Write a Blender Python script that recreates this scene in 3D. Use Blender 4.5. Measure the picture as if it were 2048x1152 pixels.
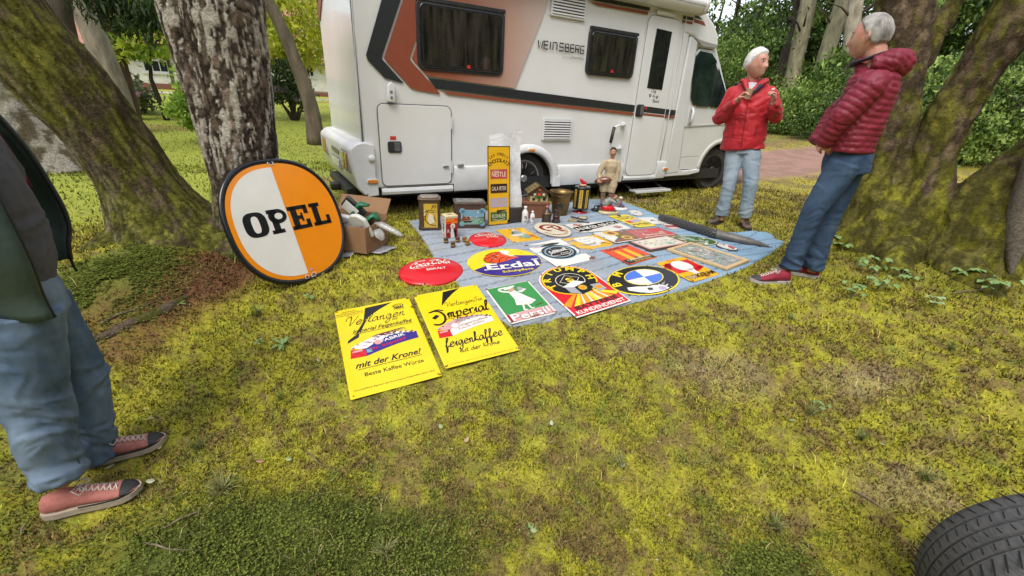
import bpy, bmesh, math, random
import numpy as np
from math import sin, cos, pi, hypot, exp, radians, atan2, sqrt
from mathutils import Vector, Matrix
random.seed(7)
rng = np.random.default_rng(7)
for o in list(bpy.data.objects): bpy.data.objects.remove(o)
S = bpy.context.scene
C = S.collection

# ------------------------------------------------------------------ camera
CAMH = 1.2
F = 850.0
down = np.array([-106.0, 1924.0, F]); down /= np.linalg.norm(down)
fwd = np.array([0, 0, 1.0]) - down * down[2]; fwd /= np.linalg.norm(fwd)
rgt = np.cross(down, fwd)
WM = np.array([rgt, fwd, -down])
cd = bpy.data.cameras.new('camera'); cam = bpy.data.objects.new('camera', cd); C.objects.link(cam)
cd.sensor_width = 36; cd.lens = F / 2048 * 36; cd.clip_start = 0.05; cd.clip_end = 2000
cx_, cy_, cz_ = WM @ np.array([1, 0, 0.]), WM @ np.array([0, -1, 0.]), WM @ np.array([0, 0, -1.])
cam.matrix_world = Matrix(((cx_[0], cy_[0], cz_[0], 0), (cx_[1], cy_[1], cz_[1], 0), (cx_[2], cy_[2], cz_[2], CAMH), (0, 0, 0, 1)))
S.camera = cam
# ------------------------------------------------------------------ world, sun, exposure
SUN_EL, SUN_AZ = 56, 200          # azimuth of the sun measured from +Y clockwise
w = bpy.data.worlds.new('World'); S.world = w; w.use_nodes = True
nt = w.node_tree; bg = nt.nodes['Background']
sky = nt.nodes.new('ShaderNodeTexSky'); sky.sky_type = 'NISHITA'; sky.sun_disc = False
sky.sun_elevation = radians(SUN_EL); sky.sun_rotation = radians(SUN_AZ)
sky.air_density = 1.0; sky.dust_density = 1.5; sky.ozone_density = 0.6
hs = nt.nodes.new('ShaderNodeHueSaturation'); hs.inputs['Saturation'].default_value = 0.35   # thin cloud cover
nt.links.new(sky.outputs[0], hs.inputs['Color']); nt.links.new(hs.outputs[0], bg.inputs[0])
bg.inputs[1].default_value = 0.14
sl = bpy.data.lights.new('sun', 'SUN'); sl.energy = 1.0; sl.angle = radians(32); sl.color = (1, .95, .87)
sun = bpy.data.objects.new('sun', sl); C.objects.link(sun)
sd = Vector((sin(radians(SUN_AZ)) * cos(radians(SUN_EL)), cos(radians(SUN_AZ)) * cos(radians(SUN_EL)), sin(radians(SUN_EL))))
sun.rotation_euler = sd.to_track_quat('Z', 'Y').to_euler()
S.view_settings.view_transform = 'Standard'; S.view_settings.look = 'None'
S.view_settings.exposure = 1.2; S.view_settings.gamma = 1; S.view_settings.use_curve_mapping = False
S.render.engine = 'CYCLES'
S.cycles.max_bounces = 6; S.cycles.transparent_max_bounces = 12; S.cycles.use_denoising = True; S.cycles.denoiser = 'OPENIMAGEDENOISE'; S.cycles.denoising_prefilter = 'NONE'; S.cycles.denoising_input_passes = 'RGB_ALBEDO_NORMAL'

# ------------------------------------------------------------------ numeric helpers
def ray(x, y):
    return WM @ np.array([x - 1024, y - 576, F])
def at(x, y, r):
    "world point seen at photo pixel x, y at horizontal distance r"
    d = ray(x, y); k = r / hypot(d[0], d[1]); return Vector((d[0] * k, d[1] * k, CAMH + d[2] * k))
def H(x, y):
    "height of the ground"
    r = np.hypot(x, y)
    z = -.4 * np.maximum(0, 1 - (r / 3.8) ** 2) ** 1.5
    z = z + .95 * (1 - np.exp(-(np.maximum(0, r - 7.5) / 12) ** 1.4))
    z = z - .13 * np.exp(-((x + 1.75) ** 2 + (y - 1.25) ** 2) / .9)
    z = z + .13 * np.exp(-((x + 2.75) ** 2 + (y - 3.0) ** 2) / .35) + .10 * np.exp(-((x + 2.45) ** 2 + (y - 2.45) ** 2) / .16)
    z = z + .12 * np.exp(-((x - 3.85) ** 2 + (y - 3.75) ** 2) / .5)
    return z
def gp(x, y):
    "ground point seen at photo pixel"
    d = ray(x, y); d = d / np.linalg.norm(d); t = .3; o = np.array([0, 0, CAMH])
    while t < 400:
        p = o + d * t
        if p[2] < H(p[0], p[1]): break
        t *= 1.004
    return Vector((p[0], p[1], H(p[0], p[1])))
def hsh(ix, iy, iz, s):
    h = (ix * 374761393 + iy * 668265263 + iz * 2147483647 + s * 974634777) & 0xffffffff
    h = ((h ^ (h >> 13)) * 1274126177) & 0xffffffff
    return ((h ^ (h >> 16)) & 0xffff) / 65535.0
def vn(x, y, z=0., s=0):
    "value noise 0..1, vectorised"
    x, y, z = np.broadcast_arrays(np.asarray(x, float), np.asarray(y, float), np.asarray(z, float))
    ix, iy, iz = np.floor(x).astype(np.int64), np.floor(y).astype(np.int64), np.floor(z).astype(np.int64)
    fx, fy, fz = x - ix, y - iy, z - iz
    fx, fy, fz = [f * f * (3 - 2 * f) for f in (fx, fy, fz)]
    r = 0
    for a in (0, 1):
        for b in (0, 1):
            for c in (0, 1):
                r = r + hsh(ix + a, iy + b, iz + c, s) * (fx if a else 1 - fx) * (fy if b else 1 - fy) * (fz if c else 1 - fz)
    return r
def fbm(x, y, z=0., o=4, s=0):
    r = 0; a = .5; t = 0
    for k in range(o):
        r = r + a * vn(np.asarray(x) * 2 ** k, np.asarray(y) * 2 ** k, np.asarray(z) * 2 ** k, s + k); t += a; a *= .5
    return r / t
def ss(a, b, x):
    t = np.clip((x - a) / (b - a), 0, 1); return t * t * (3 - 2 * t)

# ------------------------------------------------------------------ materials
MATS = {}
def nodes(m):
    m.use_nodes = True; n = m.node_tree.nodes; return n, m.node_tree.links, n['Principled BSDF']
def ramp(n, l, fac, stops):
    r = n.new('ShaderNodeValToRGB'); e = r.color_ramp.elements
    while len(e) < len(stops): e.new(.5)
    for k, (p, c) in enumerate(stops): e[k].position = p; e[k].color = (*c, 1)
    l.new(fac, r.inputs[0]); return r.outputs[0]
def noise(n, l, scale, detail=4, rough=.55, stretch=None, coord='Object', dist=0):
    tc = n.new('ShaderNodeTexCoord'); t = n.new('ShaderNodeTexNoise')
    t.inputs['Scale'].default_value = scale; t.inputs['Detail'].default_value = detail; t.inputs['Roughness'].default_value = rough; t.inputs['Distortion'].default_value = dist
    if stretch:
        mp = n.new('ShaderNodeMapping'); mp.inputs['Scale'].default_value = stretch; l.new(tc.outputs[coord], mp.inputs[0]); l.new(mp.outputs[0], t.inputs['Vector'])
    else: l.new(tc.outputs[coord], t.inputs['Vector'])
    return t.outputs['Fac']
def bump(n, l, b, fac, strength, dist=.01):
    bp = n.new('ShaderNodeBump'); bp.inputs['Strength'].default_value = strength; bp.inputs['Distance'].default_value = dist
    l.new(fac, bp.inputs['Height']); l.new(bp.outputs[0], b.inputs['Normal'])
def M(name, col=(.5, .5, .5), rough=.6, metal=0., col2=None, scale=20, thr=(.35, .65), bscale=0, bstr=.2, bdist=.004, coat=0, stretch=None, alpha=1, spec=None, sheen=0, trans=0):
    if name in MATS: return MATS[name]
    m = bpy.data.materials.new(name); n, l, b = nodes(m); MATS[name] = m
    b.inputs['Roughness'].default_value = rough; b.inputs['Metallic'].default_value = metal
    if col2 is None: col2 = tuple(c * .82 for c in col)
    if trans: b.inputs['Transmission Weight'].default_value = trans
    l.new(ramp(n, l, noise(n, l, scale, stretch=stretch), [(thr[0], col), (thr[1], col2)]), b.inputs['Base Color'])
    if bscale: bump(n, l, b, noise(n, l, bscale, stretch=stretch), bstr, bdist)
    if coat: b.inputs['Coat Weight'].default_value = coat; b.inputs['Coat Roughness'].default_value = .08
    if sheen: b.inputs['Sheen Weight'].default_value = sheen
    if alpha < 1: b.inputs['Alpha'].default_value = alpha
    if spec is not None: b.inputs['Specular IOR Level'].default_value = spec
    return m
def enamel(name, col, rough=.16):
    "glossy vitreous enamel or print, faint blotches"
    return M('enamel_' + name, col, rough, col2=tuple(c * .88 for c in col), scale=6, thr=(.3, .8), bscale=5, bstr=.12, bdist=.01)
EN = dict(white=(.74, .72, .66), black=(.012, .012, .014), yellow=(.78, .60, .012), orange=(.86, .27, .010), red=(.60, .012, .02), blue=(.035, .02, .21), green=(.045, .26, .07),
          cream=(.72, .66, .50), brown=(.20, .07, .035), grey=(.34, .34, .35), bmwblue=(.07, .17, .62), dkred=(.28, .02, .02), pink=(.62, .33, .33), lilac=(.42, .36, .50), dkgreen=(.06, .13, .02),
          gold=(.62, .40, .05), amber=(.74, .42, .02), sky=(.16, .34, .45), teal=(.20, .38, .30), choc=(.045, .015, .012), tomato=(.72, .07, .02), skin=(.55, .30, .2), rust=(.22, .08, .035), tred=(.48, .06, .07))
def EM(c): return enamel(c, EN[c])
def attr_mat(name, rough=.7, transl=0., mul=(1, 1, 1), spec=.3, bscale=0, nscale=0, bstr=.4, bdist=.01):
    "colour comes from the per-piece colour of leaves or ground (attribute col)"
    m = bpy.data.materials.new(name); n, l, b = nodes(m); MATS[name] = m
    a = n.new('ShaderNodeAttribute'); a.attribute_name = 'col'
    out = a.outputs['Color']
    if nscale:
        f = noise(n, l, nscale, 8, .85); r = ramp(n, l, f, [(.30, (.30, .28, .26)), (.5, (1, 1, 1)), (.70, (1.75, 1.75, 1.6))])
        mx = n.new('ShaderNodeMix'); mx.data_type = 'RGBA'; mx.blend_type = 'MULTIPLY'; mx.inputs[0].default_value = 1
        l.new(out, mx.inputs[6]); l.new(r, mx.inputs[7]); out = mx.outputs[2]
    l.new(out, b.inputs['Base Color']); b.inputs['Roughness'].default_value = rough; b.inputs['Specular IOR Level'].default_value = spec
    if bscale: bump(n, l, b, noise(n, l, bscale, 6, .75), bstr, bdist)
    if transl:
        t = n.new('ShaderNodeBsdfTranslucent'); mixs = n.new('ShaderNodeMixShader'); mixs.inputs[0].default_value = transl
        l.new(out, t.inputs[0]); l.new(b.outputs[0], mixs.inputs[1]); l.new(t.outputs[0], mixs.inputs[2]); l.new(mixs.outputs[0], n['Material Output'].inputs[0])
    return m

# ------------------------------------------------------------------ object helpers
def link(name, me, mat=None, parent=None, smooth=False):
    if mat is not None:
        for m_ in (mat if isinstance(mat, (list, tuple)) else [mat]): me.materials.append(m_)
    o = bpy.data.objects.new(name, me); C.objects.link(o)
    if parent is not None: o.parent = parent
    if smooth:
        me.polygons.foreach_set('use_smooth', np.ones(len(me.polygons), bool))
    return o
def raw(name, V, Fc, mat=None, parent=None, smooth=False, col=None):
    "numpy vertices and equal-length faces"
    V = np.asarray(V, np.float32); Fc = np.asarray(Fc, np.int32)
    me = bpy.data.meshes.new(name); k = Fc.shape[1]
    me.vertices.add(len(V)); me.vertices.foreach_set('co', V.ravel())
    me.loops.add(Fc.size); me.loops.foreach_set('vertex_index', Fc.ravel())
    me.polygons.add(len(Fc)); me.polygons.foreach_set('loop_start', np.arange(0, Fc.size, k, dtype=np.int32))
    me.update(calc_edges=True)
    if col is not None:
        a = me.color_attributes.new('col', 'FLOAT_COLOR', 'POINT')
        a.data.foreach_set('color', np.hstack([col, np.ones((len(col), 1))]).astype(np.float32).ravel())
    return link(name, me, mat, parent, smooth)
def tag(o, label=None, cat=None, group=None, kind=None):
    if label: o['label'] = label
    if cat: o['category'] = cat
    if group: o['group'] = group
    if kind: o['kind'] = kind
    return o
def empty(name, loc=(0, 0, 0), rz=0., label=None, cat=None, group=None):
    o = bpy.data.objects.new(name, None); C.objects.link(o); o.location = loc; o.rotation_euler = (0, 0, rz); o.empty_display_size = .1
    return tag(o, label, cat, group)
class MB:
    "collects shapes; build() links them as one mesh"
    def __init__(s): s.v = []; s.f = []; s.m = []; s.mats = []
    def mi(s, mat):
        if mat is None: return 0
        if mat not in s.mats: s.mats.append(mat)
        return s.mats.index(mat)
    def add(s, V, Fs, mat=None):
        b = len(s.v); s.v += [tuple(map(float, p)) for p in V]; k = s.mi(mat)
        for f in Fs: s.f.append(tuple(b + i for i in f)); s.m.append(k)
        return s
    def box(s, c, d, rz=0, mat=None, M4=None):
        V = [Vector((x * d[0] / 2, y * d[1] / 2, z * d[2] / 2)) for x in (-1, 1) for y in (-1, 1) for z in (-1, 1)]
        R = M4 if M4 is not None else Matrix.Rotation(rz, 3, 'Z')
        V = [R @ p + Vector(c) for p in V]
        return s.add(V, [(0, 1, 3, 2), (4, 6, 7, 5), (0, 4, 5, 1), (2, 3, 7, 6), (0, 2, 6, 4), (1, 5, 7, 3)], mat)
    def prism(s, pts, a, b, axis='y', mat=None):
        "extrude an outline; axis y: pts are (x,z); axis z: pts are (x,y)"
        n = len(pts); mk = (lambda p, t: (p[0], t, p[1])) if axis == 'y' else ((lambda p, t: (p[0], p[1], t)) if axis == 'z' else (lambda p, t: (t, p[0], p[1])))
        V = [mk(p, a) for p in pts] + [mk(p, b) for p in pts]
        F_ = [tuple(range(n - 1, -1, -1)), tuple(range(n, 2 * n))] + [(i, (i + 1) % n, n + (i + 1) % n, n + i) for i in range(n)]
        return s.add(V, F_, mat)
    def tube(s, P, r, n=8, mat=None, caps=True, flat=None, up=None):
        "tube along points, radius number or list; flat = list/num of second-axis ratio"
        P = [Vector(p) for p in P]; k = len(P); r = [r] * k if not hasattr(r, '__len__') else r
        fl = [1] * k if flat is None else ([flat] * k if not hasattr(flat, '__len__') else flat)
        V = []; up = Vector(up) if up else Vector((.0, .0, 1.)); prev = None
        for i in range(k):
            t = (P[min(i + 1, k - 1)] - P[max(i - 1, 0)])
            t = t.normalized() if t.length > 1e-9 else Vector((0, 0, 1))
            if prev is None:
                a = up.cross(t)
                if a.length < .05: a = Vector((1, 0, 0)).cross(t)
                if a.length < .05: a = Vector((0, 1, 0)).cross(t)
            else: a = prev - t * prev.dot(t)
            a.normalize(); b = t.cross(a); prev = a
            for j in range(n):
                w_ = 2 * pi * j / n; V.append(P[i] + a * (cos(w_) * r[i]) + b * (sin(w_) * r[i] * fl[i]))
        F_ = [(i * n + j, i * n + (j + 1) % n, (i + 1) * n + (j + 1) % n, (i + 1) * n + j) for i in range(k - 1) for j in range(n)]
        if caps: F_ += [tuple(range(n - 1, -1, -1)), tuple(range((k - 1) * n, k * n))]
        return s.add(V, F_, mat)
    def lathe(s, prof, c=(0, 0, 0), n=24, mat=None, M3=None, sx=1, sy=1):
        V = []
        for r, z in prof:
            for j in range(n):
                a = 2 * pi * j / n; p = Vector((r * cos(a) * sx, r * sin(a) * sy, z))
                if M3 is not None: p = M3 @ p
                V.append(p + Vector(c))
        k = len(prof)
        F_ = [(i * n + j, i * n + (j + 1) % n, (i + 1) * n + (j + 1) % n, (i + 1) * n + j) for i in range(k - 1) for j in range(n)]
        F_ += [tuple(range(n - 1, -1, -1)), tuple(range((k - 1) * n, k * n))]
        return s.add(V, F_, mat)
    def ball(s, c, r, n=12, mat=None, M3=None):
        r = (r, r, r) if not hasattr(r, '__len__') else r
        pr = [(sin(pi * i / n) + 1e-4, -cos(pi * i / n)) for i in range(n + 1)]
        V = []
        for a_, z in pr:
            for j in range(n):
                w_ = 2 * pi * j / n; p = Vector((a_ * cos(w_) * r[0], a_ * sin(w_) * r[1], z * r[2]))
                if M3 is not None: p = M3 @ p
                V.append(p + Vector(c))
        F_ = [(i * n + j, i * n + (j + 1) % n, (i + 1) * n + (j + 1) % n, (i + 1) * n + j) for i in range(n) for j in range(n)]
        return s.add(V, F_, mat)
    def build(s, name, mat=None, parent=None, smooth=False, bevel=0, seg=2, loc=None, rot=None):
        me = bpy.data.meshes.new(name); me.from_pydata(s.v, [], s.f); me.update()
        o = link(name, me, mat if mat is not None else s.mats, parent, smooth)
        if mat is None and len(s.mats) > 1: me.polygons.foreach_set('material_index', s.m)
        if bevel:
            b = o.modifiers.new('bevel', 'BEVEL'); b.width = bevel; b.segments = seg; b.limit_method = 'ANGLE'; b.angle_limit = radians(35); b.harden_normals = False
            me.polygons.foreach_set('use_smooth', np.ones(len(me.polygons), bool))
            try: me.set_sharp_from_angle(angle=radians(50))
            except Exception: pass
        if loc is not None: o.location = loc
        if rot is not None: o.rotation_euler = rot
        return o
def autosmooth(o, deg=40):
    try: o.data.set_sharp_from_angle(angle=radians(deg))
    except Exception: pass
    return o
def rrect(x0, z0, x1, z1, r, n=5):
    P = []
    for cx, cz, a0 in ((x1 - r, z1 - r, 0), (x0 + r, z1 - r, 90), (x0 + r, z0 + r, 180), (x1 - r, z0 + r, 270)):
        for k in range(n + 1):
            a = radians(a0 + 90 * k / n); P.append((cx + r * cos(a), cz + r * sin(a)))
    return P
def inset(P, d):
    "shrink a convex-ish outline towards its inside by d"
    n = len(P); out = []
    for i in range(n):
        a, b, c = Vector(P[i - 1]), Vector(P[i]), Vector(P[(i + 1) % n])
        e = (b - a); f = (c - b)
        n1 = Vector((-e.y, e.x)).normalized() if e.length > 1e-9 else Vector((0, 0)); n2 = Vector((-f.y, f.x)).normalized() if f.length > 1e-9 else n1
        m = (n1 + n2); m = m.normalized() if m.length > 1e-6 else n1
        out.append(tuple(b + m * d))
    return out
def catmull(P, k=6):
    P = [np.array(p, float) for p in P]
    if len(P) < 3: return P
    Q = [2 * P[0] - P[1]] + P + [2 * P[-1] - P[-2]]; out = []
    for i in range(1, len(Q) - 2):
        for j in range(k):
            t = j / k; a, b, c, d = Q[i - 1:i + 3]
            out.append(.5 * ((2 * b) + (-a + c) * t + (2 * a - 5 * b + 4 * c - d) * t * t + (-a + 3 * b - 3 * c + d) * t ** 3))
    out.append(P[-1]); return out
# ================================================================== GROUND
def inpoly(x, y, P):
    P = np.array(P); n = len(P); r = np.zeros(np.shape(x), bool)
    for i in range(n):
        x1, y1 = P[i]; x2, y2 = P[(i + 1) % n]
        if y1 == y2: continue
        r ^= ((y1 > y) != (y2 > y)) & (x < (x2 - x1) * (y - y1) / (y2 - y1) + x1)
    return r
CLOTH = [(-1.12, 4.29), (-0.98, 4.0), (-0.84, 3.72), (-0.65, 3.3), (-0.47, 3.04), (-0.29, 2.73), (0.0, 2.47), (0.22, 2.54), (0.45, 2.63), (0.94, 2.82), (1.32, 2.98), (1.81, 3.26), (2.39, 3.81), (2.78, 4.25), (2.72, 4.42), (2.3, 4.55), (1.82, 4.9), (1.65, 5.43), (1.42, 6.0), (1.0, 5.9), (0.2, 5.25), (-0.6, 4.75)]
CP = [gp(*p) for p in ((1500, 330), (1640, 322), (1840, 296), (2040, 285))]
RA, RB = np.array(CP[0][:2]), np.array(CP[2][:2])
rdir = (RB - RA) / np.linalg.norm(RB - RA); rnor = np.array([-rdir[1], rdir[0]])
def ground_col(x, y):
    r = np.hypot(x, y)
    n1 = fbm(x * .9, y * .9, 0, 4, 1); n2 = fbm(x * 3.2, y * 3.2, 0, 4, 5); n3 = fbm(x * 11, y * 11, 0, 3, 9)
    ol = np.array([.225, .205, .036]); ye = np.array([.35, .325, .032]); br = np.array([.20, .135, .055]); gr = np.array([.19, .225, .034]); lawn = np.array([.30, .335, .055]); pk = np.array([.32, .23, .15])
    def mx(a, b, t): return a * (1 - t[..., None]) + b * t[..., None]
    c = mx(np.broadcast_to(ol, x.shape + (3,)), ye, ss(.36, .58, n1 * .22 + n2 * .28 + fbm(x * 16, y * 16, 0, 3, 6) * .5))
    c = mx(c, br, ss(.48, .64, fbm(x * 1.6 + 9, y * 1.6, 0, 5, 21) * .35 + fbm(x * 20, y * 20, 0, 3, 22) * .65) * .78)
    c = mx(c, gr, ss(.52, .66, fbm(x * 1.1 - 5, y * 1.1 + 3, 0, 4, 31) * .35 + fbm(x * 12, y * 12, 0, 3, 32) * .65) * .5)
    c = mx(c, br * .75, ss(.56, .72, fbm(x * 26, y * 26, 0, 3, 9)) * .6)
    c = mx(c, ye * 1.15, ss(.55, .72, fbm(x * 7, y * 7, 0, 3, 41)) * .6)
    # star moss cushions: lower left, a spot lower centre right, the mound by the leaning tree
    dm = np.array([.10, .12, .022])
    m = np.maximum(ss(.75, .45, np.hypot((x + .75) / 1.15, (y - 1.02) / .42)), ss(.9, .5, np.hypot((x - 1.0) / .22, (y - 1.0) / .16)))
    c = mx(c, dm, m * ss(.30, .46, n2 * .5 + fbm(x * 6, y * 6, 0, 3, 51) * .5 + m * .1))
    m = ss(1., .6, np.hypot((x + 2.52) / .36, (y - 2.42) / .48)); c = mx(c, dm * 1.25, m * .9)
    # needle litter at the tree foot
    m = ss(1., .4, np.hypot((x + 2.05) / .34, (y - 2.72) / .62)) + ss(1, .4, np.hypot((x + 2.2) / .35, (y - 2.1) / .4)) * .7
    c = mx(c, np.array([.15, .075, .035]), np.clip(m, 0, 1) * ss(.3, .5, n2 + .08))
    # bare earthy patches right of the signs
    for (px_, py_, a, b) in ((1.25, 2.1, .42, .28), (.75, 2.35, .3, .14), (2.0, 2.0, .35, .2), (1.75, 1.35, .3, .2), (1.5, 5.9, .8, .4)):
        m = ss(1.1, .3, np.hypot((x - px_) / a, (y - py_) / b)) * ss(.42, .6, fbm(x * 5, y * 5, 0, 4, 61) + .05); c = mx(c, pk, m * .5)
    m = ss(1.2, .3, np.hypot((x - 3.4) / 1.1, (y - 3.6) / .8)); c = mx(c, np.array([.17, .17, .02]), m * ss(.4, .55, n2) * .7)
    # brighter lawn in the open behind the leaning tree
    m = ss(4.6, 6.2, r) * ss(.6, -.4, x + .25 * y - .9); lw = mx(np.broadcast_to(lawn, x.shape + (3,)), np.array([.26, .29, .05]), ss(.45, .7, n1))
    lw = mx(lw, br * 1.2, ss(.62, .74, fbm(x * .8, y * .8, 0, 4, 71)) * .6)
    c = mx(c, lw, m)
    m = ss(4.8, 6.5, r) * ss(0, 1, x - .5 * y + 1.2); rl = mx(np.broadcast_to(np.array([.36, .30, .06]), x.shape + (3,)), np.array([.24, .19, .07]), ss(.45, .6, fbm(x * 3, y * 3, 0, 4, 81)))
    c = mx(c, rl, m * .8)
    # dark damp ground under the camper
    # dirt road
    q = (x - RA[0]) * rnor[0] + (y - RA[1]) * rnor[1] + (fbm(x * .7, y * .7, 0, 3, 91) - .5) * 1.1
    al = (x - RA[0]) * rdir[0] + (y - RA[1]) * rdir[1]
    road = mx(np.broadcast_to(np.array([.34, .20, .165]), x.shape + (3,)), np.array([.27, .17, .13]), ss(.4, .6, fbm(x * 4, y * 4, 0, 4, 95)))
    c = mx(c, road, ss(1.5, 1.0, np.abs(q)) * ss(-9, -7, al))
    vg = ss(1.2, 2.2, q) * ss(6.5, 4.5, q) * ss(-9, -7, al); c = mx(c, mx(np.broadcast_to(np.array([.22, .15, .075]), x.shape + (3,)), np.array([.2, .22, .04]), ss(.4, .6, fbm(x * 1.5, y * 1.5, 0, 4, 99))), vg * .9)
    # pale path in front of the house
    m = ss(.9, .6, np.abs(np.hypot(x, y) - 24.5)) * ss(.2, -.4, x + 3.5); c = mx(c, np.array([.42, .38, .33]), m)
    m = ss(28, 34, r); c = mx(c, np.array([.10, .14, .03]), m * .5)
    return np.clip(c, .004, .8)
def Hd(x, y):
    r = np.hypot(x, y)
    a = ss(18, 2, r)
    return H(x, y) + a * ((fbm(x * 2.2, y * 2.2, 0, 3, 3) - .5) * .045 + (fbm(x * 9, y * 9, 0, 3, 13) - .5) * .030 + (fbm(x * 34, y * 34, 0, 2, 17) - .5) * .020) * (1 - .85 * inpoly(x, y, CLOTH))
rr = np.concatenate([np.geomspace(.28, 60, 430), np.geomspace(70, 900, 14)])
th = np.concatenate([np.radians(np.linspace(-62, 62, 520)), np.radians(np.linspace(66, 294, 60))])
R_, T_ = np.meshgrid(rr, th, indexing='ij'); gx, gy = R_ * np.sin(T_), R_ * np.cos(T_)
gz = Hd(gx, gy); nr, nth = gx.shape
gV = np.stack([gx, gy, gz], -1).reshape(-1, 3); gV = np.vstack([gV, [0, 0, float(H(0, 0))]])
I = np.arange(nr * nth).reshape(nr, nth); J = np.roll(I, -1, 1)
gF = np.stack([I[:-1], J[:-1], J[1:], I[1:]], -1).reshape(-1, 4)
ce = nr * nth
gcol = np.vstack([ground_col(gx, gy).reshape(-1, 3), [.1, .09, .03]])
gm = attr_mat('moss_ground', .9, nscale=70, bscale=120, bstr=.8, spec=.15)
fan = np.stack([np.full(nth, ce), I[0], J[0], J[0]], -1)
g = raw('ground', gV, gF[:, ::-1], gm, smooth=True, col=gcol); g['kind'] = 'structure'

# keep-out outlines for moss blades (filled in by the sign layout below)
SIGNQ = {}
def quad_out(c, u, v, w, h): return [(c[0] + sx * w / 2 * u[0] + sy * h / 2 * v[0], c[1] + sx * w / 2 * u[1] + sy * h / 2 * v[1]) for sx, sy in ((-1, 1), (1, 1), (1, -1), (-1, -1))]
KEEP = [CLOTH, quad_out((-.765, 2.233), (.897, .438), (-.442, .882), .50, .82), quad_out((-.313, 2.482), (.916, .397), (-.468, .872), .48, .80), [(-.638 + .26 * cos(a), 3.087 + .215 * sin(a)) for a in np.linspace(0, 6.1, 16)],
        quad_out((.497, 2.973), (.887, .453), (-.527, .843), .49, .67), quad_out((.063, 2.756), (.909, .411), (-.482, .866), .36, .46)]
FEET = [(-1.63, 1.18, .17), (-1.69, 1.40, .17), (2.0, 3.1, .17), (2.38, 3.28, .13), (2.335, 4.82, .12), (2.64, 4.83, .12), (1.6, .72, .22)]
def blades(name, N, r0, r1, hgt, wid, mat, mask=None, az=(-68, 68), bright=1.0, flat=.6, curve=False, tint=None):
    r = np.exp(rng.uniform(np.log(r0), np.log(r1), N)); a = np.radians(rng.uniform(az[0], az[1], N)); x, y = r * np.sin(a), r * np.cos(a)
    k = np.ones(N, bool)
    for P in KEEP: k &= ~inpoly(x, y, P)
    for fx, fy, fr in FEET: k &= np.hypot(x - fx, y - fy) > fr * .45
    if mask is not None: k &= rng.random(N) < mask(x, y)
    x, y, r = x[k], y[k], r[k]; N = len(x)
    sc = (.55 + .45 * r / 1.5) if r1 < 9 else np.ones(N)
    h = hgt * rng.uniform(.5, 1.4, N) * sc; w_ = wid * rng.uniform(.6, 1.3, N) * sc
    a = rng.uniform(0, 2 * pi, N); t = rng.uniform(0, 1, N) * flat + .12; ba = rng.uniform(0, 2 * pi, N)
    z = Hd(x, y) - .002
    dx, dy = np.cos(a) * w_ / 2, np.sin(a) * w_ / 2
    tx, ty = np.cos(ba) * h * np.sin(t * 1.5), np.sin(ba) * h * np.sin(t * 1.5); tz = h * np.cos(t * 1.5)
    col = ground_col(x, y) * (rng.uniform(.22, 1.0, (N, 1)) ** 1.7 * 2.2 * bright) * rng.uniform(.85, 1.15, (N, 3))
    if tint is not None: col = np.array(tint) * rng.uniform(.5, 1.3, (N, 1))
    if not curve:
        V = np.stack([np.stack([x - dx, y - dy, z], -1), np.stack([x + dx, y + dy, z], -1), np.stack([x + tx, y + ty, z + tz], -1)], 1).reshape(-1, 3)
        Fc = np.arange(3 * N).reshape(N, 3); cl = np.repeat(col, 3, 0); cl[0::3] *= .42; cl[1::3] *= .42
    else:
        m = .55; V = np.stack([np.stack([x - dx, y - dy, z], -1), np.stack([x + dx, y + dy, z], -1),
                     np.stack([x + tx * .35 + dx * .8, y + ty * .35 + dy * .8, z + tz * .75], -1), np.stack([x + tx * .35 - dx * .8, y + ty * .35 - dy * .8, z + tz * .75], -1),
                     np.stack([x + tx, y + ty, z + tz * .9], -1)], 1).reshape(-1, 3)
        b5 = np.arange(N)[:, None] * 5
        Fc = np.concatenate([b5 + [0, 1, 2], b5 + [0, 2, 3], b5 + [3, 2, 4]]); cl = np.repeat(col, 5, 0)
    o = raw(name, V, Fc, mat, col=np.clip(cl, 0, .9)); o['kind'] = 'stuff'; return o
leafm = attr_mat('moss_blade', .75, transl=.25, spec=.2)
notroad = lambda x, y: (np.abs((x - RA[0]) * rnor[0] + (y - RA[1]) * rnor[1]) > 1.3).astype(float)
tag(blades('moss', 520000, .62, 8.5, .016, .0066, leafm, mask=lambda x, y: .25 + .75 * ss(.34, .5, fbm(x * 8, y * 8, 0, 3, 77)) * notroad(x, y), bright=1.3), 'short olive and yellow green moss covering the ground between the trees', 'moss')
def grassmask(x, y): return ss(.56, .70, fbm(x * 2.1 + 3, y * 2.1, 0, 4, 111)) * .9 + .03
grassm = attr_mat('grass_blade', .6, transl=.3, spec=.3)
go = blades('grass', 26000, .7, 7.5, .042, .0032, grassm, mask=lambda x, y: grassmask(x, y) * notroad(x, y), bright=1.55, flat=.85, curve=True)
tag(go, 'thin pale grass blades growing in loose patches through the moss', 'grass')
tag(blades('dry_grass', 5200, .7, 5.5, .055, .0024, grassm, mask=lambda x, y: .25 + ss(.5, .66, fbm(x * 3 + 7, y * 3, 0, 4, 131)), flat=1.0, curve=True, tint=(.50, .43, .17)), 'pale straw coloured blades lying over the moss', 'dry grass')
tag(blades('lawn_grass', 90000, 6, 26, .035, .016, leafm, mask=notroad, bright=1.15, az=(-60, 60)), 'bright short lawn grass in the open behind the trees', 'grass')
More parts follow.
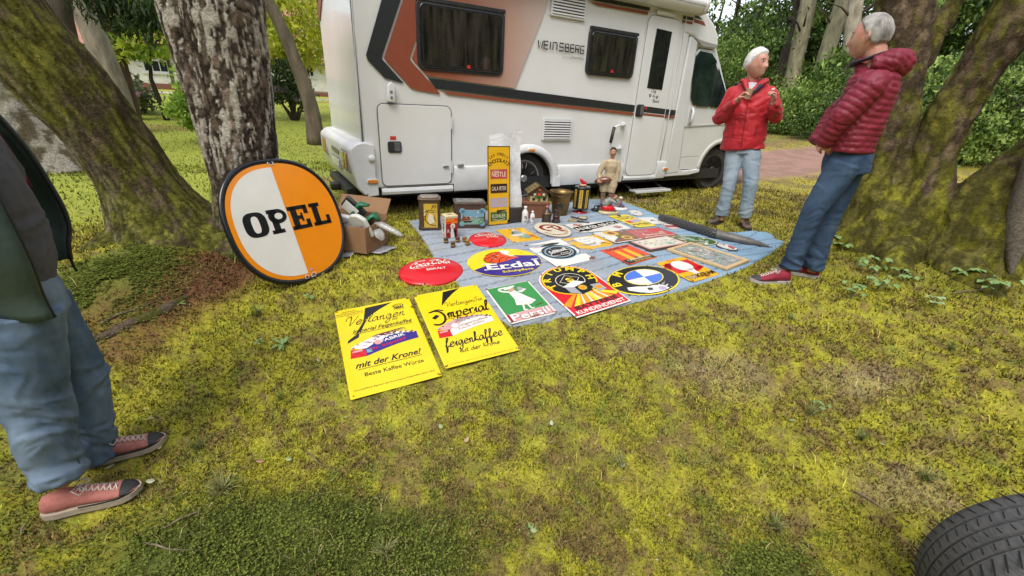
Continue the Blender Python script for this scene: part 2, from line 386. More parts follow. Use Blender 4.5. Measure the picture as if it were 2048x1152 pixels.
def starmoss():
    N = 24000
    x = np.concatenate([rng.normal(-.75, .62, N * 5 // 10), rng.normal(1.0, .12, N // 10), rng.normal(-2.5, .2, N * 4 // 10)]); y = np.concatenate([rng.normal(1.0, .2, N * 5 // 10), rng.normal(1.0, .08, N // 10), rng.normal(2.42, .26, N * 4 // 10)])
    k = (np.hypot(x, y) > .55) & (fbm(x * 5, y * 5, 0, 3, 51) > .40)
    for fx, fy, fr in FEET: k &= np.hypot(x - fx, y - fy) > fr
    x, y = x[k], y[k]; N = len(x); V = []; z = Hd(x, y)
    n = 6; a0 = rng.uniform(0, 6.28, N); R = rng.uniform(.0035, .0065, N) * (1 + .5 * (x < -1.9)); hh = rng.uniform(.006, .018, N)
    Vs = []; Fs = []; cs = []
    base = ground_col(x, y)
    for k in range(n):
        a = a0 + 2 * pi * k / n; w_ = .55
        Vs.append(np.stack([np.stack([x, y, z + hh], -1), np.stack([x + R * np.cos(a - w_) * .5, y + R * np.sin(a - w_) * .5, z + hh + .002], -1), np.stack([x + R * np.cos(a), y + R * np.sin(a), z + hh + .004], -1), np.stack([x + R * np.cos(a + w_) * .5, y + R * np.sin(a + w_) * .5, z + hh + .002], -1)], 1))
    V = np.stack(Vs, 1).reshape(-1, 3); Fc = np.arange(len(V)).reshape(-1, 4)
    col = np.repeat(np.array([[.125, .150, .024]]) * rng.uniform(.5, 2.0, (N, 1)), n * 4, 0)
    o = raw('star_moss', V, Fc, leafm, col=col); o['kind'] = 'stuff'; tag(o, 'dark green star moss cushions at the lower left and by the roots', 'moss')
starmoss()
def litter():
    "dead leaves, bud scales and crumbs lying in the moss"
    N = 1700; r = np.exp(rng.uniform(np.log(.8), np.log(7), N)); a = np.radians(rng.uniform(-58, 58, N)); x, y = r * np.sin(a), r * np.cos(a)
    k = np.ones(N, bool)
    for P in KEEP: k &= ~inpoly(x, y, P)
    x, y = x[k], y[k]; N = len(x); s = rng.uniform(.002, .007, N) * (1 + .25 * np.hypot(x, y)); a = rng.uniform(0, 6.28, N); z = Hd(x, y) + .010
    V = []
    for (px, py, pz) in ((-1, 0, 0), (0, -.5, .25), (1, 0, 0), (0, .5, .3)):
        V.append(np.stack([x + s * (px * np.cos(a) - py * np.sin(a)), y + s * (px * np.sin(a) + py * np.cos(a)), z + s * pz * rng.uniform(-.5, 1.5, N)], -1))
    V = np.stack(V, 1).reshape(-1, 3); Fc = (np.arange(N)[:, None] * 4 + np.array([[0, 1, 2, 3]])); pal = np.array([[.34, .26, .12], [.22, .10, .045], [.42, .36, .22], [.12, .07, .035], [.25, .13, .07], [.28, .32, .14]])
    o = raw('leaf_litter', V, Fc, leafm, col=np.repeat(pal[rng.integers(0, 6, N)] * rng.uniform(.7, 1.3, (N, 1)), 4, 0)); o['kind'] = 'stuff'; tag(o, 'small dead leaves and bud scales scattered over the moss', 'leaf litter')
litter()
def needles():
    N = 4200; x = np.concatenate([rng.normal(-2.05, .18, N // 2), rng.normal(-2.15, .25, N // 4), rng.uniform(.2, 3, N // 4)]); y = np.concatenate([rng.normal(2.75, .3, N // 2), rng.normal(2.1, .2, N // 4), rng.uniform(1.2, 2.4, N // 4)])
    a = rng.uniform(0, 6.28, N); L = rng.uniform(.012, .05, N); z = Hd(x, y) + rng.uniform(.004, .012, N); w_ = .0012
    V = np.stack([np.stack([x - np.sin(a) * w_, y + np.cos(a) * w_, z], -1), np.stack([x + np.sin(a) * w_, y - np.cos(a) * w_, z], -1), np.stack([x + np.cos(a) * L, y + np.sin(a) * L, z + rng.uniform(-.003, .01, N)], -1)], 1).reshape(-1, 3)
    k = np.repeat(~inpoly(x, y, CLOTH), 3)
    V = V[k]; n = len(V) // 3
    o = raw('needle_litter', V, np.arange(3 * n).reshape(n, 3), leafm, col=np.repeat(np.array([[.2, .09, .04]]) * rng.uniform(.5, 2.2, (n, 1)), 3, 0)); o['kind'] = 'stuff'; tag(o, 'brown dry needles and stalks lying at the foot of the trees', 'needles')
needles()
# ================================================================== TREES AND BACKGROUND
def getN(me):
    n = np.empty(len(me.vertices) * 3, np.float32); me.vertices.foreach_get('normal', n); return n.reshape(-1, 3)
def getV(me):
    n = np.empty(len(me.vertices) * 3, np.float32); me.vertices.foreach_get('co', n); return n.reshape(-1, 3)
def fuse(name, mb, voxel, mat, parent=None, smooth=6, disp=None, colf=None, sfac=.5):
    "melts overlapping shapes into one continuous skin"
    me = bpy.data.meshes.new('tmp'); me.from_pydata(mb.v, [], mb.f); me.update()
    t = bpy.data.objects.new('tmp', me); C.objects.link(t)
    bm = bmesh.new(); bm.from_mesh(me); bmesh.ops.recalc_face_normals(bm, faces=bm.faces); bm.to_mesh(me); bm.free()
    r = t.modifiers.new('r', 'REMESH'); r.mode = 'VOXEL'; r.voxel_size = voxel
    if smooth: s_ = t.modifiers.new('s', 'SMOOTH'); s_.iterations = smooth; s_.factor = sfac
    dg = bpy.context.evaluated_depsgraph_get(); out = bpy.data.meshes.new_from_object(t.evaluated_get(dg)); out.name = name
    bpy.data.objects.remove(t); bpy.data.meshes.remove(me)
    if disp is not None:
        V, N = getV(out), getN(out); V = V + N * np.asarray(disp(V, N))[:, None]; out.vertices.foreach_set('co', V.astype(np.float32).ravel()); out.update()
    if colf is not None:
        V, N = getV(out), getN(out); c = np.clip(colf(V, N), .003, .9)
        a = out.color_attributes.new('col', 'FLOAT_COLOR', 'POINT'); a.data.foreach_set('color', np.hstack([c, np.ones((len(c), 1))]).astype(np.float32).ravel())
    out.materials.clear()
    return link(name, out, mat, parent, True)
def mixc(a, b, t): a = np.asarray(a, float); b = np.asarray(b, float); t = np.asarray(t)[:, None]; return a * (1 - t) + b * t
barkm = attr_mat('bark', .9, nscale=45, bscale=38, bstr=1., spec=.12, bdist=.045)
def ridges(V, ax=(0, 0, 1), f=26, st=.22, s=0):
    "ridged bark noise stretched along the stem axis"
    ax = np.array(ax, float); ax /= np.linalg.norm(ax); d = V @ ax; P = V - d[:, None] * ax * (1 - st)
    n = fbm(P[:, 0] * f, P[:, 1] * f, P[:, 2] * f, 4, s); return np.abs(n - .5) * 2
def spl(P, k=5): return [tuple(p) for p in catmull(P, k)]
def stem(mb, P, n=20, k=5):
    q = spl(P, k); mb.tube([p[:3] for p in q], [p[3] for p in q], n)
# --- leaning mossy tree, left
T = empty('leaning_tree', (0, 0, 0), label='thick mossy tree trunk leaning to the left beside the birch', cat='tree')
mb = MB(); P1 = [(-2.63, 3.2, -.25, .50), (-2.68, 3.15, .08, .42), (-2.72, 3.12, .30, .32), (-2.77, 3.08, .58, .25), (-2.86, 3.0, .95, .235), (-2.97, 2.9, 1.27, .24), (-3.12, 2.78, 1.75, .245), (-3.3, 2.62, 2.6, .24), (-3.5, 2.5, 3.8, .2)]
stem(mb, P1, 24)
for pts in ([(-2.6, 3.0, .12, .17), (-2.42, 2.75, .03, .12), (-2.3, 2.5, -.06, .085), (-2.2, 2.3, -.13, .05)], [(-2.4, 3.15, .1, .18), (-2.15, 3.0, -.02, .12), (-2.0, 2.8, -.08, .07), (-1.93, 2.6, -.13, .04)],
            [(-2.85, 2.95, .1, .16), (-2.98, 2.7, .0, .1), (-3.05, 2.4, -.12, .05)], [(-2.45, 3.3, .1, .16), (-2.25, 3.35, .02, .12), (-2.05, 3.3, -.05, .06)]): stem(mb, pts, 12)
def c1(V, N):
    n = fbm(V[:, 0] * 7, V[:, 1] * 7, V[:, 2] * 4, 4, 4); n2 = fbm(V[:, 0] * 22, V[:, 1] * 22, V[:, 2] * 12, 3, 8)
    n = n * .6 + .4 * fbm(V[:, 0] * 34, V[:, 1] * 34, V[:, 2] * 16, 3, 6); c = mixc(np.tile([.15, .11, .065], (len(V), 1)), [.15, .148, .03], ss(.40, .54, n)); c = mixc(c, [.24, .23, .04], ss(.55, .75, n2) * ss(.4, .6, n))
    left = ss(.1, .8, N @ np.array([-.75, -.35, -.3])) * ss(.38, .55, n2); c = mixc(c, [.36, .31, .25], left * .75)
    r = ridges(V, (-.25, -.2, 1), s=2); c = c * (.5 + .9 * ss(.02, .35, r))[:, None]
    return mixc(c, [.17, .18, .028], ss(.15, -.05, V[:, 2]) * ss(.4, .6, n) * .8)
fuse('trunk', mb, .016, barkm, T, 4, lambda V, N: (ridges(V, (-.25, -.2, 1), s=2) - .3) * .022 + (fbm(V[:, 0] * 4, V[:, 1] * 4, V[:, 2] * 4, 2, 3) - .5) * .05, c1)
mb = MB()
for pts in ([(-2.06, 2.42, -.06, .03), (-2.12, 2.25, -.08, .04), (-2.24, 2.05, -.12, .035), (-2.34, 1.92, -.16, .02)], [(-1.98, 2.55, -.1, .02), (-1.95, 2.42, -.12, .022), (-1.93, 2.3, -.16, .012)]): stem(mb, pts, 8)
fuse('surface_root', mb, .008, barkm, T, 3, lambda V, N: (ridges(V, (.4, .8, 0), s=5) - .3) * .012, lambda V, N: mixc(np.tile([.16, .12, .085], (len(V), 1)), [.12, .12, .03], ss(.45, .6, fbm(V[:, 0] * 14, V[:, 1] * 14, V[:, 2] * 14, 3, 5))))
# --- pale patchy trunk behind it
T = empty('background_birch', (0, 0, 0), label='pale patchy leaning trunk far left behind the mossy leaning tree', cat='tree')
mb = MB(); a0 = gp(95, 332); stem(mb, [(a0.x + .15, a0.y, a0.z - .2, .62), (a0.x, a0.y, a0.z + .2, .50), (a0.x - .5, a0.y - .3, a0.z + 1, .42), (a0.x - 1.0, a0.y - .6, a0.z + 2.2, .40), (a0.x - 1.8, a0.y - 1, a0.z + 4.5, .36)], 20)
def cb(V, N):
    r = fbm(V[:, 0] * 9, V[:, 1] * 9, V[:, 2] * 5, 4, 12); c = mixc(np.tile([.12, .095, .06], (len(V), 1)), [.36, .33, .27], ss(.50, .56, r)); return mixc(c, [.2, .2, .06], ss(.5, .7, fbm(V[:, 0] * 3, V[:, 1] * 3, V[:, 2] * 3, 3, 14)) * .4)
fuse('trunk', mb, .035, barkm, T, 3, lambda V, N: (ridges(V, s=6, f=12) - .3) * .05, cb)
# --- the birch the round sign leans on
T = empty('birch_tree', (0, 0, 0), label='birch trunk with peeling white bark behind the round orange sign', cat='tree')
P2 = [(-2.20, 3.36, -.3, .40), (-2.18, 3.34, -.02, .31), (-2.15, 3.34, .2, .265), (-2.11, 3.34, .6, .235), (-2.08, 3.35, 1.1, .235), (-2.07, 3.35, 1.5, .25), (-2.06, 3.36, 1.9, .27), (-2.06, 3.36, 2.6, .25), (-2.0, 3.4, 4.0, .2)]
mb = MB(); stem(mb, P2, 28)
for pts in ([(-2.0, 3.2, .02, .12), (-1.85, 3.02, -.08, .06)], [(-2.3, 3.15, .02, .12), (-2.32, 2.95, -.04, .06), (-2.25, 2.8, -.1, .03)], [(-2.0, 3.5, .02, .12), (-1.8, 3.6, -.04, .05)]): stem(mb, pts, 10)
# second, slimmer stem growing with it on the left (drawn apart higher up)
stem(mb, [(-2.20, 3.27, .2, .12), (-2.24, 3.25, .9, .11), (-2.29, 3.25, 1.6, .12), (-2.34, 3.24, 2.3, .12), (-2.45, 3.2, 3.6, .1)], 14)
def birch_f(V):
    a = np.arctan2(V[:, 1] - 3.35, V[:, 0] + 2.09) * 2.4; w_ = fbm(a * 2.5, V[:, 2] * 5, 0, 3, 19) * 2.2; return fbm(a * 2.0 + 5 + w_, V[:, 2] * 5.5 + w_, V[:, 0] * .5, 3, 22) * .50 + fbm(a * 6 + w_, V[:, 2] * 12, 0, 4, 25) * .50 - .045
def c2(V, N):
    f = birch_f(V); up = ss(.15, .9, V[:, 2]); base = mixc(np.tile([.115, .085, .062], (len(V), 1)), [.22, .17, .135], ss(.4, .6, fbm(V[:, 0] * 16, V[:, 1] * 16, V[:, 2] * 6, 3, 27)))
    base = mixc(base, [.17, .17, .05], ss(.85, .1, V[:, 2]) * ss(.38, .6, fbm(V[:, 0] * 6, V[:, 1] * 6, V[:, 2] * 6, 3, 29)) * .9)
    w_ = ss(.502, .516, f) * up
    white = mixc(np.tile([.66, .61, .53], (len(V), 1)), [.52, .46, .39], ss(.35, .65, fbm(V[:, 0] * 8, V[:, 1] * 8, V[:, 2] * 40, 3, 33)))
    r = ridges(V, s=2, f=24, st=.62); base = base * (.30 + 1.15 * ss(.02, .38, r))[:, None]
    return mixc(base, white, w_)
fuse('trunk', mb, .012, barkm, T, 3, lambda V, N: (ridges(V, s=2, f=24, st=.62) - .3) * .017 * (1 - .8 * ss(.51, .55, birch_f(V)) * ss(.15, .9, V[:, 2])) + ss(.502, .516, birch_f(V)) * ss(.15, .9, V[:, 2]) * .004, c2)
# --- many-stemmed tree, right
T = empty('many_stemmed_tree', (0, 0, 0), label='huge mossy tree with several stems right of the man in the burgundy jacket', cat='tree')
mb = MB()
A = [(3.62, 4.05, -.3, .52), (3.56, 4.08, .15, .42), (3.50, 4.13, .45, .31), (3.44, 4.2, .75, .22), (3.40, 4.24, 1.1, .185), (3.32, 4.30, 1.6, .18), (3.2, 4.4, 2.2, .2), (3.1, 4.5, 3.4, .18)]
stem(mb, A, 20)
stem(mb, [(3.36, 4.28, 1.35, .09), (3.52, 4.36, 1.75, .075), (3.72, 4.5, 2.25, .07), (4.0, 4.7, 3.2, .06)], 12)
stem(mb, [(3.78, 3.95, -.1, .40), (3.72, 3.95, .35, .30), (3.66, 3.98, .8, .17), (3.66, 4.0, 1.1, .165), (3.70, 3.98, 1.54, .175), (3.76, 3.95, 2.05, .185), (3.9, 3.9, 3.2, .17)], 20)
stem(mb, [(4.05, 3.65, -.2, .40), (4.02, 3.66, .25, .36), (4.02, 3.66, .6, .30), (4.16, 3.60, .95, .26), (4.38, 3.5, 1.35, .25), (4.75, 3.3, 2.0, .24), (5.2, 3.1, 3.0, .2)], 20)
for pts in ([(3.6, 3.9, .1, .25), (3.35, 3.62, .06, .15), (3.2, 3.35, 0, .08), (3.1, 3.15, -.04, .04)], [(3.85, 3.75, .1, .26), (3.75, 3.45, .08, .17), (3.7, 3.15, .02, .1), (3.65, 2.9, -.03, .05)],
            [(4.1, 3.6, .1, .24), (4.15, 3.3, .06, .15), (4.25, 3.05, 0, .09), (4.3, 2.8, -.05, .04)], [(3.3, 4.1, .12, .2), (3.05, 4.05, .06, .1), (2.9, 3.95, 0, .05)]): stem(mb, pts, 12)
def c5(V, N):
    n = fbm(V[:, 0] * 4, V[:, 1] * 4, V[:, 2] * 3, 4, 41); n2 = fbm(V[:, 0] * 16, V[:, 1] * 16, V[:, 2] * 10, 3, 43)
    c = mixc(np.tile([.27, .19, .13], (len(V), 1)), [.17, .12, .08], ss(.4, .6, n2)); c = mixc(c, [.27, .22, .17], ss(.58, .7, n2) * ss(.9, 1.6, V[:, 2]) * .6)
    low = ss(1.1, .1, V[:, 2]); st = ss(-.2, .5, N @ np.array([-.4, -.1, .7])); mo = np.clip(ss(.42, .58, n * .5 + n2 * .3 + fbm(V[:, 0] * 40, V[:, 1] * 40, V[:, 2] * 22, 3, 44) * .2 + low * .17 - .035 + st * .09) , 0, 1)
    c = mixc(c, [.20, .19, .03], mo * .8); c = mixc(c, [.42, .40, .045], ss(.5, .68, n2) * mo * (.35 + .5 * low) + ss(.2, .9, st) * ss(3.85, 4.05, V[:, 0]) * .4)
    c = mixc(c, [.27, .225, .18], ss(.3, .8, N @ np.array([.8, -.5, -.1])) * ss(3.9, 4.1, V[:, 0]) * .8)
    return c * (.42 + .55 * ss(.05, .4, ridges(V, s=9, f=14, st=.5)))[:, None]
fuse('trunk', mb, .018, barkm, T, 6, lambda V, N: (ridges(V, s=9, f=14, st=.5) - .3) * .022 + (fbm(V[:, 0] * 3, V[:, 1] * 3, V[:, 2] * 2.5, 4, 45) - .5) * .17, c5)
mb = MB(); q_ = [at(x, y, 5.2) for x, y in ((2020, 556), (2024, 520), (2036, 460), (2062, 390), (2100, 300), (2160, 150), (2260, -200), (2400, -700))]; stem(mb, [(*p, r_) for p, r_ in zip(q_, (.012, .045, .085, .105, .12, .13, .13, .12))], 18)
fuse('smooth_stem', mb, .02, barkm, T, 8, None, lambda V, N: mixc(np.tile([.25, .215, .175], (len(V), 1)), [.2, .18, .11], ss(.5, .7, fbm(V[:, 0] * 5, V[:, 1] * 5, V[:, 2] * 2, 3, 47))))

# --- foliage
leaf2 = attr_mat('leaf', .55, transl=.35, spec=.35)
def leaves(name, parent, blobs, n, size, pal, clump=.25, mat=None, seed=0, asp=.5, smooth_=0, droop=.0, stuff=True, fill=0.35):
    r_ = np.random.default_rng(seed + 100); P = []; K = []
    vol = np.array([b[1][0] * b[1][1] * b[1][2] for b in blobs]) ** .8; vol = vol / vol.sum()
    for (c, r), v in zip(blobs, vol):
        m = int(n * v) + 1; nc = max(3, m // 45)
        d = r_.normal(size=(nc, 3)); d /= np.linalg.norm(d, axis=1)[:, None]; rad = (fill + (1 - fill) * r_.random(nc)) ** .6
        cc = np.array(c) + d * rad[:, None] * np.array(r); i = r_.integers(0, nc, m)
        e = r_.normal(size=(m, 3)) * clump * np.array([1, 1, .55]) ; P.append(cc[i] + e); K.append(i + 1000 * len(K))
    P = np.vstack(P); K = np.concatenate(K); N = len(P)
    s = size * r_.uniform(.6, 1.35, N); a = r_.uniform(0, 2 * pi, N); nz = r_.uniform(.1, 1, N); b = r_.uniform(0, 2 * pi, N)
    nrm = np.stack([np.cos(b) * np.sqrt(1 - nz ** 2), np.sin(b) * np.sqrt(1 - nz ** 2), nz], -1)
    t = np.cross(nrm, np.stack([np.cos(a), np.sin(a), np.zeros(N)], -1)); t /= np.linalg.norm(t, axis=1)[:, None] + 1e-9; t[:, 2] -= droop; q = np.cross(nrm, t)
    V = np.stack([P - t * s[:, None], P + q * (s * asp)[:, None] + nrm * (s * .12)[:, None], P + t * s[:, None], P - q * (s * asp)[:, None] + nrm * (s * .12)[:, None]], 1).reshape(-1, 3)
    pal = np.array(pal); kc = r_.integers(0, len(pal), 100000)[K % 100000]; col = pal[kc] * .65 + pal[r_.integers(0, len(pal), N)] * .35
    col = col * r_.uniform(.7, 1.35, (N, 1))
    o = raw(name, V, np.arange(4 * N).reshape(N, 4), mat or leaf2, parent, col=np.repeat(np.clip(col, 0, .8), 4, 0))
    if stuff: o['kind'] = 'stuff'
    return o
def tr(P, name='trunk', parent=None, col=(.2, .17, .12), n=10, vox=None):
    mb = MB(); stem(mb, P, n, 4); k = name + str(col)
    return mb.build(name, M('bark_' + k, col, .9, col2=tuple(c * .5 for c in col), scale=9, bscale=30, bstr=.6, bdist=.03, stretch=(1, 1, .3)), parent, smooth=True)
GR = [(.13, .22, .04), (.20, .31, .06), (.08, .14, .03), (.05, .09, .022), (.28, .40, .08)]
DK = [(.035, .065, .02), (.05, .09, .022), (.02, .04, .014)]
YG = [(.62, .62, .06), (.50, .55, .06), (.70, .68, .10), (.36, .46, .06)]
LG = [(.30, .46, .07), (.38, .52, .08), (.22, .36, .06)]
def ptr(x, y, r): return tuple(at(x, y, r))
# three pale beech trunks, dark one and thin ones in the wood
for nm, lab, rows, col in (('beech_tree', 'pale slanting trunk in the wood, nearest to the man in the red jacket', [(1572, 215, 22, .30), (1586, 146, 22, .29), (1603, 70, 22, .28), (1618, 0, 22, .27), (1650, -160, 22.3, .25)], (.40, .36, .22)),
                           ('beech_tree', 'pale slanting trunk in the wood, middle of the three behind the two men', [(1626, 215, 21.5, .29), (1649, 122, 21.5, .28), (1668, 60, 21.5, .27), (1687, 0, 21.5, .27), (1725, -150, 22, .24)], (.36, .33, .20)),
                           ('beech_tree', 'pale trunk rising just behind the head of the man in the burgundy jacket', [(1690, 200, 20, .25), (1697, 120, 20, .24), (1706, 40, 20, .23), (1712, 0, 20, .22), (1730, -150, 20.3, .2)], (.38, .33, .24)),
                           ('dark_tree', 'dark ivy covered trunk in the wood left of the pale trunks', [(1560, 190, 25, .32), (1572, 120, 25, .3), (1590, 50, 25, .28), (1600, 0, 25, .26), (1620, -130, 25, .24)], (.07, .055, .04)),
                           ('thin_tree', 'thin dark forked tree against the sky above the man in the red jacket', [(1500, 200, 27, .16), (1505, 100, 27, .14), (1512, 40, 27, .12), (1530, 0, 27, .1), (1550, -100, 27, .08)], (.08, .07, .05)),
                           ('thin_tree', 'thin dark tree close beside the front of the camper roof', [(1440, 200, 26, .14), (1456, 100, 26, .12), (1470, 40, 26, .11), (1478, 0, 26, .1), (1490, -100, 26, .08)], (.09, .08, .05))):
    T = empty(nm, label=lab, cat='tree', group='trunks in the wood behind the road'); pts = [(*ptr(x, y, r), w_) for x, y, r, w_ in rows]
    pts[0] = (pts[0][0], pts[0][1], float(H(pts[0][0], pts[0][1])) - .1, pts[0][3] * 1.25)
    tr(pts, parent=T, col=col)
    mb = MB()
    for k in range(7):
        i = random.randint(2, len(pts) - 1); p = Vector(pts[i][:3]); d = Vector((random.uniform(-1, 1), random.uniform(-.5, .5), random.uniform(.1, .7))).normalized(); L = random.uniform(1, 2.4)
        mb.tube([p, p + d * L * .5 + Vector((0, 0, .1)), p + d * L], [.05, .03, .008], 6)
    mb.build('branch', MATS.get('bark_trunk(0.07, 0.055, 0.04)') or M('bark_twig', (.08, .06, .04), .9), T, smooth=True)
    c = Vector(pts[-1][:3]); leaves('crown', T, [((c.x, c.y, c.z + 2.0), (2.4, 1.8, 1.6))], 2500, .11, GR, .4, seed=int(rows[0][0]))
# shrubs of the wood edge
shr = [(1425, 205, 19, 1.1, 1.8), (1470, 170, 21, 1.5, 2.5), (1530, 195, 22, 1.6, 1.3), (1590, 212, 19, 1.2, 1.0), (1640, 205, 19.5, 1.2, 1.5), (1690, 222, 18, 1.2, .9), (1740, 205, 20, 1.4, 1.5), (1860, 225, 16, 1.2, 1.2), (1905, 200, 17, 1.3, 1.5), (1955, 235, 15, 1.1, 1.1), (2005, 215, 16, 1.5, 1.6), (2060, 225, 15, 1.4, 1.4)]
wh_ = ['beside the cab of the camper', 'behind the head of the man in red', 'right of the man in red, tallest', 'at the foot of the nearest pale trunk', 'between the two slanting pale trunks', 'left of the face of the man in burgundy', 'behind the man in burgundy', 'between the first two stems of the mossy tree', 'behind the thin side stem of the mossy tree', 'low, seen through the fork of the mossy tree', 'right of the leaning brown stem', 'at the right edge of the picture']
for i, (x, y, r, a, b) in enumerate(shr):
    c = at(x, y, r); gz = float(H(c.x, c.y)); T = empty('woodland_shrub', (c.x, c.y, gz), label='leafy green woodland shrub ' + wh_[i], cat='shrub', group='shrubs at the edge of the wood')
    mb = MB()
    for k in range(6): mb.tube([(0, 0, -.05), (random.uniform(-.3, .3) * a, random.uniform(-.3, .3), b * .6), (random.uniform(-.8, .8) * a, random.uniform(-.5, .5), b * 1.3)], [.03, .02, .008], 5)
    mb.build('stem', M('bark_twig', (.09, .07, .045), .9), T)
    leaves('foliage', T, [((0, 0, b * .8), (a, a * .8, b * .85)), ((a * .5, .2, b * 1.3), (a * .7, a * .6, b * .6)), ((-a * .6, -.1, b * .5), (a * .7, a * .6, b * .5))], 6500, (.050, .066, .045)[i % 3], ([GR, GR + [(.36, .48, .12)] * 3, DK + GR[:3]])[(i * 2 + i // 3) % 3], (.15, .24, .19)[i % 3], seed=i, droop=(0, .35, .1)[i % 3])
# taller trees behind
tl = [(1420, 120, 26, 2.2, 2.6), (1490, 150, 27, 2.4, 2.0), (1560, 110, 28, 2.4, 2.0), (1600, 60, 29, 2.2, 2.6), (1650, 110, 27, 2.4, 2.8), (1700, 60, 27, 2.0, 3.0), (1760, 110, 25, 2.4, 3.0), (1880, 90, 24, 2.6, 3.4), (1950, 110, 23, 2.4, 3.2), (1990, 40, 25, 2.4, 3.0), (2060, 90, 23, 2.6, 3.4)]
pl_ = ['behind the camper cab', 'low behind the man in red', 'right of the sky gap', 'behind the dark trunk', 'behind the pale trunks', 'behind the third pale trunk', 'behind the mossy tree stem', 'between the stems of the mossy tree', 'right of the thin side stem', 'high between the leaning stems', 'at the far right edge']
for i, (x, y, r, a, b) in enumerate(tl):
    c = at(x, y, r); gz = float(H(c.x, c.y)); T = empty('broadleaf_tree', (c.x, c.y, gz), label='dense green broadleaf tree ' + pl_[i], cat='tree', group='tall green trees in the wood')
    z = c.z - gz; tr([(0, 0, -.1, .2), (.1, 0, z * .5, .16), (0, .1, z, .1), (.1, 0, z + b, .04)], parent=T, col=(.09, .075, .05), n=8)
    leaves('crown', T, [((0, 0, z), (a, a * .8, b)), ((a * .5, 0, z - b * .5), (a * .7, a * .7, b * .5)), ((-a * .5, .2, z + b * .4), (a * .7, a * .6, b * .5))], 7500, .10, GR + DK + [(.18, .27, .05), (.26, .36, .08)], .26, seed=40 + i)
# far wood closing the view
def far_wood(name, az0, az1, r, z0, z1, n, size, pal, lab, seed):
    q = np.random.default_rng(seed); a = np.radians(q.uniform(az0, az1, n)); rr_ = r + q.uniform(0, 5, n); hh = (z1 - z0) * (.75 + .5 * fbm(a * 14, 0, 0, 3, seed)); z = z0 + hh * q.random(n) ** .9
    x, y = rr_ * np.sin(a), rr_ * np.cos(a); o = leaves(name, None, [((0, 0, 0), (.1, .1, .1))], 10, .1, pal, seed=seed); bpy.data.objects.remove(o)
    s = size * q.uniform(.6, 1.4, n); P = np.stack([x, y, z], -1); u = q.normal(size=(n, 3)); u /= np.linalg.norm(u, axis=1)[:, None]; v = np.cross(u, q.normal(size=(n, 3))); v /= np.linalg.norm(v, axis=1)[:, None]
    V = np.stack([P - u * s[:, None], P + v * s[:, None] * .6, P + u * s[:, None], P - v * s[:, None] * .6], 1).reshape(-1, 3)
    cl = fbm(a * 60, z * 1.3, 0, 3, seed + 3); pal = np.array(pal); col = pal[np.clip(((cl - .25) * 2 * len(pal)).astype(int), 0, len(pal) - 1)] * q.uniform(.6, 1.4, (n, 1))
    o = raw(name, V, np.arange(4 * n).reshape(n, 4), leaf2, col=np.repeat(col, 4, 0)); o['kind'] = 'stuff'; tag(o, lab, 'woodland')
far_wood('far_wood', 22, 62, 33, .6, 5.2, 42000, .24, DK + [(.06, .10, .03), (.09, .14, .035)], 'dark far wood closing the view behind the road', 5)
far_wood('far_trees', -72, 24, 52, .6, 9, 24000, .5, DK + GR, 'far trees closing the view beyond the house and lawn', 8)
far_wood('wood_behind_camera', 70, 290, 22, 0, 12, 45000, .55, DK + GR, 'wood on the side of the clearing behind the photographer', 6)
# --- left background: thin trees
for nm, lab, rows, col in (('slender_tree', 'slender grey brown tree leaning between the birch and the camper', [(628, 256, None, .19), (622, 215, 0, .15), (588, 115, 0, .125), (560, 50, 0, .115), (535, 0, 0, .11), (480, -120, 0, .1)], (.17, .13, .085)),
                           ('grey_tree', 'pale grey slanting trunk upper left between the mossy tree and the hanging branches', [(240, 222, None, .26), (232, 185, 0, .21), (212, 130, 0, .2), (185, 60, 0, .19), (157, 0, 0, .18), (100, -120, 0, .16)], (.34, .29, .22)),
                           ('brown_tree', 'darker brown trunk just behind the pale grey slanting trunk', [(245, 205, None, .28), (235, 150, 0, .24), (215, 80, 0, .23), (203, 30, 0, .22), (180, -80, 0, .2)], (.14, .09, .07))):
    b = gp(rows[0][0], rows[0][1]); r0 = hypot(b.x, b.y)
    if nm == 'slender_tree': r0 = 10.5
    if nm == 'grey_tree': r0 = 12
    if nm == 'brown_tree': r0 = 14
    T = empty(nm, label=lab, cat='tree'); pts = []
    for k, (x, y, _, w_) in enumerate(rows): p = at(x, y, r0); pts.append((p.x, p.y, p.z if k else float(H(p.x, p.y)) - .05, w_))
    tr(pts, parent=T, col=col, n=14); c = Vector(pts[-1][:3]); leaves('crown', T, [((c.x, c.y, c.z + 2.2), (1.8, 1.6, 1.4))], 1800, .09, GR, .3, seed=len(nm))
# --- conifer boughs hanging in from the top
T = empty('conifer', label='dark conifer boughs hanging in over the house, upper left', cat='tree')
cb_ = at(250, -60, 9.5); cg = at(150, 120, 9.8); tr([(cg.x, cg.y, float(H(cg.x, cg.y)) - .1, .15), (cg.x, cg.y, 2, .14), (cb_.x - .4, cb_.y, cb_.z + 1, .11)], parent=T, col=(.08, .06, .04))
bl = []
for (x, y) in ((205, 10), (225, 40), (250, 20), (262, 60), (285, 35), (300, 78), (318, 45), (325, 10), (290, 5), (180, 5)):
    p = at(x, y - 8, 9.3); bl.append(((p.x, p.y, p.z), (.24, .22, .13)))
leaves('bough', T, bl, 2600, .050, DK + [(.05, .075, .02)], .09, seed=77, asp=.22, droop=.5)
mb = MB()
for (c, r) in bl: mb.tube([(cb_.x, cb_.y, cb_.z + .3), ((cb_.x + c[0]) / 2, (cb_.y + c[1]) / 2, (cb_.z + .5 + c[2]) / 2), c], [.03, .02, .006], 5)
mb.build('branch', M('bark_twig', (.09, .07, .045), .9), T)
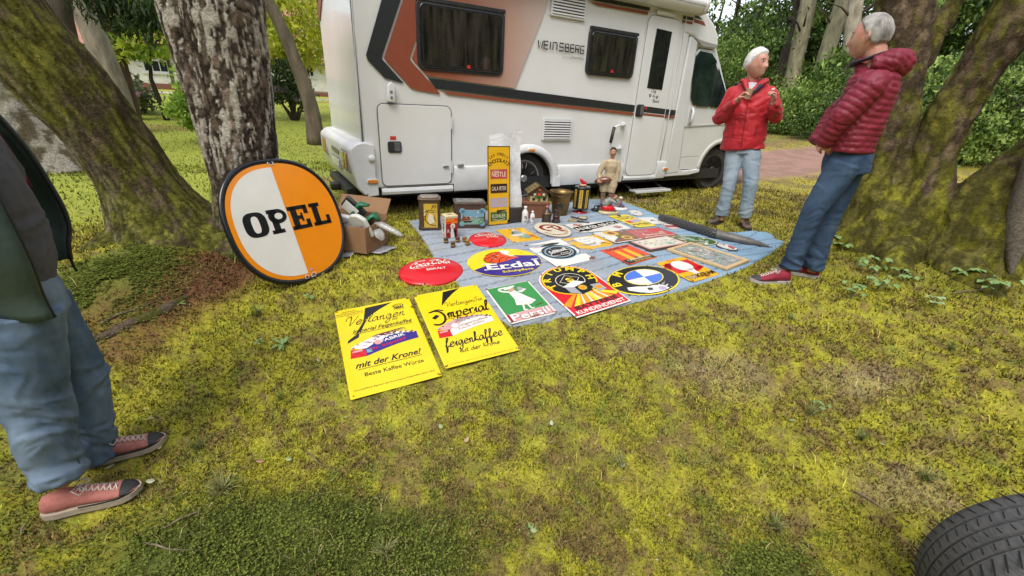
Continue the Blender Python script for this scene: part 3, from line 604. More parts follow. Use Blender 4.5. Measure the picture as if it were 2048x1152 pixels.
# --- yellow green maples, light shrubs, rhododendrons
def bush(name, lab, cat, blobs, n, size, pal, clump, seed, trunk=.05, flowers=None, fl=None, extra=None):
    c0 = Vector(blobs[0][0]); gz = float(H(c0.x, c0.y)); T = empty(name, (c0.x, c0.y, gz), label=lab, cat=cat)
    B = [((b[0][0] - c0.x, b[0][1] - c0.y, b[0][2] - gz), b[1]) for b in blobs]
    mb = MB()
    for b in (B if cat != 'tree' else B[:1]):
        for k in range(3 if cat != 'tree' else 1): mb.tube([(random.uniform(-.1, .1), 0, -.05), (b[0][0] * .5 + random.uniform(-.15, .15), b[0][1] * .5, b[0][2] * .55), (b[0][0] + random.uniform(-.5, .5) * b[1][0], b[0][1], b[0][2] + b[1][2] * .4)], [trunk, trunk * .6, trunk * .15], 6)
    mb.build('trunk' if cat == 'tree' else 'stem', M('bark_dark', (.06, .045, .035), .9), T, smooth=True)
    leaves('crown' if cat == 'tree' else 'foliage', T, B, n, size, pal, clump, seed=seed)
    if flowers: leaves('blossom', T, B, flowers, size * .9, fl, .05, seed=seed + 1, asp=.8)
    return T
def bl_(*a): return [((lambda p: (p.x, p.y, p.z))(at(x, y, r)), (a_, a_ * .8, b_)) for x, y, r, a_, b_ in a]
bush('maple_tree', 'bright yellow green maple in front of the red roof, left of the camper', 'tree', bl_((590, 60, 15, 1.1, 1.1), (560, 95, 15, .7, .5), (625, 95, 15, .55, .5), (600, 5, 15, 1.2, 1.0), (545, 60, 15.5, .35, .6)), 6500, .07, YG, .16, 201, .07)
bush('maple_tree', 'yellow green maple with layered leaves left of the birch, before the white wall', 'tree', bl_((290, 85, 14, .9, .35), (255, 62, 14, .7, .5), (350, 40, 14.5, .9, .8), (235, 88, 14, .6, .35), (335, 105, 13.5, .7, .22), (310, 5, 15, 1.3, .6)), 5200, .07, YG[:2] + LG, .14, 202, .07)
bush('garden_shrub', 'light green feathery shrub at the left side of the birch', 'shrub', bl_((388, 185, 10.8, .28, .5), (372, 215, 10.5, .25, .3), (390, 230, 10.5, .25, .3)), 2600, .045, LG, .09, 203, .02)
bush('rhododendron', 'rhododendron with pale leaves and pink flowers left of the light green shrub', 'shrub', bl_((235, 190, 15.5, .7, .42), (215, 175, 15.5, .6, .5), (265, 198, 15, .45, .2)), 4200, .06, [(.18, .22, .10), (.3, .33, .2), (.10, .14, .06)], .14, 204, .03, 700, [(.55, .2, .32), (.5, .3, .4), (.42, .12, .2)])
bush('rhododendron', 'rhododendron with lilac flowers between the birch and the slender tree', 'shrub', bl_((580, 168, 14.5, .45, .5), (560, 182, 14.5, .4, .4), (605, 190, 14.3, .3, .3), (575, 140, 14.5, .4, .2)), 3600, .05, [(.06, .10, .03), (.12, .16, .06), (.04, .06, .02)], .12, 205, .035, 480, [(.55, .33, .52), (.6, .42, .58)])
# --- small garden thing in the grass
mb = MB(); p = gp(383, 252); mb.tube([(0, 0, -.02), (.05, 0, .42)], [.02, .02], 6); mb.prism([(-.11, .02), (.05, .02), (.13, .5), (.06, .5)], -.01, .01)
o = mb.build('garden_marker', M('dark_slate', (.05, .05, .045), .6), None, bevel=.004); o.location = p; tag(o, 'small dark slanting marker in the grass left of the birch', 'garden marker')
# --- house
hc = at(452, 150, 28); hd = np.array([hc.x, hc.y]) / 28
HT = empty('house', (hc.x, hc.y, float(H(hc.x, hc.y))), -atan2(hc.x, hc.y) + radians(2), 'low white half timbered house with red tiled roof behind the trees', 'house')
hz = CAMH + 60 * 28 / 850 * 1.05 - HT.location.z
def hx(px_, py_=150):
    "house-local x, z of a pixel on the front wall"
    R = Matrix.Rotation(-HT.rotation_euler.z, 3, 'Z'); d = Vector(ray(px_, py_)); o = R @ (Vector((0, 0, CAMH)) - HT.location); d = R @ d; t = -o.y / d.y; p = o + d * t; return p.x, p.z
white_wall = M('lime_wash', (.74, .71, .64), .9, col2=(.62, .60, .54), scale=3, bscale=40, bstr=.2)
timber = M('dark_timber', (.07, .05, .04), .8); tile = M('roof_tile', (.33, .13, .085), .8, col2=(.42, .22, .16), scale=5)
x0, x1 = hx(150)[0], hx(760)[0]; ez = hx(452, 108)[1]
def wallrects(holes):
    xs = sorted({x0, x1, *[h[0] for h in holes], *[h[2] for h in holes]}); mb = MB()
    for a, b in zip(xs[:-1], xs[1:]):
        hs_ = [h for h in holes if h[0] <= a + 1e-6 and h[2] >= b - 1e-6]
        if hs_: h = hs_[0]; mb.box(((a + b) / 2, .12, (h[1] - .3) / 2), (b - a, .24, h[1] + .3)); mb.box(((a + b) / 2, .12, (h[3] + ez) / 2), (b - a, .24, ez - h[3]))
        else: mb.box(((a + b) / 2, .12, (ez - .3) / 2), (b - a, .24, ez + .3))
    return mb
wins = []
for (a, b, c, d) in ((281, 117, 341, 147), (601, 127, 630, 155)):
    X0, Z1 = hx(a, b); X1, Z0 = hx(c, d); wins.append((X0, Z0, X1, Z1))
wallrects(wins).build('wall', white_wall, HT)
mb = MB(); mb.box(((x0 + x1) / 2, -.01, .0), (x1 - x0, .05, .5)); mb.build('plinth', M('brick_red', (.24, .09, .06), .9), HT)
for X in (hx(343)[0], hx(420)[0], hx(232)[0], hx(520)[0], hx(668)[0]): MB().box((X, -.012, ez / 2 + .1), (.14, .03, ez - .3)).build('timber_post', timber, HT)
MB().box(((x0 + x1) / 2, -.015, ez - .08), (x1 - x0, .04, .16)).build('timber_beam', timber, HT)
for X0, Z0, X1, Z1 in wins:
    f = MB(); wf = M('window_white', (.72, .72, .68), .5)
    for (cx2, cz2, sx2, sz2) in (((X0 + X1) / 2, Z0 + .03, X1 - X0, .07), ((X0 + X1) / 2, Z1 - .03, X1 - X0, .07), (X0 + .03, (Z0 + Z1) / 2, .07, Z1 - Z0 - .13), (X1 - .03, (Z0 + Z1) / 2, .07, Z1 - Z0 - .13)): f.box((cx2, .02, cz2), (sx2, .06, sz2))
    W = f.build('window', wf, HT); n = 4 if X1 - X0 > 1.6 else 3
    MB().box(((X0 + X1) / 2, -.03, Z0 - .04), (X1 - X0 + .1, .1, .05)).build('sill', wf, W)
    for k in range(n):
        a, b = X0 + .06 + (X1 - X0 - .12) * k / n, X0 + .06 + (X1 - X0 - .12) * (k + 1) / n
        MB().box(((a + b) / 2, .05, (Z0 + Z1) / 2), (b - a - .035, .01, Z1 - Z0 - .13)).build('pane', M('house_glass', (.03, .035, .04), .1), W)
        if k: MB().box((a, .03, (Z0 + Z1) / 2), (.035, .04, Z1 - Z0 - .14)).build('mullion', wf, W)
# roof: tile courses as stepped strips
mb = MB(); nrow = 34
for k in range(nrow):
    y0, z0 = -.45 + k * .17, ez - .12 + k * .145; mb.prism([(y0, z0), (y0 + .19, z0 + .162), (y0 + .19, z0 + .13), (y0, z0 - .03)], x0 - .4, x1 + .4, 'x')
rf = mb.build('roof', tile, HT)
MB().box(((x0 + x1) / 2, -.42, ez - .14), (x1 - x0 + .8, .12, .1)).build('gutter', timber, HT)
X, Z = hx(624, 78); dm = MB(); dm.prism([(X - 1.1, Z - .7), (X + 1.1, Z - .7), (X + 1.1, Z + .55), (X, Z + 1.2), (X - 1.1, Z + .55)], -.1, 3.2)
D = dm.build('dormer', tile, HT); MB().box((X, -.13, Z), (1.0, .05, .9)).build('frame', M('window_white', (.72, .72, .68), .5), D)
for s_ in (-1, 1): MB().box((X + s_ * .23, -.16, Z), (.4, .03, .74)).build('pane', M('house_glass', (.03, .035, .04), .1), D)
# lantern by the house
p = at(598, 128, 22); T = empty('lantern', (p.x, p.y, float(H(p.x, p.y))), label='dark lantern on a post in front of the white house wall', cat='lantern')
zz = p.z - T.location.z; MB().tube([(0, 0, 0), (0, 0, zz - .2)], .035, 8).build('post', timber, T)
MB().lathe([(.05, zz - .2), (.17, zz + .1), (.19, zz + .12), (.03, zz + .28)], n=8).build('lamp_head', M('lantern_metal', (.05, .04, .035), .5), T)
# garden bench plank in front of the house
p = gp(636, 199); T = empty('garden_bench', p, radians(25), label='low wooden plank bench on the lawn beside the rear of the camper', cat='bench')
MB().box((0, 0, .33), (1.7, .3, .06)).build('seat', M('old_wood', (.25, .2, .14), .8), T)
for s_ in (-.6, .6): MB().box((s_, 0, .15), (.08, .26, .3)).build('leg', M('old_wood', (.25, .2, .14), .8), T)
# ================================================================== LETTERING AND PRINT
_tc = {}
def text_geo(s, bold=0., shear=0., space=1.):
    k = (s, bold, shear, space)
    if k in _tc: return _tc[k]
    cu = bpy.data.curves.new('t', 'FONT'); cu.body = s; cu.size = 1; cu.offset = bold; cu.shear = shear; cu.space_character = space; cu.resolution_u = 3
    o = bpy.data.objects.new('t', cu); C.objects.link(o)
    dg = bpy.context.evaluated_depsgraph_get(); me = bpy.data.meshes.new_from_object(o.evaluated_get(dg))
    V = [(v.co.x, v.co.y) for v in me.vertices]; Fs = [tuple(p.vertices) for p in me.polygons]
    bpy.data.objects.remove(o); bpy.data.curves.remove(cu); bpy.data.meshes.remove(me)
    w_ = (max(v[0] for v in V) - min(v[0] for v in V)) if V else .3; mn = min([v[0] for v in V] or [0])
    _tc[k] = ([(x - mn, y) for x, y in V], Fs, w_); return _tc[k]
# simple pen strokes for handwriting, unit = x-height
SG = {'a': ([[(.8, .9), (.45, 1), (.1, .6), (.15, .1), (.5, .05), (.85, .9), (.85, .2), (1.1, .05)]], 1.1), 'b': ([[(.0, .2), (.5, 1.6), (.35, 2.1), (.2, 1.6), (.15, .2), (.45, 0), (.8, .4), (.6, .9), (.25, .8)]], 1.0),
      'c': ([[(.85, .85), (.5, 1), (.12, .6), (.2, .1), (.6, 0), (1.0, .25)]], 1.0), 'd': ([[(.8, .9), (.4, 1), (.1, .5), (.3, 0), (.7, .3), (1.0, 2.0), (.85, .5), (1.1, 0)]], 1.15), 'e': ([[(.1, .45), (.8, .65), (.6, 1), (.2, .8), (.15, .2), (.5, 0), (1, .25)]], 1.0),
      'f': ([[(0, .2), (.6, 1.6), (.5, 2.1), (.3, 1.6), (.2, -.9), (.35, -.8), (.5, .2), (.9, .1)]], .85), 'g': ([[(.8, .9), (.4, 1), (.1, .5), (.4, 0), (.8, .9), (.75, -.7), (.4, -1), (.2, -.6), (1.1, .2)]], 1.1), 'h': ([[(0, .2), (.5, 1.7), (.35, 2.1), (.2, 1.5), (.1, 0)], [(.1, .4), (.5, 1), (.7, .8), (.65, .1), (1, .1)]], 1.05),
      'i': ([[(0, .3), (.35, 1), (.3, .1), (.6, .1)], [(.42, 1.4), (.5, 1.5)]], .6), 'k': ([[(0, .2), (.5, 1.7), (.3, 2.1), (.15, 0)], [(.2, .5), (.6, 1), (.3, .5), (.9, 0)]], 1.), 'l': ([[(0, .2), (.5, 1.6), (.35, 2.1), (.2, 1.5), (.2, .2), (.6, .1)]], .65),
      'm': ([[(0, .5), (.2, 1), (.2, 0)], [(.2, .6), (.5, 1), (.55, 0)], [(.55, .6), (.85, 1), (.9, .1), (1.2, .1)]], 1.25), 'n': ([[(0, .5), (.2, 1), (.2, 0)], [(.2, .6), (.6, 1), (.65, .1), (1, .1)]], 1.), 'o': ([[(.5, 1), (.12, .7), (.15, .15), (.5, 0), (.82, .4), (.7, .9), (.45, 1), (1.05, .75)]], 1.05),
      'p': ([[(0, .5), (.25, 1), (.1, -1)], [(.2, .6), (.6, 1), (.8, .6), (.6, .05), (.2, .1)]], 1.), 'r': ([[(0, .5), (.2, 1), (.2, 0)], [(.2, .6), (.45, 1), (.75, .9)]], .8), 's': ([[(0, .2), (.5, 1), (.6, .3), (.3, 0), (.05, .1)]], .75), 't': ([[(.3, 1.7), (.2, .2), (.6, .1)], [(0, 1.1), (.6, 1.15)]], .65),
      'u': ([[(0, .8), (.15, 1), (.15, .2), (.45, 0), (.75, 1), (.75, .1), (1, .1)]], 1.), 'z': ([[(.1, .9), (.7, 1), (.2, .4), (.6, .2), (.3, -.9), (.1, -.5), (1, .2)]], 1.), 'w': ([[(0, .8), (.15, 1), (.2, .1), (.5, .9), (.6, .1), (.95, 1), (1.1, .8)]], 1.15),
      'C': ([[(1.5, 1.6), (1.35, 2.1), (.8, 2.15), (.2, 1.4), (.15, .5), (.6, 0), (1.3, .3)], [(1.5, 1.6), (1.1, 1.3), (1.2, 1.8)]], 1.5), 'V': ([[(-.3, 1.2), (-.2, 1.9), (.3, 2.1), (.5, 1), (.55, 0), (1.1, 1.2), (1.4, 2.2)]], 1.35), 'S': ([[(1.1, 1.7), (.7, 2.1), (.3, 1.6), (.8, .9), (.9, .3), (.4, 0), (-.1, .4)]], 1.15),
      'K': ([[(.2, 2), (.15, 0)], [(1, 2), (.25, 1), (.6, .6), (1.1, 0)]], 1.15), 'I': ([[(0, 1.6), (.4, 2.1), (1, 1.9), (1.4, 1.2), (1.1, .2), (.3, -.4), (-.2, .1)]], 1.5), 'F': ([[(.0, .3), (.5, 1.5), (.9, 2.2), (.8, 1.2), (.3, -1)], [(.1, .9), (1, 1.0)]], 1.), 'G': ([[(1.2, 1.7), (.8, 2.1), (.2, 1.4), (.2, .4), (.7, 0), (1.1, .4), (1.1, 1), (.7, .9)]], 1.35),
      'B': ([[(.2, 2), (.2, 0)], [(-.1, 1.8), (.6, 2.1), (1, 1.6), (.3, 1.1), (1, .7), (.8, .1), (.1, 0)]], 1.2), 'D': ([[(.3, 2), (.2, .1), (.9, .1), (1.4, 1.1), (.9, 2), (0, 1.8)]], 1.5), 'P': ([[(.3, 2), (.1, -.2)], [(0, 1.7), (.7, 2.1), (1.1, 1.6), (.8, 1.1), (.3, 1)]], 1.1), 'W': ([[(0, 1.9), (.3, 2), (.4, .1), (.9, 1.5), (1.1, .1), (1.6, 2.1)]], 1.6), '-': ([[(.1, .6), (.6, .7)]], .7), ' ': ([], .7)}
class Print:
    "flat print made of coloured shapes laid one above the other on a sign face"
    def __init__(s, z=.0, step=.0005, zf=None): s.mb = MB(); s.z = z; s.step = step; s.zf = zf
    def _a(s, V, Fs, c, L): z = s.z + s.step * L; s.mb.add([(x, y, (z + s.zf(x, y)) if s.zf else z) for x, y in V], Fs, EM(c) if isinstance(c, str) else c); return s
    def poly(s, P, c, L=1): return s._a(P, [tuple(range(len(P)))], c, L)
    def rect(s, x0, y0, x1, y1, c, L=1): return s.poly([(x0, y0), (x1, y0), (x1, y1), (x0, y1)], c, L)
    def ell(s, cx, cy, a, b, c, L=1, n=40, a0=0, a1=2 * pi, rot=0, wob=0):
        P = []
        for i in range(n + (0 if a1 - a0 > 6.28 else 1)):
            t = a0 + (a1 - a0) * i / n; q = 1 + wob * sin(3 * t + cx * 90) * cos(5 * t); x, y = a * cos(t) * q, b * sin(t) * q; P.append((cx + x * cos(rot) - y * sin(rot), cy + x * sin(rot) + y * cos(rot)))
        if a1 - a0 < 6.28: P.append((cx, cy))
        return s.poly(P, c, L)
    def ring(s, cx, cy, a, b, wd, c, L=1, n=48, a0=0, a1=2 * pi):
        V = []; full = a1 - a0 > 6.28; m = n + (0 if full else 1)
        for i in range(m): t = a0 + (a1 - a0) * i / n; V += [(cx + a * cos(t), cy + b * sin(t)), (cx + (a - wd) * cos(t), cy + (b - wd) * sin(t))]
        Fs = [(2 * i, 2 * i + 1, (2 * i + 3) % (2 * m), (2 * i + 2) % (2 * m)) for i in range(m if full else m - 1)]
        return s._a(V, Fs, c, L)
    def stroke(s, P, wd, c, L=1, pen=None, smooth=True):
        P = catmull(P, 4) if smooth else [np.array(p, float) for p in P]; V = []; n = len(P)
        for i in range(n):
            t = P[min(i + 1, n - 1)] - P[max(i - 1, 0)]; l = np.linalg.norm(t) or 1; t = t / l; nn = np.array([-t[1], t[0]])
            w_ = wd * .5 * (1 if pen is None else (.28 + .72 * abs(t[0] * sin(pen) - t[1] * cos(pen)))); V += [tuple(P[i] + nn * w_), tuple(P[i] - nn * w_)]
        return s._a(V, [(2 * i, 2 * i + 1, 2 * i + 3, 2 * i + 2) for i in range(n - 1)], c, L)
    def text(s, t, x, y, h, c, L=2, w=None, rot=0, bold=0., shear=0., align='c', space=1.):
        V, Fs, tw = text_geo(t, bold, shear, space); k = h / .70; kx = (w / tw) if w else k; wd = tw * kx
        ox = -wd / 2 if align == 'c' else (0 if align == 'l' else -wd); ca, sa = cos(rot), sin(rot)
        return s._a([(x + (vx * kx + ox) * ca - vy * k * sa, y + (vx * kx + ox) * sa + vy * k * ca) for vx, vy in V], Fs, c, L)
    def arc(s, t, cx, cy, r, h, c, L=2, a_mid=90, span=120, bold=0., outward=True, rx=None, cw=1.0):
        n = len(t); rx = rx or r
        for i, ch in enumerate(t):
            if ch == ' ': continue
            f = (i / (n - 1) - .5) if n > 1 else 0; a = radians(a_mid - f * span if outward else a_mid + f * span)
            V, Fs, tw = text_geo(ch, bold); k = h / .7; x, y = cx + rx * cos(a), cy + r * sin(a); rot = a - pi / 2 if outward else a + pi / 2
            s._a([(x + ((vx - tw / 2) * k * cw) * cos(rot) - vy * k * sin(rot), y + ((vx - tw / 2) * k * cw) * sin(rot) + vy * k * cos(rot)) for vx, vy in V], Fs, c, L)
        return s
    def script(s, t, x, y, xh, wd, c, L=2, w=None, rot=0, slant=.25, pen=.9):
        tot = sum(SG.get(ch, SG['n'])[1] for ch in t); kx = (w / tot) if w else xh; cur = 0; ca, sa = cos(rot), sin(rot)
        for ch in t:
            g, ad = SG.get(ch, SG['n'])
            for st in g:
                Q = [((cur + px) * kx + py * xh * slant, py * xh) for px, py in st]
                s.stroke([(x + a * ca - b * sa, y + a * sa + b * ca) for a, b in Q], wd, c, L, pen)
            cur += ad
        return s
    def build(s, parent, name='print'):
        o = s.mb.build(name, None, parent); return o

# ================================================================== CAMPER VAN
CD = atan2(.51174, .85914)
CV = empty('camper_van', (-1.5696, 4.2929, 0), CD, 'white camper van with black and rust red stripes parked across the clearing', 'camper van')
paint = M('van_white', (.755, .75, .73), .26, col2=(.72, .71, .685), scale=2.2, coat=.25)
plastic = M('van_plastic', (.72, .72, .71), .38, col2=(.66, .66, .65), scale=6, coat=.1)
blackp = M('black_plastic', (.018, .018, .02), .5, col2=(.03, .03, .03)); glass = M('dark_glass', (.012, .012, .013), .04, col2=(.02, .02, .02), coat=1)
rubber = M('tyre_rubber', (.028, .027, .026), .85, col2=(.05, .045, .04), scale=14, bscale=90, bstr=.3)
seal = M('seal_grey', (.10, .10, .10), .7); rust = M('stripe_rust', (.27, .068, .035), .4, col2=(.25, .06, .03)); blk = M('stripe_black', (.022, .025, .027), .4); wht = M('stripe_white', (.74, .73, .70), .35)
metal = M('bright_metal', (.62, .62, .62), .25, .9, col2=(.5, .5, .5)); amber = M('amber_lens', (.62, .17, .02), .2, col2=(.8, .3, .04), scale=60, coat=1); redl = M('red_lens', (.35, .01, .012), .2, coat=1)
WD = 1.98
def arc_pts(cx, cz, r, a0, a1, n=14): return [(cx + r * cos(radians(a0 + (a1 - a0) * i / n)), cz + r * sin(radians(a0 + (a1 - a0) * i / n))) for i in range(n + 1)]
RW, FW = (1.95, .30), (5.55, .31)
# box body: bottom edge with the wheel arch cut in
ol = [(.06, .30), (.06, 2.40), (.14, 2.55), (.28, 2.60), (4.15, 2.60), (4.34, 2.50), (4.36, .30)] + [(2.44, .30)] + [p for p in arc_pts(RW[0], RW[1] - .03, .385, 8, 172)] + [(1.46, .30)]
mb = MB(); mb.prism(ol, .012, WD); body = mb.build('body', paint, CV, bevel=.02, seg=3)
# rear corner trim
MB().prism([(.035, .75), (.045, .75), (.07, 2.42), (.06, 2.42)], .0, .03).build('corner_trim', plastic, CV, bevel=.004)
MB().box((.052, .008, 1.55), (.012, .012, 1.6)).build('corner_seal', seal, CV)
def strip(name, P, mat, y=-.001, t=.002): return MB().prism(P, y - t, y).build(name, mat, CV)
# garage skirt, middle skirt, door sill skirt
def skirt(x0, x1, z0=.235, z1=.485): 
    prof = [(.012, z0), (-.006, z0), (-.016, z0 + .03), (-.014, z1 - .04), (-.004, z1 - .008), (.012, z1)]
    return MB().prism(prof, x0, x1, 'x').build('skirt', plastic, CV, bevel=.003)
skirt(.20, .985, .235, .30); skirt(1.0, 1.53, .232, .505); skirt(2.40, 3.50, .232, .485); skirt(3.54, 4.14, .25, .315); skirt(4.155, 4.34, .255, .50)
# rear wheel arch trim
V = arc_pts(RW[0], RW[1] - .03, .47, 3, 177, 20); U = arc_pts(RW[0], RW[1] - .03, .375, -2, 182, 20)
mb = MB(); ring = V + U[::-1]
n = len(V); vv = []
for (ax, az), (bx, bz) in zip(V, U): vv += [(ax, -.004, az), (ax * .85 + bx * .15, -.034, az * .85 + bz * .15), (ax * .2 + bx * .8, -.040, az * .2 + bz * .8), (bx, -.03, bz), (bx, .03, bz)]
mb.add(vv, [(i * 5 + j, i * 5 + j + 1, (i + 1) * 5 + j + 1, (i + 1) * 5 + j) for i in range(n - 1) for j in range(4)]); mb.build('wheel_arch', plastic, CV, smooth=True)
MB().prism([(2.32, .225), (2.44, .225), (2.425, .36), (2.33, .36)], -.038, 0).build('arch_foot', plastic, CV, bevel=.008)
# inside of the arch
mb = MB(); P = arc_pts(RW[0], RW[1] - .03, .38, -5, 185, 16); mb.add([(x, y, z) for (x, z) in P for y in (.0, .33)], [(2 * i, 2 * i + 1, 2 * i + 3, 2 * i + 2) for i in range(16)]); mb.add([(x, .33, z) for x, z in P], [tuple(range(17))])
mb.build('arch_liner', blackp, CV)
def oval_lamp(x, z, w=.10, h=.042, y=-.02, mat=amber, name='side_marker', parent=None):
    M3 = Matrix.Rotation(radians(90), 3, 'X'); o = MB(); P = rrect(-w / 2, -h / 2, w / 2, h / 2, h * .48, 6)
    o.prism(P, -.012, 0); b = o.build(name, plastic, parent or CV, bevel=.003); b.location = (x, y, z)
    l = MB().prism(rrect(-w / 2 + .007, -h / 2 + .007, w / 2 - .007, h / 2 - .007, h * .3, 6), -.02, -.010).build('lens', mat, b, bevel=.004)
    return b
oval_lamp(1.965, .672, y=-.034); oval_lamp(4.335, .388, .105, .048, y=-.012)
# windows
def window(x0, z0, x1, z1, nm='window', r=.07, latchx=None):
    f = MB().prism(rrect(x0, z0, x1, z1, r), -.020, .008).build(nm, blackp, CV, bevel=.006)
    MB().prism(rrect(x0 - .0, z1 - .02, x1 + .0, z1 + .012, .008, 3), -.026, -.004).build('top_rail', blackp, f, bevel=.003)
    MB().prism(rrect(x0 + .028, z0 + .028, x1 - .028, z1 - .035, r * .8), -.034, -.019).build('pane', glass, f, bevel=.007, seg=3)
    MB().prism(rrect(x0 + .045, z0 + .045, x1 - .045, z1 - .05, r * .7), -.0362, -.0352).build('inner_edge', M('glass_edge', (.03, .03, .032), .15, coat=1), f)
    MB().prism(rrect(x0 + .055, z0 + .055, x1 - .055, z1 - .06, r * .6), -.0368, -.0363).build('inner_pane', M('curtained_glass', (.010, .009, .008), .05, col2=(.045, .038, .030), scale=7, stretch=(3.2, 1, .35), coat=1), f)  # upright streaks put the shading of curtain folds into the pane colour
    lx = latchx or (x0 + x1) / 2; MB().box((lx, -.0375, z0 + .062), (.038, .002, .03)).build('red_sticker', enamel('latchred', (.55, .04, .03)), f); return f
window(.625, 1.425, 1.56, 2.02, latchx=1.15); window(2.665, 1.52, 3.42, 2.01, latchx=3.05)
# door
dr = MB().prism(rrect(3.56, .315, 4.125, 2.24, .085), -.010, .006).build('door', paint, CV, bevel=.004)
def seam(x0, z0, x1, z1, r, w_=.010, y=-.003, parent=CV, mat=seal, nm='door_seal'):
    A = rrect(x0, z0, x1, z1, r, 6); B = rrect(x0 - w_, z0 - w_, x1 + w_, z1 + w_, r + w_, 6); n = len(A)
    m = MB(); m.add([(x, y, z) for x, z in A] + [(x, y, z) for x, z in B], [(i, (i + 1) % n, n + (i + 1) % n, n + i) for i in range(n)]); m.add([(x, y + .012, z) for x, z in A] + [(x, y, z) for x, z in A], [(i, (i + 1) % n, n + (i + 1) % n, n + i) for i in range(n)])
    return m.build(nm, mat, parent)
seam(3.56, .315, 4.125, 2.24, .085, .008, y=-.0005)
fr = MB().prism(rrect(3.535, .30, 4.15, 2.265, .10), -.0, .010).build('door_frame', plastic, CV)
MB().prism([(3.705, 1.435), (3.985, 1.425), (3.985, 2.10), (3.705, 2.11)], -.016, -.008).build('window_pane', glass, dr, bevel=.005)
for a in (0, 1):
    m = MB(); z1 = 1.182 - .0; 
MB().prism([(3.575, 1.225), (4.115, 1.197), (4.115, 1.125), (3.575, 1.148)], -.0125, -.0102).build('stripe_black', blk, dr); MB().prism([(3.575, 1.138), (4.115, 1.115), (4.115, 1.088), (3.575, 1.109)], -.0125, -.0102).build('stripe_red', rust, dr)
h = MB().prism(rrect(3.565, 1.085, 3.70, 1.235, .03), -.030, -.010).build('handle', blackp, dr, bevel=.008); MB().prism(rrect(3.63, 1.10, 3.685, 1.22, .012), -.040, -.028).build('lever', M('handle_grey', (.12, .12, .125), .35), h, bevel=.004)
MB().box((3.745, -.0135, 1.195), (.035, .002, .035)).build('red_sticker', enamel('latchred', (.55, .04, .03)), dr)
def vprint(parent, x, z, y, fn, name='lettering'):
    p = Print(step=.0006); fn(p); o = p.build(parent, name); o.location = (x, y, z); o.rotation_euler = (radians(90), 0, 0); return o
def dogs(p):
    k = M('print_black', (.02, .02, .02), .5)
    p.script('Dog', -.055, .045, .020, .007, k, w=.085, slant=.05); p.script('on', -.02, -.012, .02, .007, k, w=.045, slant=.05); p.script('Board', .0, -.075, .02, .007, k, w=.12, slant=.05)
    for cx, cy in ((-.065, .0), (.065, -.015)):
        p.ell(cx, cy - .006, .013, .011, k)
        for i in range(4): a = radians(30 + 40 * i); p.ell(cx + .022 * cos(a), cy + .018 * sin(a), .006, .008, k, n=10)
vprint(dr, 3.85, 1.345, -.0105, dogs)
MB().prism(rrect(3.66, 2.255, 3.98, 2.30, .02), -.035, 0).build('door_lamp', plastic, CV, bevel=.01)
# garage door
gd = MB().prism(rrect(.215, .325, .965, 1.105, .055), -.008, .008).build('garage_door', paint, CV, bevel=.003)
seam(.215, .325, .965, 1.105, .055, .009, y=-.0008)
h = MB().prism(rrect(.285, .655, .425, .765, .022), -.022, -.008).build('handle', blackp, gd, bevel=.007); MB().prism(rrect(.35, .668, .412, .752, .01), -.03, -.021).build('lever', M('handle_grey', (.12, .12, .125), .35), h, bevel=.004)
MB().box((.345, -.0095, .795), (.06, .002, .035)).build('red_sticker', enamel('latchred', (.55, .04, .03)), gd)
for z in (.50, .95): MB().tube([(.972, -.012, z - .06), (.972, -.012, z + .06)], .008, 8).build('hinge', plastic, gd)
MB().prism(rrect(.865, .500, .93, .517, .008, 3), -.025, -.008).build('catch', metal, gd, bevel=.003); MB().prism(rrect(1.03, .505, 1.11, .53, .012, 3), -.028, 0).build('door_stay', metal, CV, bevel=.004)
# outside socket
sk = MB().prism([(.30, 1.125), (.375, 1.125), (.385, 1.27), (.345, 1.305), (.315, 1.27)], -.055, 0).build('outside_socket', plastic, CV, bevel=.01, seg=3)
for z in (1.165, 1.215): 
    o = MB().lathe([(.013, 0), (.013, .006), (.006, .007)], n=12).build('socket_hole', M('socket_grey', (.2, .2, .2), .5), sk); o.location = (.342, -.055, z); o.rotation_euler = (radians(90), 0, 0)
# vents
def vent(x0, z0, x1, z1, n):
    f = MB().prism(rrect(x0, z0, x1, z1, .012), -.014, .002).build('vent', plastic, CV, bevel=.003)
    MB().prism(rrect(x0 + .025, z0 + .02, x1 - .025, z1 - .02, .006), -.0155, -.013).build('dark_gap', blackp, f)
    for i in range(n): z = z0 + .03 + (z1 - z0 - .06) * i / (n - 1); MB().prism([(-.024, z - .006), (-.014, z - .009), (-.012, z + .004), (-.022, z + .008)], x0 + .022, x1 - .022, 'x').build('slat', plastic, f)
vent(2.12, .778, 2.55, 1.03, 8); vent(2.115, 2.055, 2.585, 2.31, 8)
# grab handle
gh = MB(); gh.tube([(3.38, -.005, .975), (3.36, -.07, .975), (3.25, -.085, .975), (3.19, -.088, .955), (3.155, -.09, .90)], .014, 10); gh.tube([(3.155, -.09, .80), (3.15, -.088, .735), (3.19, -.086, .69), (3.3, -.075, .685), (3.36, -.06, .685), (3.38, -.005, .685)], .014, 10)
gh_ = gh.build('grab_handle', plastic, CV, smooth=True); MB().tube([(3.163, -.09, .955), (3.135, -.09, .76)], .021, 10).build('grip', blackp, gh_, smooth=True)
for z in (.985, .69): MB().box((3.38, -.014, z), (.07, .03, .05)).build('bracket', plastic, gh_, bevel=.008)
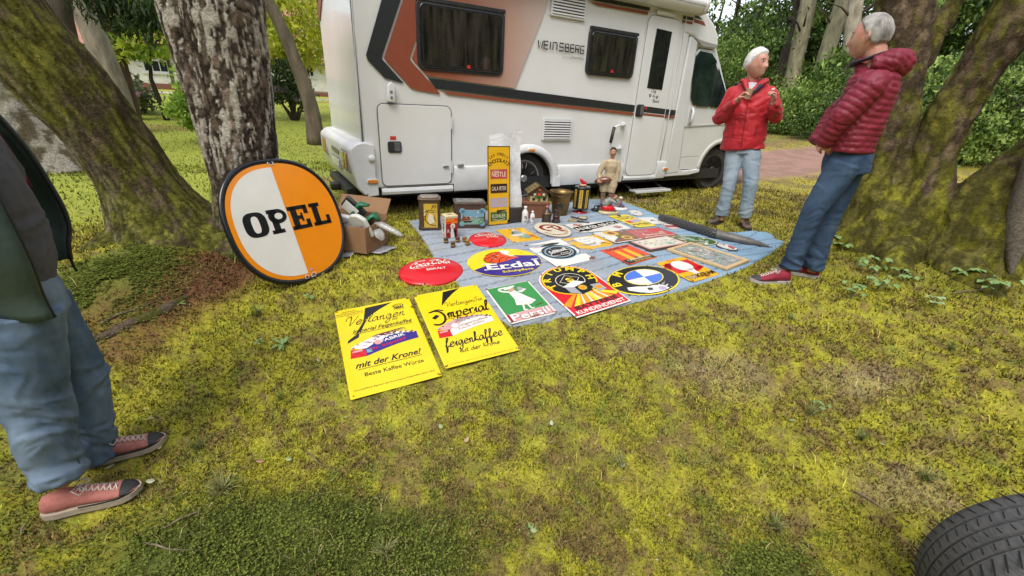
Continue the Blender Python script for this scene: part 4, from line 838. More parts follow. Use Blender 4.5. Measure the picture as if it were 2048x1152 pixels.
# awning
mb = MB(); mb.prism([(-.17, 2.375), (-.185, 2.43), (-.15, 2.49), (-.03, 2.50), (0, 2.47), (0, 2.335), (-.06, 2.32), (-.14, 2.335)], .9, 4.33, 'x'); aw = mb.build('awning', plastic, CV, bevel=.02, seg=3)
MB().prism([(-.175, 2.365), (-.19, 2.43), (-.155, 2.5), (-.03, 2.505), (0, 2.48), (0, 2.33), (-.06, 2.31), (-.145, 2.325)], 4.335, 4.40, 'x').build('end_cap', M('cap_cream', (.66, .63, .56), .4), aw, bevel=.02, seg=3)
MB().tube([(1.0, -.172, 2.40), (4.32, -.172, 2.40)], .006, 6).build('groove', seal, aw)
# graphics on the side
strip('stripe', [(.50, 2.42), (.317, 1.954), (.145, 1.51), (.158, 1.47), (.305, 1.33), (.485, 1.295), (.29, 1.485), (.29, 1.51), (.50, 2.0), (.66, 2.42)], blk)
strip('stripe', [(.68, 2.42), (.515, 1.99), (.310, 1.51), (.31, 1.49), (.55, 1.26), (.60, 1.245), (.86, 1.218), (.555, 1.50), (.555, 1.52), (.62, 1.68), (.93, 2.42)], rust)
gm_ = bpy.data.materials.new('stripe_fade'); n_, l_, b_ = nodes(gm_); tc = n_.new('ShaderNodeTexCoord'); sp = n_.new('ShaderNodeSeparateXYZ'); l_.new(tc.outputs['Object'], sp.inputs[0])
mr = n_.new('ShaderNodeMapRange'); mr.inputs[1].default_value = .65; mr.inputs[2].default_value = 2.1; l_.new(sp.outputs[0], mr.inputs[0])
l_.new(ramp(n_, l_, mr.outputs[0], [(0, (.29, .075, .04)), (.25, (.32, .105, .06)), (.62, (.44, .25, .19)), (1, (.57, .47, .42))]), b_.inputs['Base Color']); b_.inputs['Roughness'].default_value = .4
strip('fade_panel', [(.95, 2.42), (.64, 1.68), (.575, 1.52), (.575, 1.51), (.72, 1.378), (1.0, 1.36), (1.72, 1.322), (1.88, 1.70), (2.03, 2.05), (2.17, 2.42)], gm_)
strip('stripe', [(.725, 1.362), (1.66, 1.312), (3.545, 1.222), (3.545, 1.140), (1.66, 1.222), (.81, 1.268)], blk)
strip('stripe', [(.865, 1.252), (1.66, 1.210), (3.545, 1.128), (3.545, 1.098), (1.66, 1.182), (.94, 1.22)], rust)
strip('stripe', [(4.14, 1.196), (4.34, 1.187), (4.34, 1.117), (4.14, 1.124)], blk); strip('stripe', [(4.14, 1.114), (4.34, 1.106), (4.34, 1.08), (4.14, 1.087)], rust)
strip('stripe', [(2.5, 2.305), (3.55, 2.31), (3.55, 2.275), (2.5, 2.262)], blk); strip('stripe', [(2.62, 2.25), (3.53, 2.262), (3.53, 2.232), (2.75, 2.225)], rust); strip('stripe', [(4.15, 2.30), (4.34, 2.30), (4.34, 2.262), (4.15, 2.262)], blk); strip('stripe', [(4.15, 2.252), (4.34, 2.25), (4.34, 2.22), (4.15, 2.222)], rust)
def wein(p):
    k = M('print_black', (.02, .02, .02), .5); L = .074; W_ = .645 / 9; t = .0145
    def seg(i, pts): p.stroke([(i * W_ + a * W_ * .84, b * L) for a, b in pts], t, k, 1, smooth=False)
    seg(0, [(0, 1), (.25, 0), (.5, .8), (.75, 0), (1.05, 1)])
    E_ = [(1, 1), (.12, 1), (.12, 0), (1, 0)]; seg(1, E_); seg(1, [(.12, .52), (.95, .52)]); seg(2, [(.3, 1), (.3, 0)])
    seg(3, [(-.3, 0), (-.3, 1), (.45, 1), (.6, .8), (.6, 0)]); seg(4, [(.95, 1), (0, 1), (0, .5), (.85, .5), (.85, 0), (-.1, 0)])
    seg(5, [(.1, 0), (.1, 1), (.85, 1), (.85, .56), (.1, .5), (.95, .5), (.95, 0), (.1, 0)]); seg(6, E_); seg(6, [(.12, .52), (.95, .52)])
    seg(7, [(.12, 0), (.12, 1), (.95, 1), (.95, .5), (.12, .5), (.6, .5), (.95, 0)]); seg(8, [(1, 1), (.12, 1), (.12, 0), (.95, 0), (.95, .45), (.4, .45)])
vprint(CV, 1.985, 1.735, -.0035, wein, 'lettering')
def pep(p):
    p.text('EDITION', 0, 0, .019, M('print_grey', (.28, .28, .28), .5), align='r'); p.text('[PEPPER]', .012, 0, .024, M('print_grey2', (.06, .06, .06), .5), w=.185, align='l')
vprint(CV, 2.425, 1.668, -.0035, pep, 'lettering')
# rear bumper unit with lamps, wraps round the corner
mb = MB(); q = [(.13, .25), (.02, .24), (-.05, .33), (-.09, .60), (-.085, .69), (-.02, .745), (.06, .76), (.15, .735), (.15, .25)]
mb.prism(q, -.035, WD + .02); bp = mb.build('bumper', plastic, CV, bevel=.016, seg=2)
MB().prism([(.05, .23), (.16, .24), (.158, .40), (.05, .40)], -.044, -.03).build('corner_piece', plastic, bp, bevel=.008)
for y in (.16, .40, 1.45, 1.78):
    pass
def lamp_block(y0, y1, z0, z1, x=-.088, name='tail_light'):
    hsg = MB().prism([(y0 - .02, z0 - .02), (y1 + .02, z0 - .02), (y1 + .02, z1 + .02), (y0 - .02, z1 + .02)], x - .004, x + .05, 'x').build(name, M('lamp_recess', (.33, .33, .34), .4), bp, bevel=.01)
    for i in range(3):
        a = y0 + (y1 - y0) * i / 3; MB().prism(rrect(a + .012, z0, a + (y1 - y0) / 3 - .012, z1, .02, 4), x - .018, x - .002, 'x').build('lens', [M('lens_orange', (.42, .20, .08), .15, coat=1), M('lens_red', (.36, .04, .03), .15, coat=1), M('lens_clear', (.5, .46, .4), .12, coat=1)][i], hsg, bevel=.008)
lamp_block(.10, .42, .47, .64); lamp_block(1.55, 1.87, .47, .64)
MB().prism(rrect(.62, .40, 1.22, .52, .02, 3), -.080, -.04, 'x').build('plate_recess', M('lamp_recess', (.33, .33, .34), .4), bp)
npl = MB().prism(rrect(.70, .415, 1.18, .50, .008, 3), -.090, -.082, 'x').build('number_plate', enamel('plate', (.7, .7, .66)), bp, bevel=.002)
MB().prism(rrect(.60, .57, 1.05, .62, .015, 3), -.098, -.06, 'x').build('third_lamp', M('lamp_smoke', (.14, .14, .15), .3), bp)
o = MB().lathe([(.034, 0), (.036, .012), (.026, .022), (.002, .026)], n=20).build('round_cap', plastic, bp, smooth=True); o.location = (.115, -.035, .605); o.rotation_euler = (radians(90), 0, 0)
oval_lamp(.105, .385, .115, .05, y=-.044, parent=bp)
tb = MB(); tb.box((-.02, 1.0, .20), (.12, 1.2, .08)); tb.box((-.10, .95, .17), (.14, .10, .09)); tb.box((-.13, .85, .19), (.10, .07, .06)); tb.build('tow_bar', blackp, CV, bevel=.01)
# faint marks and stripe on the rear wall
MB().prism([(1.96, 2.12), (1.30, 2.42), (1.18, 2.36), (1.90, 1.96), (1.96, 1.98)], .048, .058, 'x').build('rear_stripe', rust, CV)
MB().prism([(1.96, 2.20), (1.45, 2.45), (1.38, 2.42), (1.96, 2.14)], .046, .057, 'x').build('rear_stripe', blk, CV)

# cab
cabp = M('cab_white', (.70, .70, .685), .25, col2=(.66, .66, .64), scale=2, coat=.4)
ol = [(4.34, .30), (5.10, .32)] + arc_pts(FW[0], FW[1] + .02, .42, 178, 2, 14) + [(6.05, .30), (6.65, .33), (6.74, .55), (6.72, .85), (6.55, 1.02), (6.05, 1.14), (5.62, 1.26), (5.40, 1.52), (4.98, 2.02), (4.80, 2.06), (4.34, 2.06)]
cab = MB().prism(ol, .05, WD - .05).build('cab', cabp, CV, bevel=.045, seg=4)
MB().prism([(5.66, 1.27), (5.44, 1.52), (5.02, 2.0), (4.99, 1.98), (5.41, 1.50), (5.62, 1.25)], .16, WD - .16).build('windscreen', glass, cab)
MB().prism([(4.36, .30), (4.36, 2.1), (4.52, 2.05), (4.60, .9), (4.66, .32)], -.0, .06).build('cab_pillar_panel', cabp, CV, bevel=.02, seg=3)
# cab door as a raised panel with seam
cdo = [(4.68, .36), (5.12, .345), (5.17, .50), (5.30, .66), (5.52, .76), (5.56, 1.24), (5.42, 1.42), (4.96, 1.93), (4.88, 1.985), (4.62, 1.985), (4.56, 1.93), (4.60, 1.1)]
MB().prism(cdo, .036, .052).build('door_gap', seal, cab)
cdr = MB().prism(inset(cdo, .008), .028, .05).build('cab_door', cabp, cab, bevel=.006)
wn = [(4.625, 1.38), (4.585, 1.60), (4.57, 1.87), (4.62, 1.925), (4.86, 1.915), (5.0, 1.82), (5.40, 1.40), (5.42, 1.33), (5.36, 1.255), (4.80, 1.275), (4.68, 1.31)]
f = MB().prism(wn, .016, .032).build('window_frame', blackp, cdr, bevel=.006)
cg_ = M('cab_glass', (.008, .014, .012), .03, col2=(.03, .05, .042), scale=3, coat=1)
MB().prism(inset([(4.625, 1.38), (4.585, 1.60), (4.57, 1.87), (4.62, 1.925), (4.86, 1.915), (4.98, 1.84), (5.03, 1.27), (4.80, 1.275), (4.68, 1.31)], .022), .008, .018).build('pane', cg_, f, bevel=.004)
MB().prism(inset([(5.08, 1.76), (5.40, 1.40), (5.42, 1.33), (5.36, 1.255), (5.08, 1.265)], .014), .009, .018).build('quarter_pane', cg_, f, bevel=.004)
gh = MB(); gh.tube([(4.70, .02, 1.23), (4.685, -.02, 1.19), (4.685, -.025, 1.06), (4.70, .02, 1.01)], [.016, .02, .02, .016], 8); gh.build('handle', plastic, cdr, smooth=True)
MB().prism(rrect(4.665, .985, 4.735, 1.255, .03, 5), .018, .03).build('handle_dish', M('handle_dish', (.5, .5, .5), .4), cdr, bevel=.004)
MB().box((4.715, .024, 1.285), (.035, .004, .04)).build('red_sticker', enamel('latchred', (.55, .04, .03)), cdr)
MB().prism([(4.61, .965), (5.56, 1.02), (5.56, 1.035), (4.61, .985)], .018, .03).build('crease', M('cab_crease', (.45, .45, .44), .4), cdr)
MB().tube([(4.68, .03, .545), (5.05, .03, .555), (5.08, .03, .56)], .0035, 6).build('lower_line', seal, cdr)
# front arch lip, sill, front
vv = []; V = arc_pts(FW[0], FW[1] + .02, .50, 168, 10, 18); U = arc_pts(FW[0], FW[1] + .02, .415, 180, 0, 18)
for (ax, az), (bx, bz) in zip(V, U): vv += [(ax, .045, az), (ax * .6 + bx * .4, .018, az * .6 + bz * .4), (bx, .01, bz), (bx, .08, bz)]
mb = MB(); mb.add(vv, [(i * 4 + j, i * 4 + j + 1, (i + 1) * 4 + j + 1, (i + 1) * 4 + j) for i in range(18) for j in range(3)]); mb.build('front_arch', cabp, cab, smooth=True)
mb = MB(); mb.prism([(4.36, .27), (4.9, .275), (5.14, .31), (5.14, .36), (4.75, .345), (4.55, .40), (4.36, .52)], .005, .06); mb.build('cab_sill', plastic, CV, bevel=.012, seg=3)
mb = MB(); P = arc_pts(FW[0], FW[1] + .02, .415, 185, -5, 14); mb.add([(x, y, z) for (x, z) in P for y in (.06, .40)], [(2 * i, 2 * i + 1, 2 * i + 3, 2 * i + 2) for i in range(14)]); mb.add([(x, .40, z) for x, z in P], [tuple(range(15))]); mb.build('arch_liner', blackp, CV)
for y0, y1 in ((.10, .42), (WD - .42, WD - .10)): MB().prism([(6.52, .78), (6.75, .80), (6.70, .98), (6.5, 1.05)], y0 - .03, y1 - .03).build('headlight', M('lamp_smoke', (.14, .14, .15), .3), cab, bevel=.02)
MB().prism([(6.65, .30), (6.78, .32), (6.80, .52), (6.74, .58), (6.65, .55)], .06, WD - .06).build('front_bumper', blackp, cab, bevel=.02)
# over-cab cap
cp = [(4.20, 2.12), (4.42, 2.10), (4.62, 1.985), (4.92, 1.99), (4.945, 2.05), (4.90, 2.16), (4.77, 2.28), (4.60, 2.375), (4.42, 2.46), (4.30, 2.56), (4.1, 2.615), (3.9, 2.62), (4.1, 2.5)]
cap = MB().prism(cp, -.002, WD).build('overcab_cap', paint, CV, bevel=.04, seg=4)
MB().prism([(4.44, 2.08), (4.62, 1.995), (4.905, 2.0), (4.92, 2.045), (4.66, 2.06)], -.008, .01).build('grey_recess', M('recess_grey', (.33, .32, .30), .5), cap, bevel=.004)
MB().prism([(4.36, 2.30), (4.52, 2.295), (4.44, 2.325), (4.38, 2.335), (4.36, 2.335)], -.006, -.002).build('stripe_black', blk, cap); MB().prism([(4.36, 2.25), (4.60, 2.235), (4.545, 2.278), (4.36, 2.285)], -.006, -.002).build('stripe_red', rust, cap)
# mirror
mm = MB(); mm.box((5.40, -.16, 1.45), (.10, .14, .30)); mm.tube([(5.36, .04, 1.36), (5.38, -.12, 1.36)], .03, 8); mm.build('mirror', blackp, cab, bevel=.03, seg=3)
# exterior pipe line beside the door
MB().tube([(4.20, -.006, 2.31), (4.225, -.006, 2.0), (4.215, -.006, 1.2), (4.205, -.006, .52)], .007, 6).build('cable_duct', plastic, CV, smooth=True)
# wheels
def wheel(c, tw=.21, R=.335, dark=False):
    W = empty('wheel', c); W.parent = CV
    prof = [(.19, 0), (.225, .006), (R - .05, -.004), (R - .012, .02), (R, .05), (R, tw - .05), (R - .012, tw - .02), (R - .05, tw), (.19, tw)]
    t = MB().lathe(prof, n=56); o = t.build('tyre', rubber, W, smooth=True); autosmooth(o)
    o.rotation_euler = (radians(-90), 0, 0)
    tr_ = MB()
    for i in range(44):
        a = 2 * pi * i / 44
        for k, yy in enumerate((.035, .085, .135, .18)): aa = a + (.07 if k % 2 else 0); tr_.box(((R + .003) * cos(aa), (R + .003) * sin(aa), yy), (.016, .034, .036), aa)
    q = tr_.build('tread', rubber, W); q.rotation_euler = (radians(-90), 0, 0); q['kind'] = 'stuff'
    rim = MB().lathe([(.205, .0), (.222, .004), (.218, .02), (.20, .05), (.19, .10), (.19, .18), (.03, .18)], n=48).build('rim', M('rim_dark', (.03, .03, .032), .35, .6), W, smooth=True); rim.rotation_euler = (radians(-90), 0, 0)
    al = M('rim_shadow', (.06, .06, .06), .4, .6) if dark else M('rim_silver', (.62, .62, .62), .28, .8)
    MB().lathe([(.212, .0), (.218, -.003), (.221, .003), (.205, .016), (.203, .010)], n=48).build('rim_edge', al, W, smooth=True).rotation_euler = (radians(-90), 0, 0)
    for k in range(5):
        for s_ in (-.20, .20):
            a = 2 * pi * k / 5 + .3; a1 = a + s_; sp = MB(); p0 = Vector((.05 * cos(a), .018, .05 * sin(a))); p1 = Vector((.207 * cos(a1), .010, .207 * sin(a1)))
            sp.tube([p0, (p0 + p1) / 2 + Vector((0, -.006, 0)), p1], [.013, .010, .011], 6); sp.build('spoke', al, W, smooth=True)
    MB().lathe([(.045, -.0), (.045, -.012), (.025, -.018), (.002, -.019)][::-1], n=20).build('hub_cap', al, W, smooth=True).rotation_euler = (radians(-90), 0, 0)
    return W
w1 = wheel((RW[0], .075, .325)); w2 = wheel((FW[0], .09, .335), dark=True); w2.rotation_euler = (0, 0, radians(-7))
wheel((RW[0], WD - .28, .325)); wheel((FW[0], WD - .28, .335))
# underside, its chassis box set low and wide to block light beneath; step
MB().box((3.0, WD / 2, .275), (5.8, 1.84, .15)).build('chassis', blackp, CV); MB().box((1.95, 1.0, .33), (.1, 1.5, .1)).build('axle', blackp, CV); MB().box((3.1, .9, .18), (1.0, 1.3, .16)).build('tank', blackp, CV, bevel=.02)
st = MB().prism(rrect(3.66, -.17, 4.36, -.02, .015, 3), .10, .122, 'z').build('step', M('step_alu', (.55, .55, .54), .45, .3, col2=(.4, .4, .4), scale=60), CV, bevel=.004)
MB().box((4.01, -.168, .108), (.70, .014, .035)).build('step_edge', plastic, st, bevel=.004)
for x in (3.70, 4.32): mb = MB(); mb.tube([(x, -.05, .112), (x, .12, .165), (x, .2, .26)], .014, 6); mb.build('step_arm', blackp, st)
for i in range(12): MB().box((3.75 + i * .045, -.09, .1235), (.028, .05, .003)).build('step_grip', M('step_grip', (.3, .3, .3), .7), st)
# ================================================================== CLOTH
def cloth():
    n = 190; xs = np.linspace(-1.2, 2.85, n); ys = np.linspace(2.4, 6.1, n); X, Y = np.meshgrid(xs, ys, indexing='ij')
    # clip grid points to the outline by pulling outside points onto it
    ins = inpoly(X, Y, CLOTH); P = np.array(CLOTH + CLOTH[:1])
    keep = ins.copy(); keep[1:] |= ins[:-1]; keep[:-1] |= ins[1:]; keep[:, 1:] |= keep[:, :-1] & ins[:, 1:] | ins[:, :-1]; keep[:, :-1] |= ins[:, 1:]
    idx = -np.ones(X.shape, int); pts = []
    A, B = P[:-1], P[1:]
    for i in range(n):
        for j in range(n):
            if not keep[i, j]: continue
            p = np.array([X[i, j], Y[i, j]])
            if not ins[i, j]:
                t = np.clip(((p - A) * (B - A)).sum(1) / ((B - A) ** 2).sum(1), 0, 1); q = A + (B - A) * t[:, None]; p = q[((q - p) ** 2).sum(1).argmin()]
            idx[i, j] = len(pts); pts.append(p)
    Q = np.array(pts); x, y = Q[:, 0], Q[:, 1]
    dd = np.full(len(Q), 9.)
    for a, b in zip(A, B):
        t = np.clip(((Q - a) * (b - a)).sum(1) / ((b - a) ** 2).sum(), 0, 1); dd = np.minimum(dd, np.linalg.norm(Q - (a + (b - a) * t[:, None]), axis=1))
    # quilting lines run roughly towards the camper; slight waves
    u = x * cos(radians(28)) + y * sin(radians(28)); v = -x * sin(radians(28)) + y * cos(radians(28))
    z = H(x, y) + .010 + .004 * ss(0, .06, dd) - .012 * ss(.03, 0, dd)
    ph = v + .012 * np.sin(u * 7) + .03 * (fbm(u * 1.3, v * 1.3, 0, 2, 301) - .5)
    qf = np.abs(((ph / .135) % 1) - .5) * 2; edge = ss(.86, 1.0, qf)
    z = z - .009 * edge + .006 * np.sin(ph / .135 * 2 * pi) * (fbm(u * 3, v * 3, 0, 2, 303) - .2)
    z = z + (fbm(u * 5, v * 9, 0, 3, 305) - .5) * .006
    # rolled up lip at the far right corner
    lip = ss(.22, .02, np.hypot((x - 2.62) / 1.6, (y - 4.45) / .6)) ; z = z + .05 * lip * ss(.14, .02, dd)
    V = np.stack([x, y, z], -1); Fs = []
    for i in range(n - 1):
        for j in range(n - 1):
            q = (idx[i, j], idx[i + 1, j], idx[i + 1, j + 1], idx[i, j + 1])
            if min(q) >= 0: Fs.append(q)
    grey = mixc(np.tile([.285, .32, .37], (len(x), 1)), [.22, .34, .46], ss(.4, 2.2, x + .1 * y - .2)); grey = grey * (1 - .6 * ss(.84, 1, qf))[:, None] * (.85 + .3 * fbm(x * 6, y * 6, 0, 3, 307))[:, None]
    dirt = ss(.55, .75, fbm(x * 3, y * 3, 0, 4, 309)); grey = mixc(grey, [.30, .29, .26], dirt * .3)
    cm_ = attr_mat('blanket_cloth', .85, nscale=180, bscale=260, bstr=.35, spec=.25)
    o = raw('ground_cloth', V, Fs, cm_, smooth=True, col=grey)
    s_ = o.modifiers.new('t', 'SOLIDIFY'); s_.thickness = .006; s_.offset = -1
    tag(o, 'light blue quilted plastic ground cloth spread out under the tin signs', 'ground cloth')
cloth()
# ================================================================== SIGNS LAID OUT
steel = M('sign_edge', (.10, .085, .07), .5, .3, col2=(.2, .1, .05), scale=40)
def frame_of(c, u, v, lift=0.):
    u, v = Vector(u).normalized(), Vector(v).normalized(); n = u.cross(v).normalized(); m = Matrix((u, v, n)).transposed().to_4x4(); m.translation = Vector(c) + n * lift; return m
def sign(name, label, c, u, v, w, h, fn, base='white', outline=None, cat='sign', lift=.006, th=.004, rim=None, group=None, grp=None, edge=True):
    E = empty(name, label=label, cat=cat, group=group); E.matrix_world = frame_of(c, u, v, lift)
    O = outline or rrect(-w / 2, -h / 2, w / 2, h / 2, .006, 3)
    n = len(O); cx = sum(p[0] for p in O) / n; cy = sum(p[1] for p in O) / n; I_ = [(cx + (x - cx) * .965, cy + (y - cy) * .965) for x, y in O]
    mb = MB(); V = [(x, y, -th) for x, y in O] + [(x, y, -.0015) for x, y in O] + [(x, y, 0) for x, y in I_]
    mb.add(V, [tuple(range(n - 1, -1, -1))] + [(i, (i + 1) % n, n + (i + 1) % n, n + i) for i in range(n)], steel); mb.add(V, [(n + i, n + (i + 1) % n, 2 * n + (i + 1) % n, 2 * n + i) for i in range(n)] + [tuple(range(2 * n, 3 * n))], EM(rim) if rim else (EM(base) if isinstance(base, str) else base))
    mb.build('plate', None, E)
    p = Print(z=.0006); fn(p, w, h); 
    # chips in the enamel, along the edge and at the nail holes
    ch = Print(z=.0006, step=.0005); r_ = random.Random(hash(name + label) % 999 if False else len(label) * 7 + int(w * 1000))
    for k in range(7):
        i = r_.randrange(n); a = r_.random(); q = (O[i][0] * (1 - a) + O[(i + 1) % n][0] * a, O[i][1] * (1 - a) + O[(i + 1) % n][1] * a); s_ = r_.uniform(.004, .012) * min(1, w / .35)
        ch.poly([(cx + (q[0] - cx) * .975 + s_ * r_.uniform(.5, 1.1) * cos(t), cy + (q[1] - cy) * .975 + s_ * r_.uniform(.4, 1) * sin(t)) for t in [j * pi / 4 for j in range(8)]], 'rust', 8)
    for sx in (-1, 1):
        for sy in (-1, 1):
            if outline is None and w > .3: ch.ell(sx * (w / 2 - .018), sy * (h / 2 - .018), .004, .004, 'black', 9, n=8)
    ch.build(E, 'chips')
    p.build(E, 'print'); return E
def pack(p, x0, y0, w, h, side, colr):
    "the curved coffee packet: red end, long curved body in perspective"
    n = 10; top = [(x0 + w * .22 + (w * .78) * t, y0 + h * (.50 + .85 * sin(pi * t * .75 + .2)) * .62 + h * .18 * t) for t in [i / n for i in range(n + 1)]]
    bot = [(x0 + w * .22 + (w * .78) * t, y0 + h * (.0 + .30 * sin(pi * t * .55) + .10 * t)) for t in [i / n for i in range(n + 1)]]
    p.poly(bot + top[::-1], side, 2)
    tp2 = [(x + w * (-.20 + .12 * i / n), y + h * (.24 - .10 * i / n)) for i, (x, y) in enumerate(top)]
    p.poly(top + tp2[::-1], colr, 2)
    p.poly([(x0, y0 + h * .04), (x0 + w * .22, bot[0][1]), top[0], (x0 - w * .0 + .01, top[0][1] + h * .12)], 'red', 3); p.stroke([(x0, y0 + h * .04), (x0 + w * .11, y0 + h * .25), (x0 + w * .22, y0)], .002, 'dkred', 4, smooth=False); p.stroke([(x0 + w * .02, top[0][1] + .01), (x0 + w * .11, y0 + h * .25), top[0]], .002, 'dkred', 4, smooth=False)
    p.rect(x0 + w * .04, y0 + h * .33, x0 + w * .18, y0 + h * .43, 'pink', 4)
    r_ = random.Random(5); n = len(top)
    for k in range(46):
        i = r_.randrange(n); f = r_.random(); x = top[i][0] * f + tp2[i][0] * (1 - f); y = top[i][1] * f + tp2[i][1] * (1 - f); p.ell(x, y, r_.uniform(.006, .016), r_.uniform(.003, .007), ('dkred', 'blue', 'pink', 'black', 'grey')[k % 5], 3.2, n=7, rot=r_.uniform(-.4, .8), wob=.3)
    return top, bot
def y1(p, w, h):
    p.poly([(-.055, .375), (.125, .385), (.03, .33), (-.03, .285), (-.085, .235)], 'black', 1); p.poly([(-.085, .235), (-.06, .25), (-.115, .14), (-.155, .11)], 'black', 1); p.poly([(-.165, .10), (-.125, .125), (-.135, .085), (-.205, .045), (-.20, .07)], 'black', 1)
    for k, t in enumerate(('IMPERIAL', 'FEIGENKAFFEEFABRIK', 'ALLE RESTGEMEINDEN IN W', 'W I E N')): p.text(t, -.155, .365 - k * .018, .009, 'black', w=.03 + .008 * len(t) if k < 3 else .05)
    for i in range(5): p.poly([(.155 + (i - 2) * .014, .315), (.148 + (i - 2) * .017, .345), (.162 + (i - 2) * .014, .325)], 'black', 1)
    p.ring(.155, .325, .038, .026, .004, 'black', 2, a0=.2, a1=2.9); p.ell(.155, .312, .035, .006, 'black', 1); p.rect(.12, .296, .19, .302, 'black', 1); p.text('SCHUTZMARKE', .155, .283, .006, 'black', w=.07)
    p.script('Verlangen', -.195, .215, .042, .009, 'black', w=.37, slant=.35); p.text('Sie', .105, .185, .024, 'black', shear=.4)
    p.text('Imperial Feigenkaffee', .02, .130, .036, 'black', w=.37, shear=.45, bold=.008); p.rect(-.16, .118, .205, .122, 'black')
    t, b = pack(p, -.205, -.10, .41, .150, 'blue', 'white')
    for k in range(9): p.ring(-.02 + .018 * k, .045 + .002 * k, .05 - .003 * k, .03, .004, ('dkred', 'blue', 'black')[k % 3], 3, a0=.3, a1=2.6, n=12)
    p.text('FABRIK', .06, .0, .026, 'white', 4, w=.15, rot=.13, bold=.02); p.text('Dr. Imperial', .02, -.045, .024, 'red', 4, w=.22, rot=.16, bold=.01); p.ell(-.035, .0, .022, .022, 'pink', 4)
    p.rect(-.11, -.075, -.08, -.045, 'sky', 4)
    p.text('mit der Krone!', .0, -.185, .046, 'black', w=.38, shear=.4, bold=.02); p.rect(-.18, -.200, .185, -.196, 'black')
    p.text('Beste Kaffee Würze', .015, -.262, .030, 'black', w=.33, bold=.006); p.text('Unverkäufliches Eigentum der Firma Imperial Feigenkaffee Fabrik, Wien', 0, -.355, .010, 'black', w=.44)
sign('tin_sign', 'yellow enamel sign reading mit der Krone, lying nearest to the man on the left', (-.765, 2.233, -.191), (.897, .438, .060), (-.442, .882, .163), .491, .808, y1, 'yellow')
def y2(p, w, h):
    p.poly([(-.03, .37), (.10, .385), (.03, .33), (-.03, .27), (-.085, .205)], 'black', 1)
    p.script('VerlangenSie', -.06, .185, .024, .005, 'black', w=.27, slant=.2)
    p.ring(-.155, .085, .065, .085, .016, 'black', 2, a0=-2.2, a1=2.0, n=26); p.stroke([(-.19, .155), (-.13, .17), (-.09, .15)], .012, 'black'); p.poly([(-.185, .09), (-.15, .12), (-.13, .10), (-.165, .07)], 'black', 2)
    p.script('mperial', -.085, .060, .056, .017, 'black', w=.30, slant=.2, pen=.8)
    pack(p, -.195, -.13, .39, .15, 'white', 'pink'); p.text('IMPERIAL', .06, .0, .030, 'grey', 4, w=.20, rot=.10, bold=.01); p.ell(-.065, -.035, .03, .03, 'pink', 4); p.ell(-.065, -.035, .024, .024, 'white', 5); p.text('Feigenkaffee', .06, -.04, .020, 'dkred', 4, w=.22, rot=.14); p.text('Fabrik WIEN', .04, -.07, .016, 'dkred', 4, w=.18, rot=.15)
    for k in range(6): p.ring(-.08 + .05 * k, .03 + .004 * k, .028, .022, .004, 'dkred', 3, a0=.1, a1=3, n=10)
    p.script('feigenkaffee', -.185, -.225, .042, .012, 'black', w=.38, slant=.2, pen=.8); p.script('mit der Krone', -.115, -.295, .020, .006, 'black', w=.26, slant=.2)
    p.text('Unverkäufliches Eigentum der Firma Imperial Feigenkaffee Fabrik, Wien', 0, -.375, .006, 'black', w=.40)
sign('tin_sign', 'yellow enamel sign with old German script, second from the left on the moss', (-.313, 2.482, -.156), (.916, .397, .053), (-.468, .872, .145), .473, .787, y2, 'yellow')
def persil(p, w, h):
    p.rect(-w / 2 + .012, -.125, w / 2 - .012, h / 2 - .008, 'green', 1)
    p.poly([(-.035, .12), (.02, .135), (.035, .10), (.075, .02), (.11, -.035), (.06, -.065), (.0, -.06), (-.05, -.045), (-.03, .03)], 'white', 3); p.ell(.0, .155, .024, .026, 'skin', 3); p.ell(-.005, .18, .05, .016, 'white', 4, rot=.25); p.stroke([(-.025, .125), (-.075, .15), (-.085, .185), (-.02, .19)], .018, 'white', 4); p.poly([(.03, .11), (.09, .135), (.11, .12), (.06, .09)], 'white', 4); p.ell(.065, .14, .02, .028, 'grey', 4)
    for a, b in (((-.005, -.06), (-.02, -.115)), ((.03, -.06), (.035, -.112))): p.stroke([a, b], .014, 'white', 3); p.ell(b[0] + .008, b[1] - .004, .016, .006, 'white', 4)
    for t in ([(-.02, .06), (.0, -.04)], [(.02, .07), (.05, -.03)], [(-.03, .09), (.03, .1)]): p.stroke(t, .003, 'grey', 5)
    p.poly([(.07, -.10), (.15, -.09), (.13, -.075), (.08, -.085)], 'dkgreen', 2)
    p.rect(-w / 2 + .012, -h / 2 + .01, w / 2 - .012, -.128, 'pink', 1); p.rect(-w / 2 + .012, -h / 2 + .01, -w / 2 + .03, -.128, 'dkred', 2)
    p.text('Persil', .0, -.208, .075, 'dkred', 3, w=.305, bold=.05); p.text('Persil', .0, -.206, .072, 'white', 4, w=.295, bold=.025); p.ell(.02, -.205, .03, .010, 'rust', 5, wob=.3); p.ell(.13, -.2, .02, .014, 'pink', 5, wob=.3)
sign('tin_sign', 'green enamel sign with a woman in white and the word Persil', (.063, 2.756, -.116), (.909, .411, .069), (-.482, .866, .134), .357, .453, persil, 'white')
